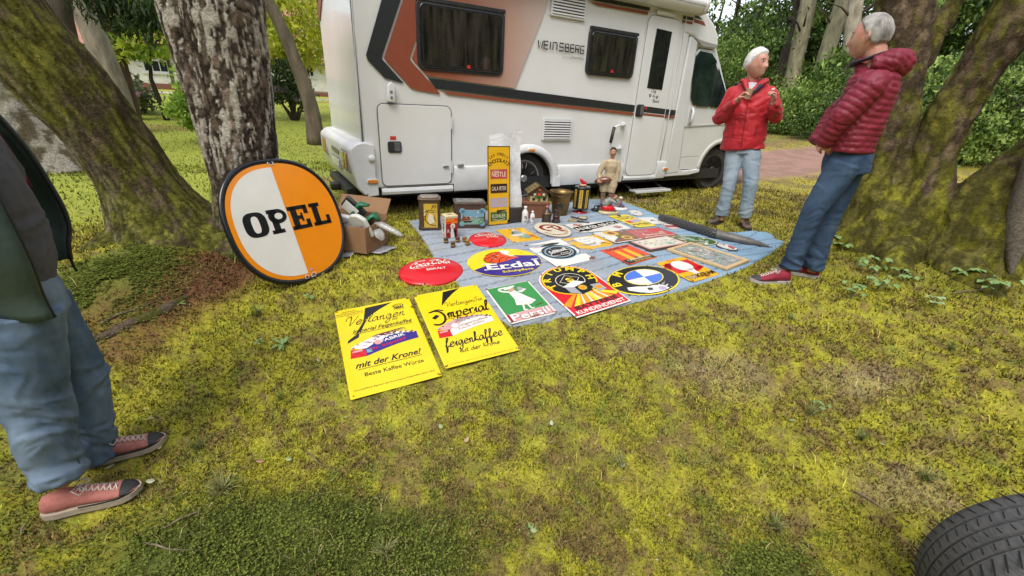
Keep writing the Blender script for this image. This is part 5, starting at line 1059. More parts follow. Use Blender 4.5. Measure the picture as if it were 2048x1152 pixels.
def tri(p, w, h):
    cy = h / 2 - w / 2 + .02; R = w / 2
    O = [(-R + .012, -h / 2 + .012), (R - .012, -h / 2 + .012)] + [((R - .012) * cos(a), cy + (R - .012) * 0.93 * sin(a)) for a in np.linspace(0, pi, 24)]; p.poly(O, 'red', 1)
    p.ell(0, cy, R * .93, R * .86, 'orange', 2); p.ell(0, cy, R * .90, R * .83, 'yellow', 3); p.ell(0, cy, R * .87, R * .80, 'black', 4)
    p.arc('TRIUMPH', 0, cy, R * .60, .056, 'yellow', 5, span=200, bold=.03, cw=1.2, rx=R * .62)
    p.ring(0, cy - .01, R * .50, R * .44, .006, 'cream', 5); D = [(0, .07), (.085, -.0), (0, -.075), (-.085, 0)]; p.poly([(x * 1.08, y * 1.08 + cy - .0) for x, y in D], 'cream', 5); p.poly([(x, y + cy) for x, y in D], 'black', 6)
    p.text('S', -.01, cy - .028, .055, 'yellow', 7, bold=.05); p.text('G', .008, cy - .022, .045, 'gold', 8, bold=.04)
    # battery and rays
    for i in range(6):
        a = -2.5 + i * .36; p.poly([(0, .0 - .02), (.30 * cos(a - .11) * .95, max(-.215, -.02 + .30 * sin(a - .11))), (.30 * cos(a + .11) * .95, max(-.215, -.02 + .30 * sin(a + .11)))], ('orange', 'yellow')[i % 2], 6)
    p.poly([(-.13, -.215), (.17, -.215), (.11, -.1), (-.07, -.1)], 'orange', 5)
    for k in range(4): p.poly([(-.10 + .07 * k, -.215), (-.08 + .07 * k, -.215), (-.035 + .04 * k, -.1), (-.045 + .04 * k, -.1)], 'cream', 7)
    p.poly([(-.10, .02), (.02, .065), (.09, .02), (.08, -.09), (-.03, -.11), (-.10, -.06)], 'black', 7); p.poly([(-.115, .035), (.02, .085), (.09, .03), (-.03, -.0)], 'white', 8); p.poly([(-.10, .03), (-.03, .0), (-.03, -.105), (-.10, -.055)], 'grey', 8); p.ell(.025, -.03, .034, .034, 'gold', 9); p.ell(.025, -.03, .02, .02, 'orange', 10)
    p.poly([(.10, -.02), (.18, -.03), (.185, -.12), (.11, -.13)], 'grey', 8); p.poly([(.09, .0), (.15, .01), (.18, -.03), (.10, -.02)], 'black', 9); p.ell(.145, -.075, .026, .026, 'orange', 9)
    p.text('BATTERIE', .0, -.260, .042, 'black', 8, w=.37, bold=.02); p.text('KUNDENDIENST', .0, -.308, .038, 'white', 8, w=.42, bold=.025)
w_, h_ = .485, .66; R = w_ / 2; cyy = h_ / 2 - R + .02
sign('tin_sign', 'red arched enamel sign reading Batterie Kundendienst with a black battery', (.497, 2.973, -.076), (.887, .453, .088), (-.527, .843, .111), w_, h_, tri, 'white',
     outline=[(-R, -h_ / 2), (R, -h_ / 2)] + [(R * cos(a), cyy + R * .93 * sin(a)) for a in np.linspace(0, pi, 28)])
def tung(p, w, h):
    p.rect(-.145, -.045, .145, .135, 'red', 1); p.poly([(-.145, .02), (-.165, .09), (-.10, .15), (-.05, .135)], 'red', 1); p.poly([(.145, .0), (.16, -.03), (.06, -.075), (-.03, -.07)], 'red', 1)
    p.ell(-.0, .055, .088, .098, 'black', 2); p.ell(0, .055, .085, .095, 'white', 3); p.poly([(-.045, -.02), (.045, -.02), (.025, -.085), (-.025, -.085)], 'white', 3); p.rect(-.03, -.115, .03, -.085, 'cream', 4); p.rect(-.045, .155, .045, .19, 'orange', 3); p.ell(-.03, .09, .035, .04, 'sky', 4) if False else None
    p.text('TUNGSRAM', .0, -.165, .055, 'black', 6, w=.30, bold=.015); p.text('TUN', -.1, -.163, .045, 'cream', 7, w=.085, bold=.01); p.poly([(.01, -.18), (.06, -.19), (.03, -.135)], 'rust', 7)
sign('tin_sign', 'yellow and red enamel sign with a big white light bulb, beside the framed picture', (1.436, 3.310, -.002), (.886, .459, .062), (-.511, .859, .046), .324, .394, tung, 'amber', outline=rrect(-.162, -.197, .162, .197, .03, 5))
def splash(p, w, h, cols, n, seed, sz, L0=2):
    r_ = random.Random(seed)
    for k in range(n):
        p.ell(r_.uniform(-.46, .46) * w, r_.uniform(-.44, .44) * h, r_.uniform(.3, 1) * sz, r_.uniform(.15, .45) * sz, cols[r_.randrange(len(cols))], L0 + k * .02, n=9, rot=r_.uniform(0, 3), wob=.25)
def framed_pic(label, c, u, v, w, h, fw, fcol, cols, n, seed, sz, ground, th=.022):
    E = empty('framed_picture', label=label, cat='picture'); E.matrix_world = frame_of(c, u, v, .004)
    for (a, b, dx, dy) in ((0, h / 2 - fw / 2, w, fw), (0, -h / 2 + fw / 2, w, fw), (-w / 2 + fw / 2, 0, fw, h - 2 * fw - .001), (w / 2 - fw / 2, 0, fw, h - 2 * fw - .001)):
        MB().box((a, b, th / 2), (dx, dy, th)).build('frame_rail', fcol, E, bevel=.003)
    MB().box((0, 0, th * .4), (w - 2 * fw, h - 2 * fw, .004)).build('canvas', ground, E)
    p = Print(z=th * .4 + .0025, step=.0005); splash(p, w - 2.6 * fw, h - 2.6 * fw, cols, n, seed, sz); p.build(E, 'painted_scene')
    MB().box((0, 0, th * .4 + .008), (w - 2 * fw, h - 2 * fw, .002)).build('glass_pane', M('picture_glass', (.9, .9, .9), .05, alpha=.12, coat=1), E)
    return E
pine = M('pale_frame_wood', (.62, .45, .24), .5, col2=(.52, .36, .18), scale=30, stretch=(1, 8, 1)); dkf = M('dark_frame_wood', (.05, .035, .025), .4)
framed_pic('picture in a pale wooden frame with pink flowers, near the edge of the cloth', (1.720, 3.619, .013), (.766, .643, .006), (-.627, .779, .004), .401, .566, .034, pine, ['pink', 'teal', 'grey', 'dkgreen', 'grey', 'dkgreen', 'cream'], 150, 5, .045, M('print_ground', (.24, .25, .20), .5, col2=(.16, .18, .15), scale=12))
def land(p, w, h):
    p.rect(-w / 2 + .012, -h / 2 + .012, w / 2 - .012, h / 2 - .012, 'pink', 1); p.rect(-w / 2 + .045, -h / 2 + .035, w / 2 - .03, h / 2 - .025, 'cream', 2); r_ = random.Random(3)
    for k in range(70): p.ell(r_.uniform(-.2, .21), r_.uniform(-.08, .1), r_.uniform(.01, .04), r_.uniform(.004, .014), ['teal', 'white', 'grey', 'cream', 'sky', 'white'][k % 6], 3 + k * .02, n=8, rot=r_.uniform(-.4, .4), wob=.3)
sign('framed_print', 'pale landscape print with a thick dark edge, between the sunflowers and the pale frame', (1.372, 3.906, .014), (.832, .554, 0), (-.508, .861, 0), .530, .272, land, 'dkred', cat='picture', lift=.020, th=.018, rim='black')
def redsg(p, w, h):
    p.rect(-w / 2 + .008, -h / 2 + .008, w / 2 - .008, h / 2 - .008, 'rust', 1); p.rect(-w / 2 + .02, -h / 2 + .045, w / 2 - .02, h / 2 - .02, 'tred', 2); p.ell(.10, .08, .09, .05, 'red', 3, wob=.2); p.ell(.17, -.05, .07, .03, 'red', 3, wob=.2)
    p.script('Feist', -.17, .045, .036, .010, 'pink', 4, w=.19, slant=.2); p.script('Feinwell', -.155, -.065, .040, .012, 'cream', 4, w=.30, slant=.2); p.stroke([(-.2, -.12), (.0, -.10), (.2, -.12)], .012, 'cream', 4); p.stroke([(-.22, .09), (-.2, -.1)], .008, 'pink', 4); p.text('Deutschland', .16, -.05, .014, 'pink', 5, w=.1) if False else p.script('sek', .12, -.055, .014, .005, 'pink', 5)
sign('tin_sign', 'worn red enamel sign with pale handwriting, below the small yellow sign', (1.407, 4.274, .014), (.858, .513, 0), (-.384, .923, 0), .498, .335, redsg, 'rust')
def sunf(p, w, h):
    p.poly([(-w / 2 + .012, -h / 2 + .012), (w / 2 - .012, -h / 2 + .012), (w / 2 - .012, h / 2 - .05), (-w / 2 + .012, h / 2 - .012)], 'brown', 1); p.poly([(-w / 2 + .012, -h / 2 + .04), (-.02, -.04), (.01, .10), (-.05, h / 2 - .012), (-w / 2 + .012, h / 2 - .012)], 'white', 2)
    for cx, cy, r in ((.0, .085, .085), (.055, -.085, .065)):
        for k in range(16):
            a = k * 2 * pi / 16; p.ell(cx + r * .72 * cos(a), cy + r * .72 * sin(a), r * .32, r * .14, ('gold', 'amber')[k % 2], 3 + .1 * (k % 2), n=8, rot=a)
        p.ell(cx, cy, r * .45, r * .42, 'brown', 4)
    p.ell(.02, .0, .05, .025, 'dkgreen', 3, rot=.5); p.ell(-.03, -.06, .03, .014, 'dkgreen', 3, rot=1)
sign('sunflower_picture', 'white edged picture of two sunflowers on brown', (1.009, 4.084, .014), (.813, .582, 0), (-.5, .866, 0), .357, .350, sunf, 'white', cat='picture', lift=.012, th=.010, rim='white')
def ysm(p, w, h):
    p.poly([(-.03, .24), (.05, .245), (.0, .19), (-.02, .15)], 'black', 1); p.script('Verlangen', -.12, .135, .024, .006, 'black', w=.22, slant=.2); p.script('imperial', -.11, .07, .03, .008, 'black', w=.22); p.poly([(-.10, -.01), (.10, .05), (.12, .0), (.10, -.06), (-.09, -.09)], 'lilac', 2); p.poly([(-.11, -.01), (-.05, -.0), (-.04, -.08), (-.10, -.09)], 'red', 3); p.poly([(-.05, -.0), (.1, .05), (.1, .02), (-.04, -.03)], 'pink', 4)
    p.script('feigenkaffee', -.12, -.16, .024, .008, 'black', w=.25); p.script('mit der Krone', -.08, -.205, .012, .004, 'black', w=.17)
sign('tin_sign', 'small yellow enamel sign with a coffee packet, at the far end of the cloth', (1.316, 4.763, .014), (.833, .554, 0), (-.377, .926, 0), .285, .517, ysm, 'yellow', outline=rrect(-.142, -.258, .142, .258, .03, 4))
sign('tin_sign', 'small plain white plate with a tiny dark arrow mark in its middle', (1.562, 4.817, .014), (.896, .444, 0), (-.268, .963, 0), .223, .277, lambda p, w, h: (p.poly([(-.04, -.02), (.05, -.01), (.0, .02)], 'dkgreen', 1), p.poly([(-.02, -.01), (.03, .015), (.01, .03)], 'rust', 2)), 'white')
def anker(p, w, h):
    p.poly([(-w / 2 + .012, h / 2 - .012 - .14), (-w / 2 + .10, -h / 2 + .012), (-.03 + .02, -.03), (w / 2 - .01, .10), (w / 2 - .01, h / 2 - .02), (w / 2 - .1, h / 2 - .012), (-.02, .085)], 'black', 1)
    p.poly([(-w / 2 + .01, -h / 2 + .17), (-w / 2 + .01, -h / 2 + .012), (w / 2 - .01, h / 2 - .10), (w / 2 - .01, h / 2 - .012), (w / 2 - .09, h / 2 - .012)], 'black', 1)
    p.text('ANKER·BROT', -.005, .0 - .035, .085, 'white', 4, w=.62, rot=.235, bold=.02)
    for cx, cy in ((-.20, .09), (.20, -.075)): p.ring(cx, cy, .052, .042, .008, 'tred', 3); p.stroke([(cx - .03, cy + .02), (cx, cy - .03), (cx + .035, cy + .025)], .011, 'tred', 4); p.stroke([(cx, cy + .03), (cx, cy - .03)], .008, 'tred', 4); p.ell(cx, cy + .03, .012, .01, 'tred', 4)
sign('tin_sign', 'white enamel sign with a black slanting banner reading Anker Brot', (.880, 4.427, .014), (.862, .507, 0), (-.312, .950, 0), .654, .322, anker, 'white')
def dog(p, w, h):
    p.poly([(-.09, .02), (-.13, .08), (-.08, .15), (.0, .155), (.08, .15), (.15, .09), (.145, .02), (.17, -.03), (.10, -.04), (.04, -.10), (-.06, -.09)], 'white', 2); p.poly([(-.10, .05), (-.15, .10), (-.10, .14)], 'grey', 3); p.ell(-.02, -.02, .08, .04, 'grey', 3, wob=.2); p.ell(-.02, .0, .07, .03, 'white', 4, wob=.2); p.poly([(.05, .12), (.14, .14), (.12, .07)], 'white', 3)
    for k in range(12): p.stroke([(-.11 + .02 * k, -.05 - .01 * (k % 3)), (-.10 + .02 * k, -.075)], .003, 'black', 5)
    p.stroke([(.10, -.03), (.13, -.08), (.17, -.10)], .007, 'black', 5); p.stroke([(-.02, .08), (.05, .09), (.1, .05)], .004, 'black', 5); p.ell(-.05, .09, .006, .006, 'black', 5, n=8); p.stroke([(-.05, .04), (.0, .02), (.03, .05)], .004, 'black', 5)
a_, b_2 = .202, .177
sign('tin_sign', 'yellow sign with cut corners showing a white and grey animal head', (.709, 3.844, .011), (.873, .487, .013), (-.488, .873, .015), .404, .354, dog, 'amber', outline=[(-a_, b_2), (-a_, -b_2 + .10), (-a_ + .09, -b_2), (a_ - .10, -b_2), (a_, -b_2 + .08), (a_, b_2)], rim='black' if False else None)
def schm(p, w, h):
    p.ell(.0, .0, .165, .150, 'sky', 1); p.ell(0, 0, .158, .143, 'black', 2); p.ring(.0, .0, .140, .118, .010, 'sky', 3); p.ell(0, .0, .128, .106, 'black', 4, wob=.06); p.ring(.06, .0, .14, .13, .004, 'black', 2, a0=-1, a1=1); p.ring(.075, .0, .14, .12, .004, 'black', 2, a0=-1, a1=1)
    p.ring(0, 0, .128, .106, .003, 'white', 5, n=60); p.text('Schmoll', .0, -.005, .052, 'white', 6, w=.20, bold=.03, shear=.3, rot=.1); p.text('Pasta', .03, -.05, .024, 'white', 6, w=.09, shear=.3, rot=.1); p.stroke([(-.10, -.02), (-.10, -.06), (.06, -.065), (.11, -.02), (.08, .03)], .006, 'white', 6); p.ell(-.04, .08, .007, .008, 'white', 6, n=8); p.ell(.05, -.085, .008, .008, 'white', 6, n=8)
    p.poly([(-.10, .15), (-.02, .19), (.06, .19), (.13, .165), (.10, .15), (.04, .145), (-.03, .15)], 'black', 5); p.stroke([(-.16, .16), (-.08, .2), (.0, .21)], .006, 'pink', 3); p.ell(-.12, .165, .025, .012, 'pink', 3, wob=.4)
    for cx, cy, s_ in ((-.185, .24, .02), (.18, -.235, .035), (-.18, -.245, .018)): p.ell(cx, cy, s_, s_ * .6, 'rust', 5, wob=.5)
sign('tin_sign', 'white enamel sign with a black and blue badge reading Schmoll Pasta', (.396, 3.564, -.005), (.865, .499, .050), (-.584, .809, .064), .397, .509, schm, 'white')
def orng(p, w, h):
    p.rect(-w / 2 + .008, -h / 2 + .008, w / 2 - .008, h / 2 - .008, 'tomato', 1); p.poly([(-w / 2 + .008, -h / 2 + .008), (w / 2 - .008, -h / 2 + .008), (w / 2 - .008, -.105), (-w / 2 + .008, -.09)], 'black', 2)
    p.text('SAMUM', -.0, .125, .034, 'black', 3, w=.27, bold=.02)
    for x in (-.06, .045): p.poly([(x - .032, -.12), (x + .032, -.12), (x + .026, .09), (x - .026, .09)], 'amber', 3); p.ell(x, .09, .026, .012, 'gold', 4)
    p.ell(-.0, -.095, .02, .016, 'rust', 4); p.ell(.09, -.085, .02, .018, 'rust', 4)
    p.text('CIGARETTEN', .0, -.135, .028, 'cream', 5, w=.27, bold=.01); p.text('PAPIER', .02, -.168, .022, 'amber', 5, w=.20, bold=.01)
sign('tin_sign', 'orange red sign with two yellow pillars and black lettering', (1.012, 3.586, .006), (.828, .560, .038), (-.556, .831, .031), .346, .357, orng, 'tomato')
def bird(p, w, h):
    p.poly([(-.07, .03), (-.03, .11), (.03, .12), (.05, .05), (.09, -.03), (.03, -.02), (-.04, -.01)], 'grey', 2); p.ell(.02, .135, .03, .022, 'white', 3); p.ell(.03, .14, .012, .01, 'pink', 4); p.poly([(-.09, -.01), (.05, .01), (.02, -.04), (-.08, -.05)], 'white', 3); p.ell(-.02, .06, .035, .02, 'black', 3, rot=.5); p.ell(-.005, .06, .03, .016, 'teal', 4, rot=.5)
    p.poly([(-.03, -.05), (.06, -.03), (.12, -.10), (.02, -.13)], 'teal', 2); p.poly([(.07, -.05), (.12, -.04), (.13, -.12), (.10, -.11)], 'tomato', 3); p.stroke([(-.06, -.09), (.0, -.12), (.06, -.135)], .008, 'grey', 4); p.ell(-.02, .165, .008, .01, 'black', 3, n=8); p.ell(.05, .17, .008, .008, 'black', 3, n=8)
    p.rect(.11, -.15, .135, -.14, 'rust', 3)
sign('tin_sign', 'orange yellow sign with a small grey and white seated figure, beside the small red disc', (.036, 3.968, .013), (.883, .470, .006), (-.441, .897, .005), .305, .414, bird, 'amber')
# round and oval ones
def oval(name, label, cx, cy, a, b, th_, fn, base, rim=None, lift=.010, thick=.006, cat='sign', rot=None):
    e = .05; gx_ = (float(H(cx + e, cy)) - float(H(cx - e, cy))) / 2 / e; gy_ = (float(H(cx, cy + e)) - float(H(cx, cy - e))) / 2 / e
    c, s_ = cos(th_), sin(th_); u = (c, s_, gx_ * c + gy_ * s_); v = (-s_, c, -gx_ * s_ + gy_ * c)
    O = [(a * cos(t), b * sin(t)) for t in np.linspace(0, 2 * pi, 56, endpoint=False)]
    return sign(name, label, (cx, cy, float(H(cx, cy)) + .010), u, v, 2 * a, 2 * b, fn, base, outline=O, lift=lift, th=thick, rim=rim, cat=cat)
def bmw(p, w, h):
    a, b = w / 2, h / 2; p.ell(0, 0, a * .955, b * .945, 'black', 1); q = .52; cx, cy = .025, .03
    p.ell(cx, cy, a * q * 1.06, b * q * 1.06, 'yellow', 2)
    for k, c in enumerate(('white', 'bmwblue', 'white', 'bmwblue')):
        p.ell(cx, cy, a * q, b * q, c, 3, n=14, a0=k * pi / 2 + .0 + pi / 2 * 0, a1=(k + 1) * pi / 2)
    p.arc('BM', -.0, .0, b * .66, .070, 'yellow', 4, a_mid=152, span=52, bold=.03, rx=a * .70); p.ell(a * .62, b * .62, .0, .0, 'black', 3, n=5)
    r_ = random.Random(2)
    P = [(-.20, -.06), (-.12, -.075), (-.05, -.10), (.02, -.105), (.09, -.13), (.10, -.185), (.02, -.20), (-.08, -.19), (-.15, -.15), (-.21, -.10)]; p.poly(P, 'white', 5); p.poly([(-.06, -.12), (-.02, -.13), (-.03, -.16), (-.07, -.155)], 'black', 6); p.ell(.05, -.165, .04, .022, 'lilac', 6, wob=.4)
    for k in range(16): p.ell(r_.uniform(-.2, .14), r_.uniform(-.19, -.09), r_.uniform(.004, .014), r_.uniform(.003, .01), ('white', 'grey')[k % 2], 6, n=8, wob=.4)
oval('oval_sign', 'big oval black sign with a yellow rim and blue and white quarters', 1.028, 3.105, .305, .216, radians(24), bmw, 'yellow')
def erd(p, w, h):
    a, b = w / 2, h / 2; q = lambda t: (a * .985 * cos(t), b * .98 * sin(t))
    p.poly([q(t) for t in np.linspace(3.62, 6.60, 30)] + [(.10, .10), (-.10, -.015)], 'blue', 1)
    p.poly([(-.15, -.0), (-.17, .07), (-.14, .12), (-.07, .165), (-.0, .17), (.03, .11), (.10, .085), (.14, .06), (.06, .03), (.0, .0), (-.07, -.02)], 'tomato', 3); p.poly([(-.02, .195), (.06, .20), (.075, .16), (.05, .12), (.12, .07), (.07, .085), (.01, .14)], 'white', 4)
    for s_ in ([(-.16, .06), (-.08, .10), (-.03, .15)], [(-.12, .0), (-.09, .06), (-.05, .09)], [(-.05, -.01), (-.03, .05), (.02, .08)], [(.01, .02), (.04, .06), (.1, .07)], [(-.14, .12), (-.08, .165), (-.0, .175)], [(-.17, .05), (-.15, .0), (-.1, -.015)], [(-.1, .13), (-.06, .10), (-.06, .05)]): p.stroke(s_, .008, 'black', 5)
    for s_ in ([(-.06, .12), (-.02, .10)], [(-.10, .08), (-.06, .05)], [(.0, .13), (.02, .10)]): p.stroke(s_, .006, 'pink', 6)
    # heavy serif lettering
    p.text('Erdal', .055, -.115, .092, 'white', 7, w=.44, bold=.028, rot=.06, space=1.05); p.rect(-.195, -.131, -.13, -.118, 'white', 7)
    for x, y in ((-.19, -.03), (-.10, -.128), (-.02, -.122), (.24, .0)): p.poly([(x - .012, y - .006), (x + .05, y - .003), (x + .048, y + .009), (x - .014, y + .006)], 'white', 8)
    p.text('Schuhpflege', .075, -.178, .032, 'yellow', 7, w=.26, bold=.02, rot=.08)
    p.stroke([(.17, .15), (.18, .12)], .003, 'black', 3)
oval('oval_sign', 'oval yellow and blue sign with a red frog and the word Erdal', -.072, 3.317, .313, .243, radians(15), erd, 'yellow')
def ham(p, w, h):
    a, b = w / 2, h / 2; p.ell(0, 0, a * .95, b * .96, 'cream', 1)
    p.ring(-.0, .045, .118, .125, .036, 'dkred', 2, a0=-.9 + .3, a1=4.4, n=40); p.stroke([(-.02, .04), (.05, .075), (.0, .10)], .0, 'dkred', 2) if False else None
    p.poly([(-.05, .06), (.04, .105), (.055, .08), (-.03, .035)], 'dkred', 3); p.poly([(.0, .075), (.03, .06), (.11, -.085), (.07, -.10)], 'dkred', 3)
    p.arc('HAMMERBROT', 0, -.02, .195, .034, 'dkred', 3, a_mid=285, span=150, bold=.02, outward=False, rx=.145)
oval('round_sign', 'round cream sign with a dark red ring and hammer, dark rim', .375, 4.193, .180, .262, radians(20), ham, 'grey', rim='grey', thick=.012, lift=.016)
def dome_disc(name, label, cx, cy, a, b, hgt, fn):
    E = empty(name, (cx, cy, float(H(cx, cy)) + .014), radians(20), label, 'sign'); e = .05
    zf = lambda x, y: hgt * (1 - min(1, (x / a) ** 2 + (y / b) ** 2)) ** .62
    prof = []; V = []; n = 56; m = 14
    for i in range(m + 1):
        f = sin(pi / 2 * i / m)
        for j in range(n): t = 2 * pi * j / n; x, y = a * f * cos(t), b * f * sin(t); V.append((x, y, hgt * max(0, 1 - f * f) ** .62))
    for j in range(n): t = 2 * pi * j / n; V.append((a * 1.0 * cos(t), b * 1.0 * sin(t), -.012))
    Fs = [(i * n + j, i * n + (j + 1) % n, (i + 1) * n + (j + 1) % n, (i + 1) * n + j) for i in range(m + 1) for j in range(n)]
    MB().add(V, Fs).build('disc', EM('red'), E, smooth=True)
    p = Print(z=.0022, zf=zf); fn(p); p.build(E, 'print')
    gx_ = (float(H(cx + e, cy)) - float(H(cx - e, cy))) / 2 / e; gy_ = (float(H(cx, cy + e)) - float(H(cx, cy - e))) / 2 / e
    nrm = Vector((-gx_, -gy_, 1)).normalized(); E.rotation_euler = (nrm.to_track_quat('Z', 'Y').to_matrix() @ Matrix.Rotation(radians(14), 3, 'Z')).to_euler(); return E
def coke(p, k=1., second=None):
    def S_(t, *a, **q): p.script(t, *a, **q)
    p.text('TRINK', -.06 * k, .105 * k, .026 * k, 'white', w=.095 * k, bold=.01)
    S_('Coca', -.165 * k, .018 * k, .036 * k, .014 * k, 'white', w=.155 * k, slant=.35); S_('-', -.02 * k, .02 * k, .034 * k, .010 * k, 'white', w=.02 * k); S_('Cola', .005 * k, .028 * k, .038 * k, .014 * k, 'white', w=.155 * k, slant=.35)
    p.stroke([(-.14 * k, .005 * k), (-.08 * k, -.006 * k), (.0, .004 * k), (.02 * k, .0)], .008 * k, 'white', pen=.2); p.stroke([(.01 * k, .095 * k), (.05 * k, .112 * k), (.10 * k, .085 * k)], .009 * k, 'white')
    if second: S_(second, -.03 * k, -.055 * k, .034 * k, .013 * k, 'white', w=.15 * k, slant=.35)
    else: p.text('EISKALT', .03 * k, -.055 * k, .026 * k, 'white', w=.15 * k, bold=.015)
dome_disc('button_sign', 'large red button sign with white script, at the left edge on the moss', -.638, 3.087, .252, .208, .045, coke)
dome_disc('button_sign', 'small red button sign with white script, beside the red cocoa tin', -.247, 3.77, .172, .193, .035, lambda p: coke(p, .74, 'Colonie' if False else 'Cola'))
def greeno(p, w, h):
    splash(p, w * .72, h * .72, ['teal', 'teal', 'dkgreen', 'cream'], 26, 9, .05); p.ring(0, 0, w / 2 * .96, h / 2 * .96, .012, 'cream', 1); p.script('Alm', -.12, .03, .03, .009, 'cream', 6); p.script('Krone', -.03, -.04, .03, .009, 'cream', 6); p.ell(-.12, .05, .04, .03, 'dkgreen', 4, wob=.3)
oval('oval_sign', 'oval green worn sign with cream lettering, behind the pale framed picture', 1.78, 4.098, .233, .155, radians(-2), greeno, 'teal', rim='dkgreen')
oval('enamel_plate', 'small white oval plate with a blue speckled rim, by the cloth edge', 1.464, 5.168, .09, .146, 0, lambda p, w, h: (p.ring(0, 0, w / 2 * .95, h / 2 * .95, .008, 'lilac', 1), p.script('milk', -.03, -.02, .014, .006, 'black', 2), [p.ell(.075 * cos(a), .125 * sin(a), .006, .006, 'blue', 2, n=6) for a in np.linspace(0, 6, 12)]), 'white')
oval('enamel_plate', 'small white and red plate behind the worn red sign', 1.706, 4.596, .083, .122, radians(10), lambda p, w, h: (p.rect(-.07, -.035, .07, .035, 'tred', 2), p.ring(0, 0, w / 2 * .9, h / 2 * .9, .01, 'tred', 1), p.poly([(-.07, .03), (.05, .07), (.07, .03)], 'white', 3)), 'white')
oval('round_plate', 'little round plate in red and white with a dark rim, right of the framed picture', 2.03, 3.92, .079, .108, radians(30), lambda p, w, h: (p.ell(0, 0, w / 2 * .88, h / 2 * .9, 'white', 1), p.poly([(-.02, -.08), (.06, -.05), (.055, .03), (.01, .0)], 'tred', 2), p.poly([(.0, .03), (.05, .05), (.02, .08)], 'tred', 2), p.ring(0, 0, w / 2 * .7, h / 2 * .7, .006, 'grey', 2, a0=1, a1=4)), 'black', thick=.010, lift=.014)
# ---- big round fuel-brand sign leaning on the birch
E = empty('round_enamel_sign', label='big round orange and white sign reading Opel, leaning against the birch', cat='sign')
E.matrix_world = frame_of((-1.5861, 2.8938, .3413), (.4893, .8718, -.0247), (-.2954, .1923, .9358)); E.matrix_world = E.matrix_world
SE = lambda a, b, n=72, e=2.35, x0=0: [(x0 + a * math.copysign(abs(cos(t)) ** (2 / e), cos(t)), b * math.copysign(abs(sin(t)) ** (2 / e), sin(t))) for t in np.linspace(0, 2 * pi, n, endpoint=False)]
a, b = .43, .439; O = SE(a, b); mb = MB(); n = len(O)
rim = []; 
for (f, z) in ((.985, -.022), (1.0, -.015), (1.0, -.006), (.975, .004), (.94, .0), (.93, -.004)): rim += [(x * f, y * f, z) for x, y in O]
mb.add(rim, [(i * n + j, i * n + (j + 1) % n, (i + 1) * n + (j + 1) % n, (i + 1) * n + j) for i in range(5) for j in range(n)] + [tuple(range(n - 1, -1, -1)), tuple(range(5 * n, 6 * n))]); mb.build('plate', EM('black'), E, smooth=True)
p = Print(z=-.0030); p.poly([(x * .925, y * .925) for x, y in O], 'orange', 1)
L_ = [(x * .85 / 1, y * .865) for x, y in SE(a, b, 96) if x <= 0.001]; L_.sort(key=lambda q: atan2(q[1], -q[0])); p.poly(L_, 'white', 3)
def slab(x0, y0, parts, c='black', L=6):
    for q in parts: p.rect(x0 + q[0], y0 + q[1], x0 + q[2], y0 + q[3], c, L)
hh = .165; yb = -.065
O1 = [( -.235 + .078 * math.copysign(abs(cos(t)) ** .7, cos(t)), yb + hh / 2 + hh / 2 * math.copysign(abs(sin(t)) ** .7, sin(t))) for t in np.linspace(0, 2 * pi, 36, endpoint=False)]; p.poly(O1, 'black', 6)
p.poly([(-.235 + .026 * math.copysign(abs(cos(t)) ** .7, cos(t)), yb + hh / 2 + hh * .34 * math.copysign(abs(sin(t)) ** .7, sin(t))) for t in np.linspace(0, 2 * pi, 24, endpoint=False)], 'white', 7)
slab(-.145, yb, [(.02, 0, .066, hh), (.0, 0, .09, .026), (.0, hh - .026, .07, hh)]); p.ell(-.075, yb + hh * .70, .065, hh * .30, 'black', 6); p.ell(-.068, yb + hh * .70, .028, hh * .13, 'white', 7); p.ell(-.052, yb + hh * .70, .0, .0, 'white', 7, n=4)
slab(.005, yb, [(.018, 0, .064, hh), (0, 0, .15, .026), (0, hh - .026, .15, hh), (.118, 0, .15, .062), (.118, hh - .062, .15, hh), (.064, hh / 2 - .013, .10, hh / 2 + .013), (.088, hh / 2 - .03, .104, hh / 2 + .03)])
slab(.175, yb, [(.018, 0, .064, hh), (0, 0, .145, .026), (0, hh - .026, .084, hh), (.115, 0, .145, .066)])
for (x, y, s_) in ((-.02, -.405, .018), (.035, -.40, .02), (.005, .41, .02)): p.ell(x, y, s_, s_ * .8, 'white', 8, wob=.4); p.ell(x, y, s_ * .7, s_ * .55, 'rust' if y < 0 else 'black', 9, wob=.4)
p.ell(.03, -.36, .012, .010, 'pink', 8, wob=.3); p.build(E, 'print')
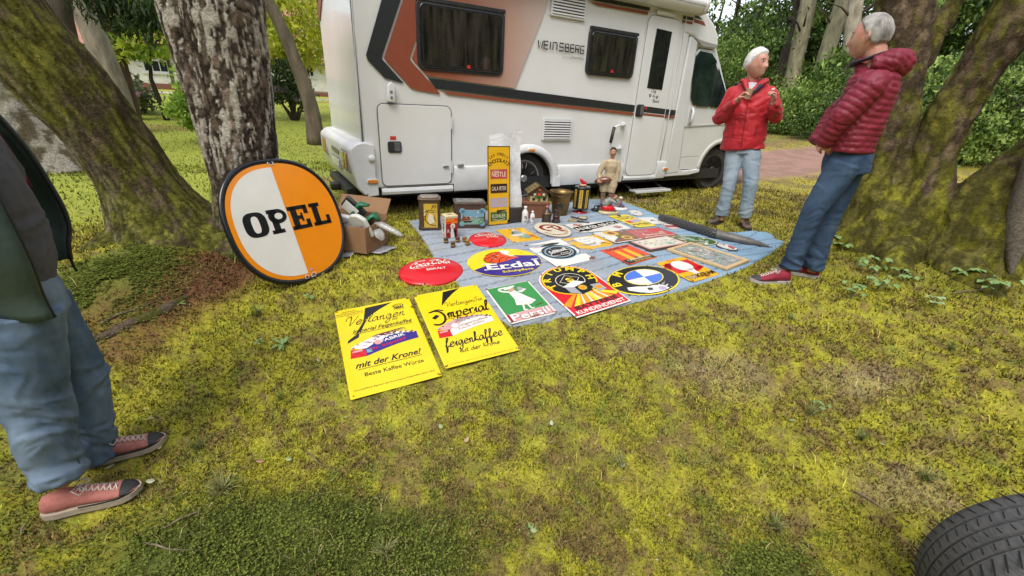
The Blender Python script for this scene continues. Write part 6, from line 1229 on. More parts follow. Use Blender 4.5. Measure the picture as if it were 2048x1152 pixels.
# ---- tall chocolate sign and the wrapped one behind it
def leaning(base, w, h, yaw, lean, fn, name, label, bcol, base_z=.014, cat='sign'):
    hx_ = Vector((cos(yaw), sin(yaw), 0)); bk = Vector((-sin(yaw), cos(yaw), 0)); up = Vector((0, 0, cos(lean))) + bk * sin(lean)
    c = Vector((base[0], base[1], base_z)) + up * h / 2; return sign(name, label, c, hx_, up, w, h, fn, bcol, lift=0, th=.006, cat=cat)
def choc(p, w, h):
    b_ = w / 2
    p.arc('LES EXQUIS', 0, h / 2 - .21, .125, .024, 'black', 2, span=86, bold=.005); p.arc('CHOCOLATS', 0, h / 2 - .285, .135, .034, 'black', 2, span=84, bold=.01)
    for i, (c, f) in enumerate((('tred', lambda y: (p.text('NESTLE', 0, y - .024, .046, 'cream', 4, w=.155, bold=.01), p.rect(-.07, y + .026, -.0, y + .031, 'cream', 4))), ('choc', lambda y: p.text('GALA PETER', 0, y - .02, .040, 'cream', 4, w=.16, shear=.1)),
                               ('lilac', lambda y: p.script('Cailler', -.075, y - .02, .030, .006, 'gold', 4, w=.15)), ('dkgreen', lambda y: (p.text('KOHLER', 0, y - .015, .038, 'cream', 4, w=.15), p.stroke([(-.07, y - .03), (0, y - .04), (.07, y - .03)], .005, 'cream', 4))))):
        y = h / 2 - .265 - i * .140; p.rect(-.095, y - .048, .095, y + .048, 'gold', 2); p.rect(-.092, y - .045, .092, y + .045, c, 3); f(y)
    p.text('SONT EN VENTE ICI', 0, -h / 2 + .045, .018, 'black', 2, w=.19)
    for q in ([(-b_, h / 2 - .004), (b_, h / 2 - .004)], [(-b_, -h / 2 + .004), (b_, -h / 2 + .004)], [(-b_ + .004, -h / 2), (-b_ + .004, h / 2)], [(b_ - .004, -h / 2), (b_ - .004, h / 2)]): p.stroke(q, .006, 'black', 4, smooth=False)
    p.ell(b_ - .012, -h / 2 + .03, .012, .018, 'black', 5, wob=.3)
leaning((-.172, 4.288), .243, .775, atan2(.143, .232) * .9, radians(5), choc, 'tall_sign', 'tall narrow yellow chocolate sign standing upright before the camper', 'amber')
wrap_m = M('bubble_wrap', (.80, .80, .80), .12, alpha=.94, coat=1, bscale=70, bstr=.9, bdist=.01); wc = Vector((-.10, 4.40, 0))
E = empty('wrapped_package', (-.085, 4.41, .02), atan2(.143, .232), 'clear bubble wrap package standing behind the tall yellow chocolate sign', 'package')
mb = MB(); n = 14
for side in (0, 1):
    V = []
    for i in range(n + 1):
        for j in range(n + 1):
            u_, v_ = i / n, j / n; x = (-.195 + .35 * u_) + .02 * v_; z = .15 + .70 * v_ + (.07 * u_ if v_ > .8 else 0) * (v_ - .8) * 5
            y = (1 if side else -1) * .012 * (1 + .8 * sin(9 * u_ + 4 * v_)) + (.13 * v_) + .01 * sin(14 * v_ + 3 * u_); V.append((x, y, z))
    mb.add(V, [(i * (n + 1) + j, (i + 1) * (n + 1) + j, (i + 1) * (n + 1) + j + 1, i * (n + 1) + j + 1) for i in range(n) for j in range(n)])
mb.build('wrap', wrap_m, E, smooth=True)
mb = MB()
mb.prism([(-.17, .17), (.14, .17), (.145, .80), (-.17, .76)], -.004, .004); o = mb.build('wrapped_board', M('wrapped_grey', (.66, .66, .66), .6), E); o.rotation_euler = (radians(-9), 0, 0)
MB().box((0, .03, .072), (.32, .16, .15)).build('crate', M('dark_crate', (.04, .03, .025), .8), E)

# ================================================================== TINS AND FIGURES
def rusty(name, a, b, sc=14): return M(name, a, .45, .2, col2=b, scale=sc, bscale=40, bstr=.15)
def place(name, label, cat, x, y, rz=0, group=None): return empty(name, (x, y, float(H(x, y)) + .014), rz, label, cat, group)
# tall tin with a picture panel
T = place('tea_tin', 'tall dark tea tin with a yellow picture panel and humped lid', 'tin', -.835, 4.035, radians(11)); tm = rusty('tin_rust_green', (.12, .05, .025), (.06, .065, .035)); w_, d_, h_ = .20, .15, .285
MB().prism(rrect(-w_ / 2, -d_ / 2, w_ / 2, d_ / 2, .022, 3), 0, h_, 'z').build('body', tm, T, bevel=.004); MB().prism(rrect(-w_ / 2 - .006, -d_ / 2 - .006, w_ / 2 + .006, d_ / 2 + .006, .024, 3), 0, .025, 'z').build('foot', rusty('tin_dark', (.045, .03, .022), (.09, .05, .03)), T, bevel=.003)
lid = MB(); lid.prism(rrect(-w_ / 2 - .007, -d_ / 2 - .007, w_ / 2 + .007, d_ / 2 + .007, .024, 3), h_, h_ + .02, 'z'); L = lid.build('lid', rusty('tin_lid', (.20, .12, .07), (.10, .07, .05)), T, bevel=.006); MB().prism(rrect(-w_ / 2 + .012, -d_ / 2 + .012, w_ / 2 - .012, d_ / 2 - .012, .02, 3), h_ + .02, h_ + .035, 'z').build('lid_top', rusty('tin_lid2', (.16, .14, .12), (.3, .25, .2), 30), L, bevel=.008)
pr = Print(z=0); pr.rect(-.058, -.125, .078, .115, 'black', 0); pr.rect(-.054, -.12, .074, .11, 'gold', 1); splash(pr, .12, .10, ['amber', 'cream', 'rust'], 18, 4, .02); pr.ring(.01, .03, .055, .022, .006, 'dkgreen', 5, a0=0, a1=pi); pr.stroke([(-.045, .03), (.065, .03)], .004, 'dkgreen', 5); pr.stroke([(-.03, .02), (-.04, -.05), (0, -.09), (.06, -.10)], .006, 'black', 5); pr.poly([(-.0, .02), (.03, .0), (.045, -.07), (.0, -.09), (-.02, -.04)], 'cream', 5); pr.stroke([(.045, 0), (.05, -.04), (.06, -.06)], .005, 'black', 5)
for i in range(5): pr.stroke([(.02 + .01 * i, .06 + .008 * (i % 3)), (.03 + .008 * i, .10)], .004, ('black', 'rust')[i % 2], 5)
o = pr.build(T, 'picture_panel'); o.location = (0, -d_ / 2 - .0015, h_ / 2 + .005); o.rotation_euler = (radians(90), 0, 0)
# wide tin with the harbour picture
T = place('picture_tin', 'wide dark tin with a blue moonlit harbour picture on its front', 'tin', -.470, 4.19, radians(13)); w_, d_, h_ = .30, .20, .235
MB().prism(rrect(-w_ / 2, -d_ / 2, w_ / 2, d_ / 2, .012, 2), 0, h_, 'z').build('body', rusty('tin_brown', (.10, .045, .03), (.05, .05, .045)), T, bevel=.003); L = MB().prism(rrect(-w_ / 2 - .005, -d_ / 2 - .005, w_ / 2 + .005, d_ / 2 + .005, .012, 2), h_, h_ + .022, 'z').build('lid', rusty('tin_brown2', (.12, .07, .05), (.07, .06, .05)), T, bevel=.004); MB().prism(rrect(-w_ / 2 + .02, -d_ / 2 + .02, w_ / 2 - .02, d_ / 2 - .02, .012, 2), h_ + .022, h_ + .027, 'z').build('lid_picture', rusty('tin_lidpic', (.10, .12, .14), (.26, .22, .17), 20), L)
pr = Print(z=0)
def pl(s_): return [(x * s_, y * s_) for x, y in rrect(-.105, -.068, .105, .068, .012, 3)]
for sc_, c_, l_2 in ((1.06, 'cream', 0), (1.03, 'sky', 1)):
    pr.poly(pl(sc_), c_, l_2)
    for sx in (-1, 1):
        for sy in (-1, 1): pr.ell(sx * .100, sy * .064, .026 * sc_, .024 * sc_, c_, l_2)
pr.poly([(-.11, -.02), (-.08, .02), (-.06, -.005), (.0, .0), (.03, -.01), (.11, -.005), (.11, -.07), (-.11, -.07)], 'teal', 2); pr.poly([(-.11, -.02), (-.09, .01), (-.085, .035), (-.08, .01), (-.06, .0), (-.04, .015), (-.02, -.01), (-.02, -.03), (-.11, -.04)], 'brown', 3); pr.poly([(-.09, -.04), (-.0, -.035), (.02, -.02), (-.01, -.05), (-.08, -.055)], 'black', 4); pr.ell(.055, .05, .007, .007, 'white', 4, n=12); splash(pr, .12, .03, ['brown', 'cream', 'rust', 'black'], 22, 12, .008, 4); pr.poly([(.03, -.005), (.11, .005), (.11, -.012)], 'dkgreen', 4); pr.stroke([(.06, -.06), (.09, -.02), (.105, -.05), (.07, -.07)], .006, 'dkgreen', 5)
o = pr.build(T, 'picture_panel'); o.location = (.02, -d_ / 2 - .0015, .115); o.rotation_euler = (radians(90), 0, 0)
# red cocoa tin
T = place('cocoa_tin', 'red and white cocoa tin with a nurse on its front', 'tin', -.603, 3.785, radians(31)); w_, d_, h_ = .118, .10, .195
MB().box((0, 0, h_ / 2), (w_, d_, h_)).build('body', enamel('tin_white', (.66, .64, .55)), T, bevel=.002); MB().box((0, 0, h_ + .008), (w_ + .004, d_ + .004, .018)).build('lid', enamel('tin_cream', (.70, .58, .30)), T, bevel=.004)
pr = Print(z=0); pr.rect(-.057, -.094, .057, .09, 'dkred', 0); pr.rect(-.057, .04, .057, .09, 'tomato', 1) ; pr.text('DROSTE', -.012, .066, .017, 'yellow', 3, w=.075, bold=.01); pr.text('CACAO', .022, .044, .015, 'yellow', 3, w=.055, bold=.01)
pr.ell(.01, .018, .022, .024, 'white', 3); pr.ell(.008, .014, .011, .013, 'skin', 4); pr.poly([(-.008, -.0), (.025, .0), (.032, -.04), (.04, -.092), (-.01, -.092), (-.012, -.04)], 'white', 3); pr.poly([(.015, .0), (.035, -.01), (.05, -.092), (.028, -.092)], 'black', 4); pr.poly([(-.012, 0), (-.028, -.03), (-.01, -.035)], 'black', 4); pr.rect(-.046, -.04, -.024, -.012, 'pink', 4); pr.ell(.028, -.03, .012, .014, 'black', 5)
o = pr.build(T, 'front_print'); o.location = (0, -d_ / 2 - .0015, h_ / 2); o.rotation_euler = (radians(90), 0, 0)
pr = Print(z=0); pr.text('DROSTE', 0, .06, .013, 'blue', 1, w=.07); [pr.ell(.0 + .006 * (k % 3 - 1), .035 - .014 * k, .014, .010, ('black', 'blue', 'grey')[k % 3], 1, n=8, wob=.4) for k in range(6)]; pr.rect(-.035, -.085, .035, -.06, 'pink', 1)
o = pr.build(T, 'side_print'); o.location = (-w_ / 2 - .0015, 0, h_ / 2); o.rotation_euler = (radians(90), 0, radians(-90))
pr = Print(z=0); pr.ring(0, 0, .03, .02, .004, 'dkgreen', 1); pr.ell(0, 0, .012, .008, 'brown', 1); o = pr.build(T, 'lid_print'); o.location = (0, 0, h_ + .0185)
# five little spools
for i, (x, y, c, lab) in enumerate(((-.610, 3.618, (.05, .05, .02), 'tiny round tin at the left, behind the front one'), (-.536, 3.541, (.07, .05, .02), 'tiny round tin standing nearest to the photographer'), (-.511, 3.655, (.10, .035, .015), 'tiny reddish round tin against the cocoa tin'), (-.451, 3.672, (.22, .12, .03), 'tiny golden round tin, back one of a pair'), (-.418, 3.612, (.28, .15, .03), 'tiny golden round tin beside the small red button sign'))):
    T = empty('small_tin', (x, y, float(H(x, y)) + .016), 0, lab, 'tin', 'tiny round tins before the cocoa tin'); m_ = rusty('spool%d' % i, c, tuple(v * .5 for v in c), 60)
    MB().lathe([(.019, 0), (.020, .003), (.020, .034), (.019, .036)], n=20).build('body', m_, T, smooth=True); MB().lathe([(.0205, .034), (.021, .042), (.018, .045), (.002, .0455)], n=20).build('lid', rusty('spoollid%d' % i, tuple(v * 1.5 for v in c), c, 60), T, smooth=True)
    MB().lathe([(.0208, .012), (.0208, .024)], n=20).build('band', enamel('spool_band', (.30, .18, .05)), T)
# brown box, chalet, bucket
T = place('brown_box', 'reddish brown box under the toy chalet', 'box', .165, 4.74, radians(10)); bb_ = M('brown_card', (.20, .085, .045), .6, col2=(.16, .065, .035)); MB().box((0, 0, .085), (.36, .24, .17)).build('body', bb_, T, bevel=.004); MB().box((0, -.003, .172), (.375, .25, .03)).build('lid', M('brown_card2', (.24, .105, .055), .6), T, bevel=.003)
T = empty('toy_chalet', (.225, 4.72, float(H(.2, 4.7)) + .201), radians(12), 'little painted tin chalet with a striped roof on the brown box', 'toy house'); cw, cdp, ch_ = .20, .15, .105
MB().box((0, 0, ch_ * .28), (cw, cdp, ch_ * .56)).build('lower_wall', enamel('chalet_cream', (.50, .42, .22)), T); MB().box((0, 0, ch_ * .80), (cw + .004, cdp + .004, ch_ * .46)).build('upper_wall', M('chalet_brown', (.13, .055, .03), .6), T)
MB().prism([(-cw / 2, ch_), (cw / 2, ch_), (0, ch_ + .065)], -cdp / 2, cdp / 2).build('gable', M('chalet_brown', (.13, .055, .03), .6), T)
for s_ in (-1, 1):
    r_ = MB(); r_.add([(0, -cdp / 2 - .03, ch_ + .078), (0, cdp / 2 + .03, ch_ + .078), (s_ * (cw / 2 + .035), cdp / 2 + .03, ch_ - .012), (s_ * (cw / 2 + .035), -cdp / 2 - .03, ch_ - .012), (0, -cdp / 2 - .03, ch_ + .068), (0, cdp / 2 + .03, ch_ + .068), (s_ * (cw / 2 + .035), cdp / 2 + .03, ch_ - .022), (s_ * (cw / 2 + .035), -cdp / 2 - .03, ch_ - .022)], [(0, 1, 2, 3), (4, 7, 6, 5), (0, 3, 7, 4), (1, 5, 6, 2), (3, 2, 6, 7), (0, 4, 5, 1)])
    RF = r_.build('roof', M('chalet_roof', (.075, .055, .03), .7), T)
    for i in range(6):
        for k in range(4):
            t0, t1 = .12 + .22 * k, .27 + .22 * k; y = -cdp / 2 - .02 + i * (cdp + .04) / 5.5
            q = lambda t, yy: (s_ * (cw / 2 + .035) * t, yy, (ch_ + .0795) * (1 - t) + (ch_ - .0105) * t); MB().add([q(t0, y), q(t1, y), q(t1, y + .02), q(t0, y + .02)], [(0, 1, 2, 3)]).build('shingle', enamel('chalet_stripe', (.42, .30, .10)), RF)
for x, z, s1, s2, c in ((-.06, .028, .03, .03, 'black'), (.0, .022, .026, .044, 'dkgreen'), (.06, .028, .03, .03, 'black'), (-.05, .078, .026, .022, 'cream'), (0, .078, .03, .022, 'tomato'), (.05, .078, .026, .022, 'cream'), (0, .13, .02, .02, 'orange')): MB().box((x, -cdp / 2 - .004, z), (s1, .003, s2)).build('window', EM(c), T)
MB().box((.02, -cdp / 2 - .01, .058), (cw * .7, .014, .012)).build('balcony', EM('dkgreen'), T)
brass = M('old_brass', (.30, .19, .06), .35, .7, col2=(.13, .08, .035), scale=9, bscale=30, bstr=.15)
T = place('brass_bucket', 'tarnished brass champagne bucket with a round badge', 'bucket', .505, 4.90); 
MB().lathe([(.02, .0), (.085, 0), (.088, .006), (.118, .225), (.134, .262), (.137, .268), (.132, .270), (.112, .225), (.082, .012), (.02, .012)], n=44).build('body', brass, T, smooth=True)
MB().lathe([(.1185, .222), (.122, .226), (.1195, .23)], n=44).build('ring', brass, T, smooth=True)
o = MB().lathe([(.036, 0), (.038, .004), (.032, .007), (.03, .004), (.002, .004)], n=24).build('badge', M('badge_dark', (.08, .07, .06), .4, .6), T, smooth=True); o.location = (-.015, -.106, .118); o.rotation_euler = (radians(97), 0, 0)
for s_ in (-1, 1): o = MB().tube([(s_ * .112, -.02, .16), (s_ * .14, -.02, .165), (s_ * .142, .02, .165), (s_ * .112, .02, .16)], .008, 8).build('handle', brass, T, smooth=True)
# white bottles with a dark head on the label
for (x, y, hh, rr_, lab) in ((.095, 4.40, .185, .034, 'taller white bottle with a dark haired head on its label'), (.175, 4.44, .130, .027, 'shorter white bottle right beside the taller white bottle')):
    T = place('white_bottle', lab, 'bottle', x, y, radians(5), 'pair of white bottles'); MB().lathe([(rr_ * .92, 0), (rr_, .006), (rr_, hh * .60), (rr_ * .85, hh * .70), (rr_ * .42, hh * .82), (rr_ * .38, hh * .90), (rr_ * .45, hh * .91), (rr_ * .45, hh * .99), (rr_ * .3, hh)], n=32).build('body', M('glazed_white', (.74, .73, .70), .15, coat=.5), T, smooth=True)
    MB().lathe([(rr_ * .47, hh * .90), (rr_ * .5, hh * .91), (rr_ * .5, hh * .985), (rr_ * .3, hh * 1.005)], n=24).build('stopper', enamel('stopper', (.78, .77, .74)), T, smooth=True)
    zf = lambda X, Y: sqrt(max(1e-6, rr_ ** 2 - X * X)) - rr_; pr = Print(z=.0012, zf=zf); pr.ell(.004, .01, .014, .017, 'choc', 1, n=16, wob=.15); pr.ell(.001, .004, .008, .010, 'skin', 2, n=12); pr.script('milk', -.014, -.036, .007, .003, 'choc', 1) if hh > .15 else pr.rect(-.01, -.03, .01, -.027, 'choc', 1)
    o = pr.build(T, 'label'); o.location = (0, -rr_, hh * .33); o.rotation_euler = (radians(90), 0, 0)
# two dark little lanterns
dkb = M('dark_bronze', (.035, .028, .024), .4, .4, col2=(.09, .06, .045), scale=30)
T = place('dark_flask', 'dark pot bellied flask with a pink stopper, left of a pair', 'flask', .330, 4.50); MB().lathe([(.05, 0), (.052, .01), (.047, .03), (.05, .09), (.046, .10), (.03, .13), (.016, .145), (.014, .155)], n=28).build('body', dkb, T, smooth=True); MB().lathe([(.018, .152), (.022, .165), (.014, .18), (.002, .185)], n=16).build('stopper', enamel('flask_top', (.30, .12, .10)), T, smooth=True)
MB().lathe([(.0485, .095), (.0515, .10), (.0475, .106)], n=28).build('band', brass, T, smooth=True)
T = place('dark_vase', 'dark waisted little vase, right of a pair before the bucket', 'vase', .437, 4.53); MB().lathe([(.047, 0), (.048, .012), (.038, .03), (.036, .075), (.026, .10), (.024, .115), (.032, .13), (.03, .132), (.02, .118)], n=28).build('body', dkb, T, smooth=True); MB().lathe([(.0375, .04), (.0385, .06), (.037, .075)], n=24).build('band', rusty('vase_red', (.09, .02, .02), (.04, .03, .03)), T, smooth=True)
# display drum, black with yellow panels, red top and foot
T = place('display_stand', 'black display drum with yellow lettered strips, red top and red foot', 'display', .762, 5.05, radians(10)); drum = M('drum_black', (.010, .014, .016), .3, coat=.5); dr_ = .098
MB().lathe([(.085, 0), (.087, .004), (.02, .022), (.014, .04)], n=36).build('foot', EM('red'), T, smooth=True); MB().lathe([(dr_, .045), (dr_, .30), (dr_ * .93, .308), (.03, .31)][::1], n=8).build('drum', drum, T, bevel=.003)
for k in range(8):
    a = radians(22.5 + 45 * k); o = empty('strip_panel', (dr_ * .925 * cos(a), dr_ * .925 * sin(a), .17), a + pi / 2); o.parent = T; nar = k % 2 == 0
    pr = Print(z=.002); wd_ = .017 if nar else .02; pr.rect(-wd_, -.105, wd_, .105, 'gold', 1)
    for i, ch in enumerate('GENERAL' if nar else 'OZONOL'): pr.text(ch, 0, .075 - i * .029, .020, 'black', 2, bold=.03)
    q = pr.build(T, 'lettered_strip'); q.matrix_local = Matrix.Translation((dr_ * .925 * cos(a), dr_ * .925 * sin(a), .172)) @ Matrix.Rotation(a + pi / 2, 4, 'Z') @ Matrix.Rotation(pi / 2, 4, 'X'); bpy.data.objects.remove(o)
MB().lathe([(.040, .31), (.042, .33), (.030, .335)], n=24).build('collar', enamel('collar_skin', (.55, .33, .2)), T, smooth=True)
mb = MB(); mb.tube([(.035, 0, .332), (.0, 0, .348), (-.03, 0, .385), (-.042, 0, .392)], [.018, .024, .016, .006], 10); mb.tube([(-.0, .0, .345), (.028, 0, .352), (.03, 0, .338)], [.016, .018, .01], 8); mb.build('red_figure', EM('red'), T, smooth=True)
# hand brush, palette knife, round brass compass
T = place('hand_brush', 'wooden hand brush with dark handle lying on the cloth', 'brush', .63, 4.60, radians(-20)); MB().prism(rrect(-.055, -.028, .05, .028, .018, 4), 0, .018, 'z').build('head', enamel('brush_wood', (.36, .25, .10)), T, bevel=.004); MB().prism([(.045, -.014), (.18, -.011), (.185, .011), (.045, .014)], .002, .016, 'z').build('handle', blackp, T, bevel=.004)
T = place('dark_knife', 'black handled tool crossing the hand brush', 'tool', .69, 4.63, radians(-42)); MB().prism([(-.1, -.008), (.02, -.012), (.08, -.008), (.08, .008), (.02, .012), (-.1, .008)], .02, .034, 'z').build('handle', blackp, T, bevel=.004); MB().prism([(.08, -.006), (.15, 0), (.08, .006)], .022, .028, 'z').build('blade', metal, T)
T = place('round_pin', 'small round cream plate with dark rim beside the brush', 'plate', .757, 4.751, 0); MB().lathe([(.055, 0), (.058, .006), (.054, .012), (.05, .010), (.002, .008)], n=32, sy=1.25).build('rim', blackp, T, smooth=True); pr = Print(z=.011); pr.ell(0, 0, .047, .058, 'cream', 0); pr.ell(0, 0, .018, .024, 'gold', 1, wob=.3); pr.ring(0, 0, .04, .05, .004, 'brown', 1); pr.build(T, 'face')

# ================================================================== FIGURINES
def fig(name, parent, tubes, mat, voxel=.004, extra=None, smooth=2):
    mb = MB()
    for P, r in tubes: mb.tube(P, r, 12)
    if extra: extra(mb)
    return fuse(name, mb, voxel, mat, parent, smooth)
skin_f = M('figure_skin', (.42, .22, .13), .4, col2=(.36, .18, .10)); tan_ = M('figure_beige', (.52, .43, .28), .45, col2=(.40, .31, .19), scale=25, bscale=60, bstr=.25)
T = place('player_figurine', 'tall painted statue of a man in beige holding a brown rugby ball', 'statue', 1.125, 5.36, radians(-12))
fig('trousers', T, [([(-.035, 0, .40), (-.055, 0, .28), (-.05, -.01, .20)], [.055, .062, .045]), ([(.035, 0, .40), (.045, -.01, .28), (.04, -.02, .20)], [.055, .06, .045])], tan_)
fig('shirt', T, [([(0, 0, .36), (0, 0, .44), (0, -.005, .52), (0, .0, .575), (0, .0, .60)], [.075, .070, .082, .075, .035]), ([(-.07, 0, .57), (-.115, -.01, .48), (-.135, -.02, .41), (-.115, -.045, .36)], [.034, .036, .034, .028]), ([(.07, 0, .57), (.09, .0, .47), (.085, .0, .38), (.09, -.01, .34)], [.034, .034, .03, .026])], tan_)
fig('legs', T, [([(-.05, -.01, .21), (-.05, 0, .13), (-.045, .005, .04)], [.035, .03, .022]), ([(.04, -.02, .21), (.05, -.01, .13), (.055, .0, .05)], [.035, .03, .022])], M('figure_socks', (.16, .06, .045), .5, col2=(.30, .2, .15), scale=30))
fig('boot', T, [([(-.045, .015, .03), (-.05, -.03, .02), (-.055, -.06, .015)], [.026, .024, .016])], blackp); fig('boot', T, [([(.055, .01, .035), (.065, -.035, .02), (.07, -.065, .015)], [.026, .024, .016])], blackp)
MB().lathe([(.11, 0), (.112, .012), (.10, .016), (.002, .016)], n=32, sy=.8).build('base', blackp, T, smooth=True)
fig('head', T, [([(0, .0, .59), (0, -.004, .63)], [.024, .026]), ([(0, -.004, .635), (0, -.008, .665), (0, -.004, .695), (0, 0, .708)], [.030, .038, .036, .02])], skin_f, .003, lambda m: (m.ball((.0, -.044, .662), (.007, .010, .010), 8), m.ball((.037, 0, .662), (.006, .01, .012), 6), m.ball((-.037, 0, .662), (.006, .01, .012), 6)))
fig('hair', T, [([(0, .010, .672), (0, .006, .703), (0, -.004, .720)], [.042, .043, .030])], M('figure_hair', (.02, .016, .012), .4), .003)
MB().box((.0, -.046, .650), (.022, .005, .005)).build('moustache', M('figure_hair', (.02, .016, .012), .4), T); 
for s_ in (-1, 1): MB().ball((s_ * .014, -.039, .672), (.004, .003, .003), 6).build('eye', blackp, T)
MB().prism([(-.03, .585), (0, .56), (.03, .585), (0, .60)], -.04, -.015).build('collar', M('figure_cream', (.5, .42, .3), .5), T)
M3 = Matrix.Rotation(radians(-14), 3, 'Y'); MB().ball((-.075, -.06, .345), (.105, .045, .045), 14, M3=M3).build('rugby_ball', M('ball_leather', (.17, .055, .025), .3, coat=.5), T, smooth=True)
fig('hands', T, [([(-.118, -.05, .365), (-.125, -.09, .345), (-.12, -.10, .325)], [.018, .018, .012])] + [([(-.135 + .012 * k, -.085, .35), (-.135 + .014 * k, -.104, .335), (-.13 + .014 * k, -.106, .318)], [.007, .006, .005]) for k in range(4)] + [([(.09, -.01, .34), (.092, -.012, .30), (.09, -.015, .275)], [.016, .015, .008])], skin_f, .003)
T = place('kneeling_figurine', 'figurine of a kneeling child in red on an oval cream base', 'figurine', 1.105, 5.055, radians(8)); MB().lathe([(.125, 0), (.128, .012), (.122, .03), (.110, .034), (.002, .034)], n=36, sy=.62).build('base', enamel('base_cream', (.48, .42, .26)), T, smooth=True)
fig('trousers', T, [([(-.075, .02, .075), (-.03, 0, .065), (.03, -.01, .06), (.05, -.01, .055)], [.036, .038, .032, .022]), ([(-.03, .03, .08), (.02, .02, .085), (.055, -.02, .05)], [.034, .032, .024])], EM('red'))
fig('jacket', T, [([(-.055, .02, .095), (-.03, .015, .135), (.01, 0, .165), (.02, 0, .175)], [.042, .045, .040, .02]), ([(.01, -.02, .165), (.05, -.04, .145), (.085, -.045, .12)], [.018, .016, .012]), ([(.0, .03, .165), (.06, .02, .16), (.11, .0, .135)], [.018, .015, .012])], M('fig_green_jacket', (.12, .17, .17), .45, col2=(.3, .3, .26), scale=20))
fig('head', T, [([(.03, -.01, .175), (.05, -.015, .20), (.055, -.015, .225)], [.02, .03, .022])], skin_f, .003, lambda m: m.ball((.082, -.02, .20), (.007, .006, .006), 6))
fig('hair', T, [([(.035, -.005, .205), (.045, -.01, .23)], [.030, .026])], M('figure_brown_hair', (.14, .05, .035), .4), .003)
fb_ = M('figure_boot', (.10, .055, .035), .4); fig('boot', T, [([(.05, -.015, .05), (.08, -.03, .04)], [.018, .014])], fb_, .003); fig('boot', T, [([(-.09, .03, .055), (-.115, .03, .05)], [.02, .014])], fb_, .003)
fig('hands', T, [([(.085, -.045, .12), (.105, -.045, .11)], [.010, .007]), ([(.11, 0, .135), (.13, -.005, .125)], [.010, .007])], skin_f, .003)
T = place('child_figurine', 'small figurine of a seated child on a white oval base', 'figurine', 1.30, 5.30, radians(15)); MB().lathe([(.095, 0), (.098, .015), (.088, .032), (.002, .034)], n=32, sy=.75).build('base', M('glazed_white', (.74, .73, .70), .15), T, smooth=True)
fig('body', T, [([(-.03, 0, .05), (-.02, 0, .09), (-.015, 0, .115)], [.026, .028, .016]), ([(-.03, -.01, .05), (.02, -.02, .055), (.04, -.02, .04)], [.018, .016, .012]), ([(-.03, .015, .05), (.01, .01, .06), (.035, .01, .042)], [.018, .016, .012])], M('fig_blue', (.05, .05, .14), .4, col2=(.3, .06, .06), scale=18), .003)
fig('head', T, [([(-.015, 0, .115), (-.012, -.002, .14), (-.012, 0, .155)], [.014, .022, .015])], skin_f, .003); fig('cap', T, [([(-.018, 0, .15), (-.018, 0, .165)], [.022, .012])], M('glazed_white', (.74, .73, .70), .15), .003)
T = place('dark_iron', 'low black iron lying behind the kneeling figurine', 'flat iron', .98, 5.16, radians(20)); mb = MB(); mb.prism([(-.06, -.035), (.03, -.035), (.08, 0), (.03, .035), (-.06, .035)], 0, .03, 'z'); mb.build('body', blackp, T, bevel=.006); MB().tube([(-.04, 0, .03), (-.03, 0, .065), (.02, 0, .065), (.03, 0, .03)], .008, 8).build('handle', blackp, T, smooth=True)
# long rolled thing: black knobbly roll with a grey tapering sleeve
T = empty('rolled_mat', label='black knobbly roll lying along the far edge of the cloth', cat='roll'); A, B = Vector((1.66, 4.86, .05)), Vector((2.06, 4.21, .055)); mb = MB(); pts = [A + (B - A) * (i / 10) + Vector((0, 0, .006 * sin(i))) for i in range(11)]; mb.tube(pts, [.022, .034, .038, .042, .044, .044, .044, .044, .044, .043, .042], 20); mb.build('core', blackp, T, smooth=True)
mb = MB(); d = (B - A).normalized(); s1 = d.cross(Vector((0, 0, 1))).normalized(); s2 = s1.cross(d)
for i in range(34):
    for k in range(9):
        a = k * 2 * pi / 9 + (i % 2) * .35; c = A + (B - A) * ((i + .6) / 35) + (s1 * cos(a) + s2 * sin(a)) * (.038 + .005 * min(1, i / 8)); mb.ball(c, .0095, 5)
mb.build('knob', M('knob_black', (.07, .07, .07), .2, coat=.8), T, smooth=True)['kind'] = 'stuff'
T = empty('grey_sleeve', label='grey tapering sleeve with a pointed end lying on the blue cloth', cat='sleeve'); A, B = Vector((2.045, 4.235, .058)), Vector((2.49, 3.99, .026)); mb = MB()
mb.tube([A + (B - A) * t for t in (0, .02, .2, .45, .65, .8, .92, 1)], [.044, .052, .052, .050, .044, .030, .016, .003], 20, flat=.85); mb.build('sleeve', M('grey_pvc', (.16, .145, .125), .45, col2=(.10, .09, .08), scale=12, bscale=18, bstr=.3, bdist=.01), T, smooth=True); mb = MB(); mb.tube([B - (B - A) * .06 + Vector((0, 0, .008)), B + (B - A) * .02], [.007, .003], 8); mb.build('tip', metal, T, smooth=True)
# cardboard box with packaging, carrier sheet
card = M('cardboard', (.27, .155, .075), .85, col2=(.23, .125, .06), scale=4, bscale=90, bstr=.08); card2 = M('cardboard_in', (.20, .11, .055), .9)
T = empty('cardboard_box', (-1.42, 3.46, float(H(-1.42, 3.46)) + .005), atan2(3.253 - 3.312, -1.14 + 1.398) * 1.0, 'open brown cardboard box full of packaging beside the round orange sign', 'box')
bw, bd_, bh, t_ = .50, .34, .215, .006
for nm, c, d in (('front_wall', (.03, -bd_ / 2, bh / 2), (bw, t_, bh)), ('back_wall', (.03, bd_ / 2, bh / 2 + .02), (bw, t_, bh + .04)), ('side_wall', (bw / 2 + .03, 0, bh / 2), (t_, bd_ - t_ * 2, bh)), ('side_wall', (-bw / 2 + .03, 0, bh / 2), (t_, bd_ - t_ * 2, bh)), ('floor_flap', (.03, 0, .006), (bw - .02, bd_ - .02, .006))): MB().box(c, d).build(nm, card if 'wall' in nm else card2, T, bevel=.0015)
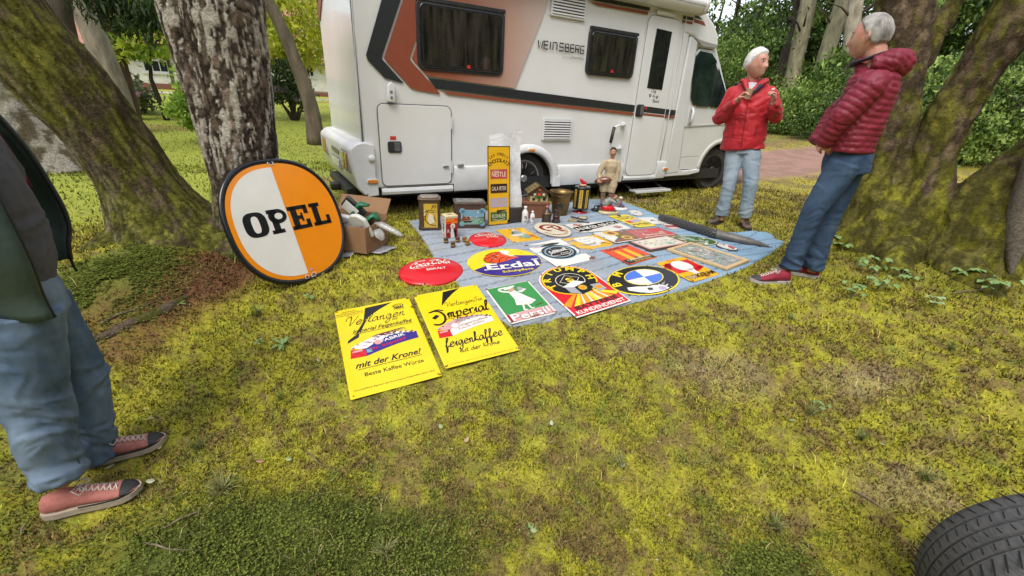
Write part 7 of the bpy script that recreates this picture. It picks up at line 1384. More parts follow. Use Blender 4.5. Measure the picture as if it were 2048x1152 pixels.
o = MB().box((.0, 0, .07), (bw * .96, t_, .15)).build('flap', card, T, bevel=.0015); o.location = (.03, bd_ / 2 + .02, bh + .03); o.rotation_euler = (radians(-38), 0, 0)
o = MB().box((0, 0, .05), (t_, bd_ * .95, .11)).build('flap', card, T, bevel=.0015); o.location = (-bw / 2 + .02, 0, bh); o.rotation_euler = (0, radians(-40), 0)
BX = T.location; bz = T.rotation_euler.z
def inbox(name, label, cat, x, y, z, rx, ry, rz):
    p = Matrix.Rotation(bz, 4, 'Z') @ Vector((x, y, z)); E = empty(name, label=label, cat=cat); E.location = BX + p.to_3d(); E.rotation_euler = (rx, ry, bz + rz); return E
T2 = inbox('white_carton', 'white carton with a black bird mark in the cardboard box', 'carton', .03, -.06, .195, radians(10), radians(6), .1); MB().box((0, 0, 0), (.15, .05, .15)).build('carton', enamel('carton_white', (.66, .65, .62)), T2, bevel=.003); pr = Print(z=0); pr.stroke([(-.03, .04), (0, .02), (.035, .035)], .006, 'black'); pr.stroke([(0, .02), (0, -.03)], .005, 'black'); pr.ell(0, -.01, .009, .012, 'black', 1); pr.rect(.0, .045, .05, .05, 'pink'); o = pr.build(T2, 'print'); o.location = (0, -.027, 0); o.rotation_euler = (radians(90), 0, 0)
T2 = inbox('white_bag', 'white paper bag with red writing leaning out of the cardboard box', 'bag', .205, -.10, .20, radians(18), radians(-14), -.15); MB().prism([(-.075, -.10), (.075, -.10), (.08, .06), (.03, .11), (-.04, .12), (-.08, .09)], -.02, .02).build('bag', enamel('bag_white', (.56, .58, .53)), T2, bevel=.012); pr = Print(z=0); pr.script('Oase', -.05, .0, .02, .005, 'tred', w=.09); pr.rect(-.0, -.07, .06, -.05, 'black'); pr.text('BIO', .03, -.085, .012, 'black'); o = pr.build(T2, 'print'); o.location = (0, -.022, 0); o.rotation_euler = (radians(90), 0, 0)
T2 = inbox('striped_wrapper', 'pink striped wrapper at the left in the cardboard box', 'wrapper', -.10, -.05, .17, 0, radians(10), 0); MB().box((0, 0, 0), (.14, .06, .09)).build('wrapper', enamel('wrapper_pink', (.50, .14, .18)), T2, bevel=.01); [MB().box((-.05 + .03 * k, -.031, 0), (.010, .003, .09)).build('stripe', EM('white'), T2) for k in range(4)]
T2 = inbox('dark_green_bag', 'dark green carrier bag with a white label in the cardboard box', 'bag', .10, .06, .24, radians(12), radians(18), .1); mb = MB(); 
mb.tube([(-.10, 0, -.12), (-.05, 0, .02), (-.02, .02, .10), (.05, .02, .12)], [.05, .06, .05, .02], 12, flat=.5); mb.tube([(.02, 0, -.12), (.07, 0, .0), (.12, 0, .07), (.17, .01, .02)], [.05, .055, .045, .015], 12, flat=.5); mb.build('bag', M('bag_green', (.012, .10, .045), .3, col2=(.02, .16, .07), scale=10, bscale=14, bstr=.8, bdist=.02), T2, smooth=True)
o = MB().box((0, 0, 0), (.13, .004, .085)).build('white_label', EM('white'), T2); o.location = (-.075, -.045, .06); o.rotation_euler = (0, radians(25), 0); o = MB().box((0, 0, 0), (.20, .03, .12)).build('black_panel', blackp, T2, bevel=.01); o.location = (-.065, -.0, .05); o.rotation_euler = (0, radians(25), 0)
clearp = M('clear_plastic', (.75, .78, .76), .1, alpha=.35, coat=1, bscale=20, bstr=.6, bdist=.02)
T2 = inbox('plastic_bottle', 'crumpled clear plastic bottle sticking out of the box to the right', 'bottle', .30, .02, .17, 0, 0, 0); mb = MB(); mb.tube([(-.04, 0, .03), (.02, 0, .03), (.10, 0, .0), (.17, 0, -.03), (.20, 0, -.04)], [.03, .035, .032, .026, .012], 14, flat=.7); mb.build('bottle', clearp, T2, smooth=True); mb = MB(); mb.tube([(.0, -.05, .0), (.03, -.06, -.04), (.05, -.05, -.08)], [.04, .05, .02], 12, flat=.4); mb.build('film', clearp, T2, smooth=True)
p0 = gp(755, 505); T2 = empty('grey_sheet', (p0.x - .05, p0.y + .03, float(H(p0.x, p0.y)) + .008), radians(-8), 'grey white plastic sheet on the moss under the right end of the cardboard box', 'plastic sheet'); mb = MB(); V = []
for i in range(9):
    for j in range(7): V.append((-.12 + i * .03 + .01 * j, -.10 + j * .035, .004 + .008 * abs(sin(i * 1.7 + j))))
mb.add(V, [(i * 7 + j, (i + 1) * 7 + j, (i + 1) * 7 + j + 1, i * 7 + j + 1) for i in range(8) for j in range(6)]); o = mb.build('sheet', M('grey_film', (.42, .42, .43), .3, col2=(.3, .3, .31), scale=8), T2, smooth=True); o.modifiers.new('t', 'SOLIDIFY').thickness = .002
p0 = gp(690, 515); T2 = empty('white_film', (p0.x, p0.y, float(H(p0.x, p0.y)) + .008), radians(20), 'scrap of white film at the left under the cardboard box, by the round sign', 'plastic scrap'); MB().add([(-.06, -.03, .0), (.05, -.02, .006), (.08, .05, .02), (-.02, .06, .01)], [(0, 1, 2, 3)]).build('film', M('grey_film', (.42, .42, .43), .3), T2)
# ================================================================== PEOPLE
def frame_p(P, gz):
    d = hypot(P[0], P[1]); f = Vector((P[0] / d, P[1] / d, 0)); u = Vector((f.y, -f.x, 0)); O = Vector((P[0], P[1], 0))
    def Q(a, z, k=0.): g_ = 1 + k / d; return O + u * (a * g_) + f * k + Vector((0, 0, CAMH + (z - CAMH) * g_))
    return u, f, Q
def head_V(M4, s=1., hair=None, th=.012, seed=0, n=40):
    "head local: x forward, y left, z up"
    V = []; rx, ry, rz = .097, .074, .118
    g_ = lambda d, t, sg: exp(-((d - Vector(t).normalized()).length ** 2) / (2 * sg * sg))
    for i in range(n + 1):
        for j in range(n):
            a, b = pi * i / n, 2 * pi * j / n; d = Vector((sin(a) * cos(b), sin(a) * sin(b), -cos(a)))
            p = Vector((d.x * rx, d.y * ry, d.z * rz))
            if d.z < -.1: k = 1 - .20 * min(1, (-d.z - .1) / .7); p.y *= k; p.x = p.x * (1 - .05 * (-d.z)) + .012 * (-d.z)
            if d.x < 0: p.x *= 1.06; p.z += .006 * -d.x
            q = .024 * g_(d, (1, 0, -.16), .10) + .008 * g_(d, (1, 0, .08), .09) + .012 * g_(d, (.8, 0, -.72), .20) + .006 * g_(d, (.95, 0, -.42), .12) - .004 * g_(d, (.95, 0, -.52), .05) - .004 * g_(d, (.97, 0, -.34), .05)
            for s_ in (-1, 1): q += -.011 * g_(d, (.9, .34 * s_, .14), .12) + .006 * g_(d, (.92, .26 * s_, .34), .13) + .005 * g_(d, (.78, .5 * s_, -.15), .16) + .006 * g_(d, (.98, .12 * s_, -.20), .06)
            p += d * q
            if hair is not None:
                h = hair(d); w_ = vn(d.x * 9 + d.z * 3, d.y * 9, d.z * 22, seed) - .5; w2 = (vn(d.y * 34, atan2(d.z + .3, d.x) * 3.5, 0, seed + 1) + vn(d.y * 70, atan2(d.z + .3, d.x) * 6, 0, seed + 2) - 1) * 1.4
                p = p + d * (th * h * (1 + .4 * float(w_) + .16 * float(w2)) - .016 * (1 - h))
            V.append(M4 @ (p * s))
    Fs = [(i * n + j, i * n + (j + 1) % n, (i + 1) * n + (j + 1) % n, (i + 1) * n + j) for i in range(n) for j in range(n)]
    return V, Fs
def basis(o, fw, up=(0, 0, 1)):
    fw = Vector(fw).normalized(); up = Vector(up); l = up.cross(fw).normalized(); up = fw.cross(l); m = Matrix((fw, l, up)).transposed().to_4x4(); m.translation = o; return m
def hand(mb, W, d, n, side, curl, s=1., spread=.0):
    d = Vector(d).normalized(); n = Vector(n); n = (n - d * n.dot(d)).normalized(); l = d.cross(n) * side
    mb.tube([W - d * .02, W + d * .03 * s, W + d * .065 * s, W + d * .092 * s], [.024 * s, .033 * s, .040 * s, .036 * s], 14, flat=.48, up=n)
    for i, L in enumerate((.072, .080, .075, .058)):
        b = W + d * .085 * s + l * (.029 - .0195 * i) * s; dr = (d + l * (.06 - .04 * i + spread)).normalized(); P = [b - dr * .02]; c = b; P.append(c); a = 0
        for k, (fr, cu) in enumerate(((.42, curl[0]), (.33, curl[1]), (.25, curl[2]))): a += cu; q = dr * cos(a) + n * sin(a); c = c + q * L * fr * s; P.append(c)
        mb.tube(P, [.0105 * s, .0105 * s, .0095 * s, .0088 * s, .0068 * s], 8)
    t0 = W + d * .025 * s + l * .026 * s; t1 = (d * .55 + l * .75 + n * .35).normalized(); t2 = (d * .8 + l * .1 + n * .6).normalized(); mb.tube([t0 - t1 * .01, t0 + t1 * .035 * s, t0 + t1 * .05 * s + t2 * .03 * s, t0 + t1 * .05 * s + t2 * .055 * s], [.015 * s, .013 * s, .0105 * s, .008 * s], 8)
def shoe(par, heel, ang, L, up_c, sole_c, cap_c, lace_c, zg, k=1., high=False, tongue=None):
    "heel: ground point under the heel; ang: heading"
    E = Matrix.Translation(Vector((heel[0], heel[1], zg))) @ Matrix.Rotation(ang, 4, 'Z')
    xs = np.linspace(0, 1, 22); hw = np.interp(xs, [0, .04, .15, .35, .6, .78, .9, .97, 1], [.012, .026, .034, .034, .043, .046, .038, .022, .006]) * k
    top = np.interp(xs, [0, .03, .12, .30, .42, .6, .8, .92, 1], [.058, .085, .098 if not high else .13, .100 if not high else .13, .090, .070, .050, .040, .022]) * k
    lft = np.interp(xs, [0, .3, .7, 1], [.0, .0, .0, .010])
    def ring(i, f=1., z0=.018, n=18):
        P = []
        for j in range(n):
            a = 2 * pi * j / n; c_, s_ = cos(a), sin(a); yy = hw[i] * f * math.copysign(abs(c_) ** .8, c_) * (1 - .28 * max(0, s_)); zz = z0 + (top[i] * f - z0) * (.5 + .5 * math.copysign(abs(s_) ** .8, s_)); P.append(E @ Vector((xs[i] * L, yy, zz + lft[i])))
        return P
    V = []; [V.extend(ring(i)) for i in range(22)]; n = 18
    Fs = [(i * n + j, i * n + (j + 1) % n, (i + 1) * n + (j + 1) % n, (i + 1) * n + j) for i in range(21) for j in range(n)] + [tuple(range(n - 1, -1, -1)), tuple(range(21 * n, 22 * n))]
    S_ = MB().add(V, Fs).build('shoe', up_c, par, smooth=True)
    ol = [(x * L, w_ * 1.07 + .0015) for x, w_ in zip(xs, hw)] + [(x * L, -w_ * 1.07 - .0015) for x, w_ in list(zip(xs, hw))[::-1]]
    V = [E @ Vector((x + (-.004 if x < .1 else .003), y, z + (.010 if x > L * .8 else 0) * ((x / L - .8) / .2 if x > L * .8 else 0))) for z in (.0, .024 * k) for x, y in ol]; m = len(ol)
    MB().add(V, [tuple(range(m - 1, -1, -1)), tuple(range(m, 2 * m))] + [(i, (i + 1) % m, m + (i + 1) % m, m + i) for i in range(m)]).build('sole', sole_c, S_)
    if cap_c:
        V = []; [V.extend(ring(i, 1.04, .012)) for i in range(17, 22)]; MB().add(V, [(i * n + j, i * n + (j + 1) % n, (i + 1) * n + (j + 1) % n, (i + 1) * n + j) for i in range(4) for j in range(n)] + [tuple(range(4 * n, 5 * n))]).build('toe_cap', cap_c, S_, smooth=True)
        V = []
        for i in range(8, 21):
            for s_ in (-1, 1): V += [E @ Vector((xs[i] * L, s_ * (hw[i] * 1.05 + .002), .016)), E @ Vector((xs[i] * L, s_ * (hw[i] * 1.04 + .001), .016 + .016 * k))]
        MB().add(V, [(4 * i + q, 4 * i + q + 1, 4 * i + q + 5, 4 * i + q + 4) for i in range(12) for q in (0, 2)]).build('rand', cap_c, S_)
    MB().tube([E @ Vector((L * t, 0, np.interp(t, xs, top) - .002)) for t in (.36, .5, .64, .76)], [.017 * k, .018 * k, .017 * k, .012 * k], 10, flat=.35, up=(0, 0, 1)).build('tongue', tongue or up_c, S_, smooth=True)
    P = []; nL = 7
    for i in range(nL):
        t = .40 + .34 * i / (nL - 1); z = float(np.interp(t, xs, top)) + .004; w_ = .019 * k
        for s_ in (-1, 1):
            a, b = Vector((t * L, -s_ * w_, z - .004)), Vector(((t + .045) * L, s_ * w_, float(np.interp(t + .045, xs, top)) + .001)); MB().tube([E @ a, E @ ((a + b) / 2 + Vector((0, 0, .005))), E @ b], .0026, 6).build('lace', lace_c, S_, smooth=True)
    z = float(np.interp(.42, xs, top)) + .008
    for s_ in (-1, 1): MB().tube([E @ Vector(p) for p in ((.40 * L, 0, z), (.38 * L, s_ * .03, z + .008), (.46 * L, s_ * .045, z - .008), (.50 * L, s_ * .02, z - .004), (.41 * L, 0, z + .003))], .0026, 6).build('lace', lace_c, S_, smooth=True)
    return S_
skin = M('skin', (.55, .30, .21), .5, col2=(.46, .19, .135), scale=14, thr=(.4, .62), bscale=48, bstr=.35, bdist=.006)
def denim(name, c1, c2):
    m = bpy.data.materials.new(name); n, l, b = nodes(m); f = noise(n, l, 5, 5, .6, stretch=(1, 1, .5)); l.new(ramp(n, l, f, [(.34, c1), (.66, c2)]), b.inputs['Base Color']); b.inputs['Roughness'].default_value = .85
    b.inputs['Specular IOR Level'].default_value = .2; bump(n, l, b, noise(n, l, 420, 2, .6), .35, .002); return m
def folds(V, amp, s=0, f=(7, 7, 26)):
    w_ = fbm(V[:, 0] * 4, V[:, 1] * 4, V[:, 2] * 5, 2, s + 7) * 3
    n = fbm(V[:, 0] * f[0] + w_, V[:, 1] * f[1], V[:, 2] * f[2] + w_ * 1.5, 3, s); return (np.abs(n - .5) * 2 - .35) * -amp
def eyes_ears(par, M4, s, col=(.12, .08, .06)):
    for sd_ in (-1, 1): 
        e = MB().ball(M4 @ (Vector((.0745, .030 * sd_, .018)) * s), .0112 * s, 12).build('eye', M('eye_white', (.55, .5, .45), .15), par, smooth=True); MB().ball(M4 @ (Vector((.0812, .0312 * sd_, .017)) * s), .0068 * s, 10).build('iris', M('iris', (.03, .03, .035), .1), par, smooth=True)
        for dz, rr_ in ((.0085, .0034), (-.0085, .0028)): MB().tube([M4 @ (Vector((.070, .042 * sd_, .018 + dz * .5)) * s), M4 @ (Vector((.0825, .034 * sd_, .018 + dz)) * s), M4 @ (Vector((.084, .025 * sd_, .018 + dz)) * s), M4 @ (Vector((.082, .017 * sd_, .018 + dz * .3)) * s)], [rr_ * .6, rr_, rr_, rr_ * .6], 6).build('eyelid', M('lid_skin', (.42, .20, .15), .55), par, smooth=True)
        MB().tube([M4 @ (Vector((.072, .050 * sd_, .034)) * s), M4 @ (Vector((.083, .034 * sd_, .040)) * s), M4 @ (Vector((.089, .016 * sd_, .037)) * s)], [.0025, .0042, .003], 6).build('eyebrow', M('brow', (.30, .26, .22), .9), par)
    MB().tube([M4 @ (Vector((.088, .024, -.054)) * s), M4 @ (Vector((.0975, 0, -.051)) * s), M4 @ (Vector((.088, -.024, -.054)) * s)], [.002, .0042, .002], 6, flat=.7).build('mouth', M('lips', (.32, .11, .09), .5), par)
def ears(mb, M4, s):
    for sd_ in (-1, 1):
        c = Vector((-.006, .077 * sd_, -.002)); mb.tube([M4 @ (c + Vector((.004, -.004 * sd_, .028))) , M4 @ (c + Vector((-.010, .010 * sd_, .026))), M4 @ (c + Vector((-.014, .013 * sd_, .0))), M4 @ (c + Vector((-.006, .007 * sd_, -.02))), M4 @ (c + Vector((.006, .0, -.030)))], [.005, .008, .008, .007, .006], 8)
        mb.tube([M4 @ (c + Vector((.002, -.004 * sd_, .012))), M4 @ (c + Vector((-.004, .004 * sd_, -.012)))], [.012, .010], 8)
# ------------------------------------------------ man in the red jacket
P = (2.50, 4.87); U, Fw, Q = frame_p(P, 0)
PR = tag(empty('person', (P[0], P[1], 0)), 'white haired man in a bright red jacket holding a paper cup', 'person'); inv = Matrix.Translation(-Vector((P[0], P[1], 0)))
def bake(o, par):   # meshes are made in world space; store them relative to the person
    o.data.transform(Matrix.Translation(-par.location)); return o
HM = basis(Q(-.150, 1.662, -.03), U * .80 - Fw * .62 + Vector((0, 0, .02)), Vector((0, 0, 1)) + U * -.05); hs_r = 1.13
body = MB(); V, Fc = head_V(HM, hs_r); body.add(V, Fc); ears(body, HM, hs_r)
body.tube([Q(-.165, 1.62), Q(-.15, 1.54, .01), Q(-.14, 1.46, .02)], [.058, .060, .075], 16); body.tube([Q(-.14, 1.46, .02), Q(-.13, 1.25, .02), Q(-.09, .95, .02), Q(-.075, .84, .02)], [.12, .13, .13, .13], 18, flat=.7, up=Fw)
shR, elR, wrR = Q(-.305, 1.375, .02), Q(-.385, 1.125, -.03), Q(-.243, 1.325, -.29); shL, elL, wrL = Q(.030, 1.385, .02), Q(.145, 1.185, -.05), Q(.085, 1.315, -.24)
for a, b, c in ((shR, elR, wrR), (shL, elL, wrL)): body.tube([a, b, c], [.045, .038, .027], 10)
hand(body, wrR, U * .50 - Fw * .35 + Vector((0, 0, .62)), U * .8 - Fw * .45, -1, (.55, .75, .5)); hand(body, wrL, Vector((0, 0, .95)) - Fw * .25 - U * .15, -U * .75 - Fw * .5, 1, (1.0, 1.0, .7))
for (h, k, an) in ((Q(-.145, .86), Q(-.125, .47, -.04), Q(-.12, .09, .0)), (Q(.0, .86), Q(.085, .49, -.05), Q(.115, .10, .0))): body.tube([h, k, an], [.07, .045, .035], 10); body.tube([an, an + Vector((0, 0, -.05))], [.035, .03], 8)
bake(fuse('body', body, .0055, skin, PR, 2), PR)
g0 = len(C.objects)
def hairmask(front, side, low): return lambda d: float(ss(-.12, .12, (d.z - front) * 1.0 if d.x > .35 else (d.z - (front * max(0, (d.x + .3) / .65) + low * (1 - max(0, min(1, (d.x + .3) / .65)))))))
V, Fc = head_V(HM, hs_r, hair=lambda d: float(ss(-.02, .34, d.z - (-.55 + 1.06 * ss(-.5, .75, d.x)))), th=.016, seed=3, n=64)
hr = MB().add(V, Fc).build('hair', M('hair_white', (.72, .70, .67), .8, col2=(.60, .58, .55), scale=30, bscale=120, bstr=.5, bdist=.004, stretch=(1, 1, .2)), PR, smooth=True); bake(hr, PR)
redj = M('jacket_red', (.35, .005, .013), .62, col2=(.46, .008, .016), scale=6, bscale=14, bstr=.35, bdist=.02, sheen=.1)
j = MB(); j.tube([Q(-.285, 1.38, .03), Q(-.19, 1.475, .03), Q(-.07, 1.475, .03), Q(.01, 1.39, .03)], [.05, .055, .055, .05], 12); j.tube([Q(-.14, 1.51, .02), Q(-.14, 1.44, .02), Q(-.135, 1.35, .01), Q(-.125, 1.15, .0), Q(-.10, .98, .0), Q(-.085, .84, .0)], [.085, .150, .205, .20, .205, .215], 28, flat=[.7, .6, .62, .68, .66, .62], up=Fw)
for a, b, c in ((shR, elR, wrR), (shL, elL, wrL)): j.tube([a + Vector((0, 0, .0)), a.lerp(b, .5), b, b.lerp(c, .45), b.lerp(c, .95)], [.076, .073, .068, .060, .048], 16); j.ball(b, .066, 12); j.ball(a, .076, 12)
jk = fuse('jacket', j, .0095, redj, PR, 5, lambda V, N: folds(V, .034, 3, (6, 6, 13)) + (fbm(V[:, 0] * 30, V[:, 1] * 30, V[:, 2] * 30, 2, 9) - .5) * .004); bake(jk, PR)
cl = MB(); cl.tube([Q(-.25, 1.455, .05), Q(-.235, 1.515, .02), Q(-.225, 1.51, -.06), Q(-.17, 1.41, -.135)], [.028, .034, .030, .016], 10, flat=.6); cl.tube([Q(-.02, 1.455, .05), Q(-.035, 1.52, .02), Q(-.055, 1.50, -.07), Q(-.15, 1.40, -.14)], [.028, .036, .032, .016], 10, flat=.6); cl.tube([Q(-.25, 1.47, .06), Q(-.15, 1.51, .11), Q(-.04, 1.47, .06)], [.04, .06, .04], 12, flat=.7)
bake(fuse('hood', cl, .007, redj, PR, 3, lambda V, N: folds(V, .010, 5)), PR)
ln = MB(); ln.tube([Q(-.215, 1.49, -.035), Q(-.20, 1.45, -.10), Q(-.155, 1.375, -.145)], [.020, .018, .008], 8); ln.tube([Q(-.055, 1.51, -.03), Q(-.07, 1.46, -.10), Q(-.145, 1.37, -.15)], [.026, .024, .008], 8); bake(fuse('collar_lining', ln, .006, M('lining_navy', (.02, .035, .055), .8), PR, 2), PR)
sh_ = MB(); sh_.tube([Q(-.145, 1.475, -.03), Q(-.148, 1.41, -.095), Q(-.15, 1.36, -.118)], [.062, .05, .02], 12, flat=.6, up=Fw); bake(fuse('shirt', sh_, .006, M('shirt_grey', (.46, .46, .48), .85), PR, 2), PR)
zp = MB().tube([Q(-.150, 1.37, -.150), Q(-.135, 1.2, -.148), Q(-.115, 1.0, -.148), Q(-.10, .86, -.145)], .0035, 6).build('zip', M('zip_dark', (.22, .01, .015), .5), PR); bake(zp, PR)
for (a, z, b, z2) in ((-.23, 1.08, -.20, .96), (.0, 1.10, .01, .98)): bake(MB().tube([Q(a, z, -.135), Q(b, z2, -.138)], .0035, 6).build('pocket_zip', M('zip_dark', (.22, .01, .015), .5), PR), PR)
jr = denim('jeans_light', (.22, .29, .36), (.34, .40, .45)); t = MB(); t.tube([Q(-.08, .92), Q(-.075, .80)], [.155, .165], 18, flat=.68, up=Fw)
for (h, k, an) in ((Q(-.150, .82), Q(-.125, .47, -.04), Q(-.125, .10, .0)), (Q(.005, .82), Q(.085, .49, -.05), Q(.115, .12, .0))): t.tube([h, h.lerp(k, .5), k, k.lerp(an, .5), an], [.098, .085, .070, .066, .066], 16)
tj = fuse('trousers', t, .009, jr, PR, 4, lambda V, N: folds(V, .018, 21, (8, 8, 13)) * (.5 + 1.0 * ss(.35, .1, V[:, 2]) + .5 * ss(.12, .0, np.abs(V[:, 2] - .48)))); bake(tj, PR)
br1, br2 = M('boot_brown', (.13, .085, .055), .85, col2=(.09, .06, .04), scale=30), M('boot_sole', (.03, .026, .022), .8)
a_l = atan2((-U * .45 - Fw * .9).y, (-U * .45 - Fw * .9).x); a_r = atan2((U * .25 - Fw * .95).y, (U * .25 - Fw * .95).x)
hl = Q(-.105, 0, .09); bake(shoe(PR, (hl.x, hl.y), a_l, .29, br1, br2, None, br2, .0, 1.08, True), PR); hl = Q(.105, 0, .12); bake(shoe(PR, (hl.x, hl.y), a_r, .29, br1, br2, None, br2, .0, 1.08, True), PR)
def bake_children(par):
    "pieces hung on a part were also made in world space"
    for ch in par.children:
        for gc in ch.children:
            if gc.type == 'MESH' and 'bk' not in gc.data: gc.data.transform(Matrix.Translation(-par.location)); gc.data['bk'] = 1
eyes_ears(bpy.data.objects[[c.name for c in PR.children if c.name.startswith('body')][0]], HM, hs_r); bake_children(PR)
cupc = wrR + (U * .50 - Fw * .35 + Vector((0, 0, .62))).normalized() * .075 + (U * .8 - Fw * .45).normalized() * .038
T = empty('paper_cup', cupc + Vector((0, 0, -.045)), 0, 'small beige paper cup held in the hand of the man in red', 'cup'); T.rotation_euler = (radians(4), radians(6), 0)
MB().lathe([(.002, .0), (.025, 0), (.026, .004), (.037, .090), (.0385, .094), (.036, .095), (.034, .088), (.024, .008), (.002, .008)], n=28).build('cup', M('paper_beige', (.52, .33, .20), .7), T, smooth=True); MB().lathe([(.002, .070), (.033, .070), (.033, .072), (.002, .073)], n=20).build('drink', M('coffee', (.10, .045, .02), .2), T)
ns = wrL + Vector((0, 0, .112)) - U * .03 - Fw * .02; mb = MB(); mb.ball((0, 0, 0), (.017, .013, .012), 8); mb.ball((.012, .004, .006), (.011, .010, .010), 8); o = mb.build('bread_bite', M('bread_white', (.62, .56, .48), .8, bscale=60, bstr=.5), None, smooth=True); o.location = ns; tag(o, 'small white bite of food in the raised fingers of the man in red', 'food')

# ------------------------------------------------ man in the burgundy jacket
P = (2.28, 3.22); U, Fw, Q = frame_p(P, 0)
PB = tag(empty('person', (P[0], P[1], 0)), 'grey haired man in a quilted burgundy jacket leaning back, hand in pocket', 'person')
HM = basis(Q(-.045, 1.695), -U * .93 + Fw * .30 - Vector((0, 0, .10)), Vector((0, 0, 1)) - U * .18); hs_b = 1.08
body = MB(); V, Fc = head_V(HM, hs_b); body.add(V, Fc); ears(body, HM, hs_b)
body.tube([Q(.0, 1.63), Q(.02, 1.56), Q(.045, 1.47)], [.062, .066, .08], 16); body.tube([Q(.05, 1.46), Q(.06, 1.28), Q(.05, 1.05), Q(.07, .93)], [.09, .10, .105, .12], 18, flat=1.3, up=Fw)
shN, elN, wrN = Q(.055, 1.425, -.19), Q(-.055, 1.205, -.22), Q(-.108, 1.035, -.165); shF, elF, wrF = Q(.045, 1.42, .18), Q(-.095, 1.22, .24), Q(-.150, 1.05, .15)
for a, b, c in ((shN, elN, wrN), (shF, elF, wrF)): body.tube([a, b, c], [.046, .040, .028], 10)
hand(body, wrN, -Vector((0, 0, .62)) + U * .75 + Fw * .55, Fw * .9, -1, (.2, .2, .2), .85); hand(body, wrF, -Vector((0, 0, .4)) + U * .9 - Fw * .3, -Fw * .9, 1, (.2, .2, .2), .85)
legN = (Q(.055, .90, -.09), Q(-.035, .535, -.14), Q(-.060, .10, -.14)); legF = (Q(.085, .90, .09), Q(.075, .54, .09), Q(.085, .13, .10))
for h, k, an in (legN, legF): body.tube([h, k, an, an + Vector((0, 0, -.05))], [.075, .05, .036, .03], 10)
bake(fuse('body', body, .0055, skin, PB, 2), PB)
V, Fc = head_V(HM, hs_b, hair=lambda d: float(ss(-.02, .30, d.z - (-.60 + 1.22 * ss(-.5, .7, d.x)))), th=.007, seed=9, n=60)
bake(MB().add(V, Fc).build('hair', M('hair_grey', (.42, .40, .37), .85, col2=(.16, .15, .14), scale=26, bscale=150, bstr=1, bdist=.006, stretch=(1, 1, .35)), PB, smooth=True), PB)
bj = M('jacket_burgundy', (.215, .011, .032), .58, col2=(.17, .008, .024), scale=9, bscale=60, bstr=.35, bdist=.006)
j = MB(); j.tube([Q(.045, 1.52), Q(.05, 1.46), Q(.055, 1.38), Q(.055, 1.22), Q(.045, 1.08), Q(.045, .985)], [.085, .135, .150, .150, .148, .150], 28, flat=[1.0, 1.45, 1.35, 1.3, 1.3, 1.25], up=Fw)
for a, b, c in ((shN, elN, wrN), (shF, elF, wrF)): j.ball(a, .082, 12); j.tube([a, a.lerp(b, .5), b, b.lerp(c, .5), b.lerp(c, 1.12)], [.086, .080, .074, .064, .054], 16)
j.tube([Q(-.025, 1.50, -.03), Q(-.055, 1.545, 0), Q(-.02, 1.55, .06)], [.04, .035, .035], 10)
arms_ = [(np.array(a), np.array(b)) for a, b in ((shN, elN), (elN, wrN), (shF, elF), (elF, wrF))]
def quilt(V, N):
    "puffed bands: level on the trunk, across the sleeve on the arms"
    O = np.array([P[0], P[1], 0.]); s_t = V[:, 2] + .03 * (fbm(V[:, 0] * 5, V[:, 1] * 5, V[:, 2] * 2, 2, 55) - .5); best = np.full(len(V), .105); par_ = s_t.copy(); off = 0
    for i, (a, b) in enumerate(arms_):
        ab = b - a; L = np.linalg.norm(ab); t = np.clip(((V - a) @ ab) / L ** 2, 0, 1); dd = np.linalg.norm(V - (a + t[:, None] * ab), axis=1); m = dd < best; par_ = np.where(m, (t + (i % 2)) * L * .95, par_); best = np.where(m, dd, best)
    q = np.abs(np.sin(par_ / .038 * pi / 1.0)); return (.0075 * q ** .6 - .006) + (fbm(V[:, 0] * 40, V[:, 1] * 40, V[:, 2] * 60, 2, 57) - .5) * .007 + folds(V, .010, 58, (9, 9, 9))
bake(fuse('jacket', j, .0075, bj, PB, 4, quilt), PB)
hd_ = MB(); hd_.tube([Q(.02, 1.545, .08), Q(.10, 1.56, .09), Q(.155, 1.54, .0), Q(.10, 1.55, -.09), Q(.02, 1.54, -.09)], [.045, .065, .075, .065, .04], 14); hd_.tube([Q(.12, 1.53, .03), Q(.145, 1.47, .0)], [.075, .05], 12)
bake(fuse('hood', hd_, .0075, bj, PB, 4, lambda V, N: .008 * np.abs(np.sin(V[:, 2] * 75 + V[:, 0] * 30)) ** .6 + folds(V, .012, 61, (14, 14, 14)) + (fbm(V[:, 0] * 50, V[:, 1] * 50, V[:, 2] * 50, 2, 63) - .5) * .008), PB)
cn = MB(); cn.tube([Q(-.085, 1.545, -.045), Q(-.03, 1.565, -.082), Q(.045, 1.60, -.08), Q(.09, 1.615, -.03)], [.022, .022, .018, .012], 10, flat=.5); cn.tube([Q(-.085, 1.545, -.045), Q(-.095, 1.53, .0), Q(-.06, 1.55, .06)], [.022, .02, .018], 8); bake(fuse('collar_lining', cn, .006, M('lining_plum', (.03, .018, .04), .7), PB, 3), PB)
bake(MB().tube([Q(.195, .993, .0), Q(.05, .985, -.187), Q(-.10, .985, -.0)], .004, 6).build('hem_cord', M('hem_dark', (.10, .008, .02), .6), PB), PB)
jb = denim('jeans_dark', (.020, .038, .078), (.060, .10, .165)); t = MB(); t.tube([Q(.05, 1.03), Q(.06, .93), Q(.075, .84)], [.135, .145, .140], 22, flat=1.15, up=Fw)
for (h, k, an) in (legN, legF): t.tube([h, h.lerp(k, .45), k, k.lerp(an, .45), k.lerp(an, .85), an + Vector((0, 0, -.015))], [.104, .092, .074, .068, .064, .068], 18)
bake(fuse('trousers', t, .008, jb, PB, 4, lambda V, N: folds(V, .022, 31, (8, 8, 14)) * (.45 + 1.2 * ss(.36, .12, V[:, 2]) + .5 * ss(.14, .0, np.abs(V[:, 2] - .55)))), PB)
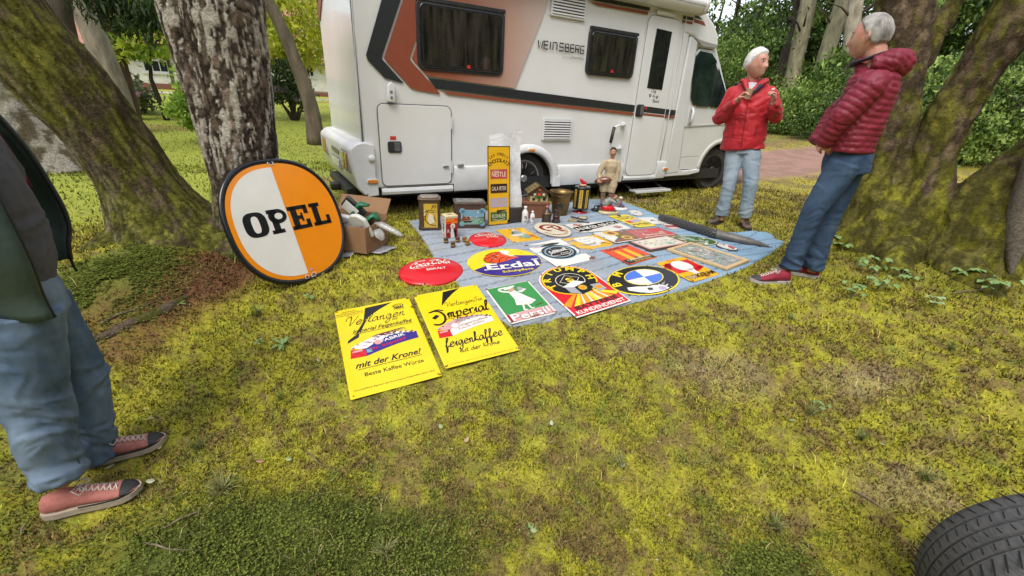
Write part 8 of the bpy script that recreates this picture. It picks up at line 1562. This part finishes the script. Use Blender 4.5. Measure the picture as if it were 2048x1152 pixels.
sr = M('shoe_red', (.26, .015, .035), .75, col2=(.21, .012, .028), scale=40); sw_ = M('shoe_rubber', (.45, .43, .40), .6); sc_ = M('shoe_cap', (.05, .045, .045), .6); lc = M('lace_cream', (.66, .60, .50), .8)
hN = Q(0, 0); hN = Vector((2.165, 3.118, 0)); dN = Vector((1.833 - 2.165, 3.097 - 3.118, 0)); bake(shoe(PB, (hN.x, hN.y), atan2(dN.y, dN.x), .315, sr, sw_, sc_, lc, -.002, 1.05), PB)
hF = Vector((2.475, 3.245, 0)); dF = -U * .93 - Fw * .05; bake(shoe(PB, (hF.x, hF.y), atan2(dF.y, dF.x), .30, sr, sw_, sc_, lc, .004, 1.05), PB)
eyes_ears([c for c in PB.children if c.name.startswith('body')][0], HM, hs_b); bake_children(PB)

# ------------------------------------------------ man at the left edge
P = (-1.72, 1.32); U, Fw, Q = frame_p(P, 0); gz_ = -.365
PL = tag(empty('person', (P[0], P[1], gz_)), 'man at the left edge in an open green jacket, blue jeans and salmon shoes', 'person')
HM = basis(Q(-.0, 1.325), U + Vector((0, 0, -.05))); body = MB(); V, Fc = head_V(HM, 1.0); body.add(V, Fc); ears(body, HM, 1.0)
body.tube([Q(-.02, 1.25), Q(-.03, 1.12), Q(-.04, 1.05)], [.055, .06, .1], 12); body.tube([Q(-.03, 1.06), Q(-.02, .85), Q(-.02, .62), Q(-.02, .50)], [.09, .10, .11, .11], 16, flat=1.3, up=Fw)
shN, elN, wrN = Q(-.06, 1.06, -.19), Q(-.16, .80, -.22), Q(-.14, .62, -.16); shF, elF, wrF = Q(-.03, 1.06, .18), Q(-.02, .82, .22), Q(.085, .665, .115)
for a, b, c in ((shN, elN, wrN), (shF, elF, wrF)): body.tube([a, b, c], [.045, .038, .028], 10)
hand(body, wrF, -Vector((0, 0, .8)) - U * .2, -Fw * .9, 1, (.3, .3, .3), .95); hand(body, wrN, -Vector((0, 0, .9)) + U * .2, Fw, -1, (.3, .4, .3), .95)
lN = (Q(-.03, .44, -.09), Q(-.085, .085, -.10), Q(-.115, -.245, -.12)); lF = (Q(.015, .46, .08), Q(.055, .12, .07), Q(.005, -.235, .06))
for h, k, an in (lN, lF): body.tube([h, k, an, an + Vector((0, 0, -.08))], [.08, .052, .036, .03], 10)
bake(fuse('body', body, .0055, skin, PL, 2), PL)
V, Fc = head_V(HM, 1.0, hair=lambda d: float(ss(-.08, .12, d.z - (.55 if d.x > .5 else (-.45 + 1.0 * ss(-.2, .5, d.x))))), th=.018, seed=5); bake(MB().add(V, Fc).build('hair', M('hair_brown', (.10, .07, .05), .85, scale=30), PL, smooth=True), PL)
sw = M('sweater_grey', (.085, .085, .095), .95, col2=(.065, .065, .075), scale=40, bscale=300, bstr=.3)
t = MB(); t.tube([Q(-.03, 1.12), Q(-.025, 1.04), Q(-.01, .90), Q(.0, .75), Q(-.0, .62), Q(-.01, .56)], [.08, .115, .130, .130, .118, .112], 22, flat=[1, 1.35, 1.3, 1.25, 1.25, 1.2], up=Fw)
bake(fuse('sweater', t, .008, sw, PL, 4, lambda V, N: folds(V, .020, 41, (6, 6, 10))), PL)
t = MB(); t.tube([Q(-.02, .60), Q(-.015, .50), Q(-.01, .42)], [.112, .125, .122], 20, flat=1.25, up=Fw)
for (h, k, an), r5 in ((lN, (.118, .108, .092, .084, .074)), (lF, (.108, .095, .078, .073, .068))): t.tube([h, h.lerp(k, .5), k, k.lerp(an, .5), an.lerp(k, .06), an + Vector((0, 0, -.03))], [*r5, r5[-1] * 1.03], 20)
jl = denim('jeans_blue', (.055, .095, .155), (.19, .25, .33))
bake(fuse('trousers', t, .0075, jl, PL, 4, lambda V, N: folds(V, .032, 51, (7, 7, 11)) * (.4 + 1.1 * ss(-.02, -.2, V[:, 2]) + .9 * ss(.14, .0, np.abs(V[:, 2] - .06)))), PL)
bake(MB().tube([Q(.085, .58, .0), Q(.095, .48, -.01), Q(.085, .40, -.01)], .004, 6).build('fly_seam', M('seam_blue', (.10, .15, .22), .8), PL), PL)
for an, sfx in ((lN, 0), (lF, 1)): 
    k, a2 = an[1], an[2]; bake(MB().tube([h_ + U * (.055 if sfx else .06) - Fw * .052 for h_ in (an[0], an[0].lerp(k, .5), k, k.lerp(a2, .5), a2)], .0026, 6).build('leg_seam', M('seam_blue', (.10, .15, .22), .8), PL, smooth=True), PL)
# open jacket: a sheet wrapped round the back with two loose front flaps
gj = M('jacket_green', (.050, .080, .070), .6, col2=(.035, .058, .050), scale=5, bscale=30, bstr=.3, bdist=.01); V = []; nz, na = 26, 44
for i in range(nz + 1):
    t_ = i / nz; z = 1.12 - .62 * t_
    for j in range(na + 1):
        s_ = j / na; a = radians(30 + (285 - 30) * s_)
        r = .125 + .045 * sin(pi * min(1, t_ * 1.15)) + .02 * t_; dep = 1.22
        fl = ss(.16, .0, s_); nl = ss(.80, 1.0, s_)
        r = r + fl * (.015 + .065 * t_ ** 1.2 * (1 if t_ < .8 else 1 - (t_ - .8) * 2.2)) + nl * (.03 + .02 * t_)
        r = r + .009 * sin(11 * t_ + 7 * s_) * t_ + .007 * sin(23 * s_ + 3 * t_)
        zz = z + .05 * fl * t_ * t_ - .03 * nl * t_ + (.02 * sin(6 * s_)) * t_
        c = Q(-.025 + .02 * t_, zz, 0); V.append(c + U * (r * cos(a)) + Fw * (r * dep * sin(a)))
o = MB().add(V, [(i * (na + 1) + j, (i + 1) * (na + 1) + j, (i + 1) * (na + 1) + j + 1, i * (na + 1) + j + 1) for i in range(nz) for j in range(na)]).build('jacket', gj, PL, smooth=True); m_ = o.modifiers.new('t', 'SOLIDIFY'); m_.thickness = .012; m_.offset = 1; bake(o, PL)
ed = [V[i * (na + 1)] for i in range(nz + 1)]; bake(MB().tube(ed, .007, 8).build('front_edge', M('edge_dark', (.012, .015, .015), .7), PL, smooth=True), PL)
ed = [V[i * (na + 1) + na] for i in range(nz + 1)]; bake(MB().tube(ed, .007, 8).build('front_edge', M('edge_dark', (.012, .015, .015), .7), PL, smooth=True), PL)
q_ = [V[i * (na + 1) + 3] - Fw * .0 - (U * .012) for i in range(3, 15)]; q2 = [V[i * (na + 1) + 3] + (V[i * (na + 1) + 0] - V[i * (na + 1) + 3]) * .15 - Fw * .010 for i in range(4, 14)]
bake(MB().tube(q2, .008, 6, flat=.4).build('red_zip', M('zip_red', (.34, .03, .05), .6, scale=90, bscale=200, bstr=.8), PL, smooth=True), PL)
sl_ = MB(); 
for a, b, c in ((shN, elN, wrN), (shF, elF, elF.lerp(wrF, .75))): sl_.tube([a, a.lerp(b, .5), b, b.lerp(c, .5), c], [.075, .07, .064, .056, .05], 14)
bake(fuse('sleeve', sl_, .009, gj, PL, 4, lambda V, N: folds(V, .014, 71)), PL)
bake(MB().tube([V[-(na + 1)], V[-(na + 1)] + Vector((0, 0, -.03)), V[-(na + 1)] + Vector((0, 0, -.05)) + U * .004], .005, 6).build('cord_end', M('edge_dark', (.012, .015, .015), .7), PL), PL)
ss_ = M('shoe_salmon', (.43, .155, .125), .9, col2=(.35, .12, .10), scale=50, bscale=300, bstr=.25); sole_ = M('sole_cream', (.40, .33, .25), .7); cap_ = M('cap_black', (.022, .022, .022), .6); lace_ = M('lace_white', (.62, .53, .45), .8)
for (toe, heel_) in (((-1.507, 1.244), (-1.760, 1.112)), ((-1.587, 1.486), (-1.815, 1.318))):
    zg = float(H(*heel_)) * .5 + float(H(*toe)) * .5 + .004; bake(shoe(PL, heel_, atan2(toe[1] - heel_[1], toe[0] - heel_[0]), .30, ss_, sole_, cap_, lace_, zg, 1.02), PL)
eyes_ears([c for c in PL.children if c.name.startswith('body')][0], HM, 1.0); bake_children(PL)
# ================================================================== WHEEL AND SMALL PLANTS
T = empty('car_wheel', (1.575, .785, float(H(1.575, .785)) + .335), radians(70 - 90), 'dark car tyre with wide grooves at the lower right corner', 'wheel')
tyr = M('near_tyre', (.060, .060, .064), .8, col2=(.10, .098, .095), scale=30, bscale=160, bstr=.35, bdist=.003, stretch=(1, 6, 1)); R_ = .33; Wd = .205
prof = [(.20, .0), (.235, -.008), (R_ - .045, -.012), (R_ - .018, -.003), (R_ - .006, .012), (R_ - .001, .030)]
def gro(z0, z1, dp): return [(R_, z0), (R_ - dp, z0 + .002), (R_ - dp, z1 - .002), (R_, z1)]
prof += gro(.045, .054, .008) + gro(.080, .092, .009) + gro(.118, .130, .009) + gro(.152, .161, .008) + [(R_ - .001, .177), (R_ - .006, .193), (R_ - .018, .208), (R_ - .045, .217), (.235, .213), (.20, .205)]
o = MB().lathe(prof, n=140).build('tyre', tyr, T, smooth=True); autosmooth(o, 30); o.rotation_euler = (radians(90), 0, 0)
mb = MB()
for i in range(70):
    a = 2 * pi * i / 70
    for (z, L, sk_) in ((.020, .045, .10), (.067, .02, -.06), (.105, .018, .05), (.141, .018, -.05), (.187, .045, -.10)):
        mb.box(((R_ - .0005) * cos(a), (R_ - .0005) * sin(a), z), (.0035, .0022, L), M4=Matrix.Rotation(a, 3, 'Z') @ Matrix.Rotation(sk_ * 4, 3, 'X'))
q = mb.build('tread_sipe', M('sipe_dark', (.008, .008, .009), .9), T); q.rotation_euler = (radians(90), 0, 0); q['kind'] = 'stuff'
o = MB().lathe([(.205, .0), (.205, .02), (.18, .04), (.17, .10), (.06, .03), (.05, .03), (.05, .2), (.19, .2), (.205, .205)], n=60).build('rim', M('rim_silver', (.62, .62, .62), .28, .8), T, smooth=True); o.rotation_euler = (radians(90), 0, 0)
# leaf shapes for small plants
gl = M('plant_leaf', (.16, .26, .075), .5, col2=(.22, .33, .11), scale=12); gl2 = M('plant_leaf_pale', (.26, .36, .17), .5, col2=(.34, .42, .22), scale=12); stm = M('plant_stem', (.17, .19, .06), .7)
def leaf_mesh(L, W, lobes=0, droop=.3):
    mb = MB(); n = 6; V = []
    for i in range(n + 1):
        t = i / n; w_ = W * sin(pi * min(1, t ** .8)) ** .8 * (1 + (.25 * cos(t * pi * 2 * lobes) if lobes else 0)); x = L * t; z = -droop * L * t * t
        V += [(x, -w_ / 2, z + .06 * w_), (x, 0, z - .05 * w_), (x, w_ / 2, z + .06 * w_)]
    mb.add(V, [(3 * i + k, 3 * i + k + 1, 3 * i + k + 4, 3 * i + k + 3) for i in range(n) for k in (0, 1)]); return mb
def plant(name, label, x, y, kind, s=1., n=9, seed=0, group=None, cat='plant', mat=None):
    r_ = random.Random(seed); T = empty(name, (x, y, float(H(x, y)) + .004), r_.uniform(0, 6), label, cat, group); me = None
    if kind == 'rosette':
        for k in range(n):
            o = leaf_mesh(.10 * s, .028 * s, 0, .25).build('leaf', mat or gl, T, smooth=True) if me is None else link('leaf', me, None, T); me = o.data; o.rotation_euler = (0, -radians(r_.uniform(10, 50)), 2 * pi * k / n + r_.uniform(-.3, .3)); o.scale = (r_.uniform(.7, 1.2),) * 3
    else:
        for k in range(n):
            a = 2 * pi * k / n + r_.uniform(-.5, .5); rr_ = r_.uniform(.2, 1) * .10 * s; h = r_.uniform(.05, .14) * s; e = Vector((rr_ * cos(a), rr_ * sin(a), h)); MB().tube([(0, 0, 0), e * .6 + Vector((0, 0, h * .2)), e], [.0022, .0018, .0012], 5).build('stem', stm, T)
            for j in range(3):
                o = leaf_mesh(.046 * s, .036 * s, 2, .2).build('leaf', mat or gl, T, smooth=True) if me is None else link('leaf', me, None, T); me = o.data; o.location = e; o.rotation_euler = (r_.uniform(-.4, .4), r_.uniform(-.1, .5), a + (j - 1) * 1.5)
    return T
plant('plantain', 'single pale leaf rosette growing in the moss left of the yellow signs', -1.352, 2.159, 'rosette', .7, 8, 1, mat=gl)
for i, (px_, py_, s_, lab, c_) in enumerate(((1735, 545, 1.1, 'leafy seedling patch just right of the far burgundy shoe', 0), (1690, 500, 1.2, 'leafy seedling close behind the legs of the man in burgundy', 0), (1772, 512, 1.0, 'tall pale seedling against the foot of the mossy tree', 1), (1755, 580, 1.0, 'leafy seedling in front of the mossy tree roots, left', 0), (1700, 600, .8, 'low seedling with twigs right below the burgundy shoes', 0), (1940, 560, 1.1, 'leafy seedling between the right roots of the mossy tree', 0), (1985, 590, 1.1, 'leafy seedling at the right edge below the mossy tree', 0), (1800, 560, .9, 'small seedling beside the middle root of the mossy tree', 0), (1865, 615, .7, 'tiny pale seedling in the moss before the mossy tree', 1), (1180, 130, 0, '', 0))):
    if s_: p = gp(px_, py_); plant('seedling', lab, p.x, p.y, 'seedling', s_, 7, 20 + i, 'young leafy plants at the foot of the mossy tree', mat=gl2 if c_ else gl)
for i, (px_, py_, s_, lab) in enumerate(((620, 600, .4, 'low green weed on the moss below the round orange sign'), (360, 610, .4, 'small green weed before the root mound'), (520, 690, .3, 'tiny weed left of the leaf rosette'), (1060, 1062, .28, 'small leafy sprig at the bottom of the picture'), (1640, 820, .35, 'small weed beside the bare earth patch'))):
    p = gp(px_, py_); plant('weed', lab, p.x, p.y, 'rosette' if i % 2 else 'seedling', s_, 6, 60 + i, 'small weeds in the moss')
def tuft(px_, py_, n, h, lab, seed, dry=.3):
    p = gp(px_, py_); q = np.random.default_rng(seed); T = empty('grass_tuft', p, 0, lab, 'grass tuft', 'taller grass tufts in the moss'); mb = MB()
    V = []; Fs = []; col = []
    for k in range(n):
        a = q.uniform(0, 2 * pi); L = h * q.uniform(.5, 1.2); le = q.uniform(.3, 1.3); bx_, by_ = q.normal(0, h * .12), q.normal(0, h * .12); d = np.array([cos(a), sin(a)]); s_ = np.array([-d[1], d[0]]) * .0016 * (1 + h * 4); b = len(V); c = np.array([.32, .30, .12] if q.random() < dry else [.15, .22, .04]) * q.uniform(.7, 1.5)
        for j in range(5):
            t_ = j / 4; x, y = bx_ + d[0] * L * sin(le * t_) * t_ ** .5, by_ + d[1] * L * sin(le * t_) * t_ ** .5; z = L * cos(le * t_ * .9) * t_; w_ = (1 - t_) ** .6
            V += [(x - s_[0] * w_, y - s_[1] * w_, z), (x + s_[0] * w_, y + s_[1] * w_, z)]; col += [c * (.6 + .5 * t_)] * 2
        Fs += [(b + 2 * j, b + 2 * j + 1, b + 2 * j + 3, b + 2 * j + 2) for j in range(4)]
    raw('blade', V, Fs, grassm, T, col=np.array(col))['kind'] = 'stuff'
for i, a in enumerate(((515, 632, 60, .09, 'green grass tuft before the root mound, left of the signs'), (450, 985, 90, .09, 'pale spreading grass tuft right of the near salmon shoe', .7), (400, 900, 30, .08, 'thin grass tuft between the two salmon shoes and the signs'), (770, 1110, 60, .07, 'dry grass tuft at the bottom, left of the middle', .8), (1620, 830, 50, .07, 'dry and green tuft by the bare earth patch', .5), (1720, 880, 50, .06, 'green tuft left of the dark tyre'), (1850, 960, 60, .07, 'grass tuft just above the dark tyre', .5), (1580, 640, 40, .06, 'thin tuft below the burgundy shoe'), (1000, 830, 40, .05, 'low tuft below the second yellow sign', .5), (1240, 930, 50, .06, 'low dry tuft in the middle of the foreground', .7), (1550, 1060, 60, .07, 'dry tuft left of the dark tyre, near the bottom', .7), (560, 800, 30, .06, 'small tuft left of the nearest yellow sign'), (1900, 700, 50, .07, 'green tuft in the moss before the mossy tree'), (640, 470, 60, .06, 'short tuft behind the cardboard box'), (470, 520, 60, .10, 'long grass at the foot of the birch behind the round sign'))):
    tuft(*a[:5], 300 + i, a[5] if len(a) > 5 else .25)
tw = M('twig_grey', (.22, .17, .12), .9, col2=(.12, .085, .055), scale=30)
for i, (x1_, y1_, x2_, y2_, r_, lab) in enumerate(((610, 905, 690, 950, .003, 'thin straw lying left of the middle foreground'), (1700, 985, 1800, 1055, .004, 'long pale twig left of the dark tyre'), (290, 1090, 400, 1105, .004, 'brown twig in the dark star moss, lower left'), (330, 1060, 440, 1000, .003, 'slender twig across the star moss near the salmon shoe'), (1760, 545, 1690, 610, .004, 'bent grey twig among the seedlings'), (1900, 590, 2040, 575, .006, 'dry stick lying before the roots at the right edge'), (1870, 880, 1960, 895, .003, 'pale straw above the dark tyre'), (1420, 640, 1500, 662, .003, 'short brown twig below the blanket edge'), (45, 1075, 75, 1030, .004, 'short twig under the near salmon shoe'), (200, 650, 330, 600, .006, 'fallen stick on the needles by the surface root'))):
    a, b = gp(x1_, y1_), gp(x2_, y2_); m = (a + b) / 2 + Vector((random.uniform(-.02, .02), random.uniform(-.02, .02), .012)); mb = MB(); mb.tube([a + Vector((0, 0, .008)), a.lerp(m, .5) + Vector((0, 0, .012)), m, b + Vector((0, 0, .008))], [r_, r_ * .9, r_ * .7, r_ * .3], 6); o = mb.build('twig', tw, None, smooth=True); tag(o, lab, 'twig', 'twigs and straws on the ground')
lfm = [M('dead_leaf_a', (.42, .30, .17), .7), M('dead_leaf_b', (.30, .36, .16), .6), M('dead_leaf_c', (.42, .22, .13), .7), M('dead_leaf_d', (.45, .46, .30), .6)]
for i, (x, y, s_, m_, lab) in enumerate(((212, 945, .040, 3, 'pale green leaf between the two salmon shoes'), (312, 968, .035, 3, 'pale leaf tip beside the near salmon shoe'), (310, 840, .035, 0, 'crumpled pinkish leaf above the far salmon toe'), (318, 905, .022, 0, 'small beige leaf right beside the far salmon toe'), (668, 815, .035, 0, 'round beige scrap left of the nearest yellow sign'), (930, 892, .035, 0, 'beige leaf in the middle of the moss'), (885, 862, .030, 1, 'small green leaf below the two yellow signs'), (1103, 858, .030, 3, 'pale leaf right of the two yellow signs'), (530, 928, .035, 2, 'orange brown leaf left of the middle'), (585, 925, .03, 1, 'yellow green leaf beside the orange brown one'), (1240, 938, .028, 1, 'light green leaf in the right middle foreground'), (1762, 892, .03, 3, 'whitish leaf in a tuft, right foreground'), (352, 490, .05, 3, 'pale green leaf lying on the needle mound by the leaning tree'), (640, 728, .028, 0, 'beige leaf left of the yellow sign edge'), (1060, 1065, .03, 1, 'grey green leaf at the bottom middle'), (1575, 845, .03, 1, 'light leaf by the bare earth patch'))):
    p = gp(x, y); o = leaf_mesh(s_, s_ * .7, 0, -.2).build('fallen_leaf', lfm[m_], None, smooth=True); o.location = p + Vector((0, 0, .016)); o.rotation_euler = (random.uniform(-.3, .3), random.uniform(-.3, .1), random.uniform(0, 6)); o.modifiers.new('t', 'SOLIDIFY').thickness = .0006; tag(o, lab, 'leaf', 'single fallen leaves on the moss')
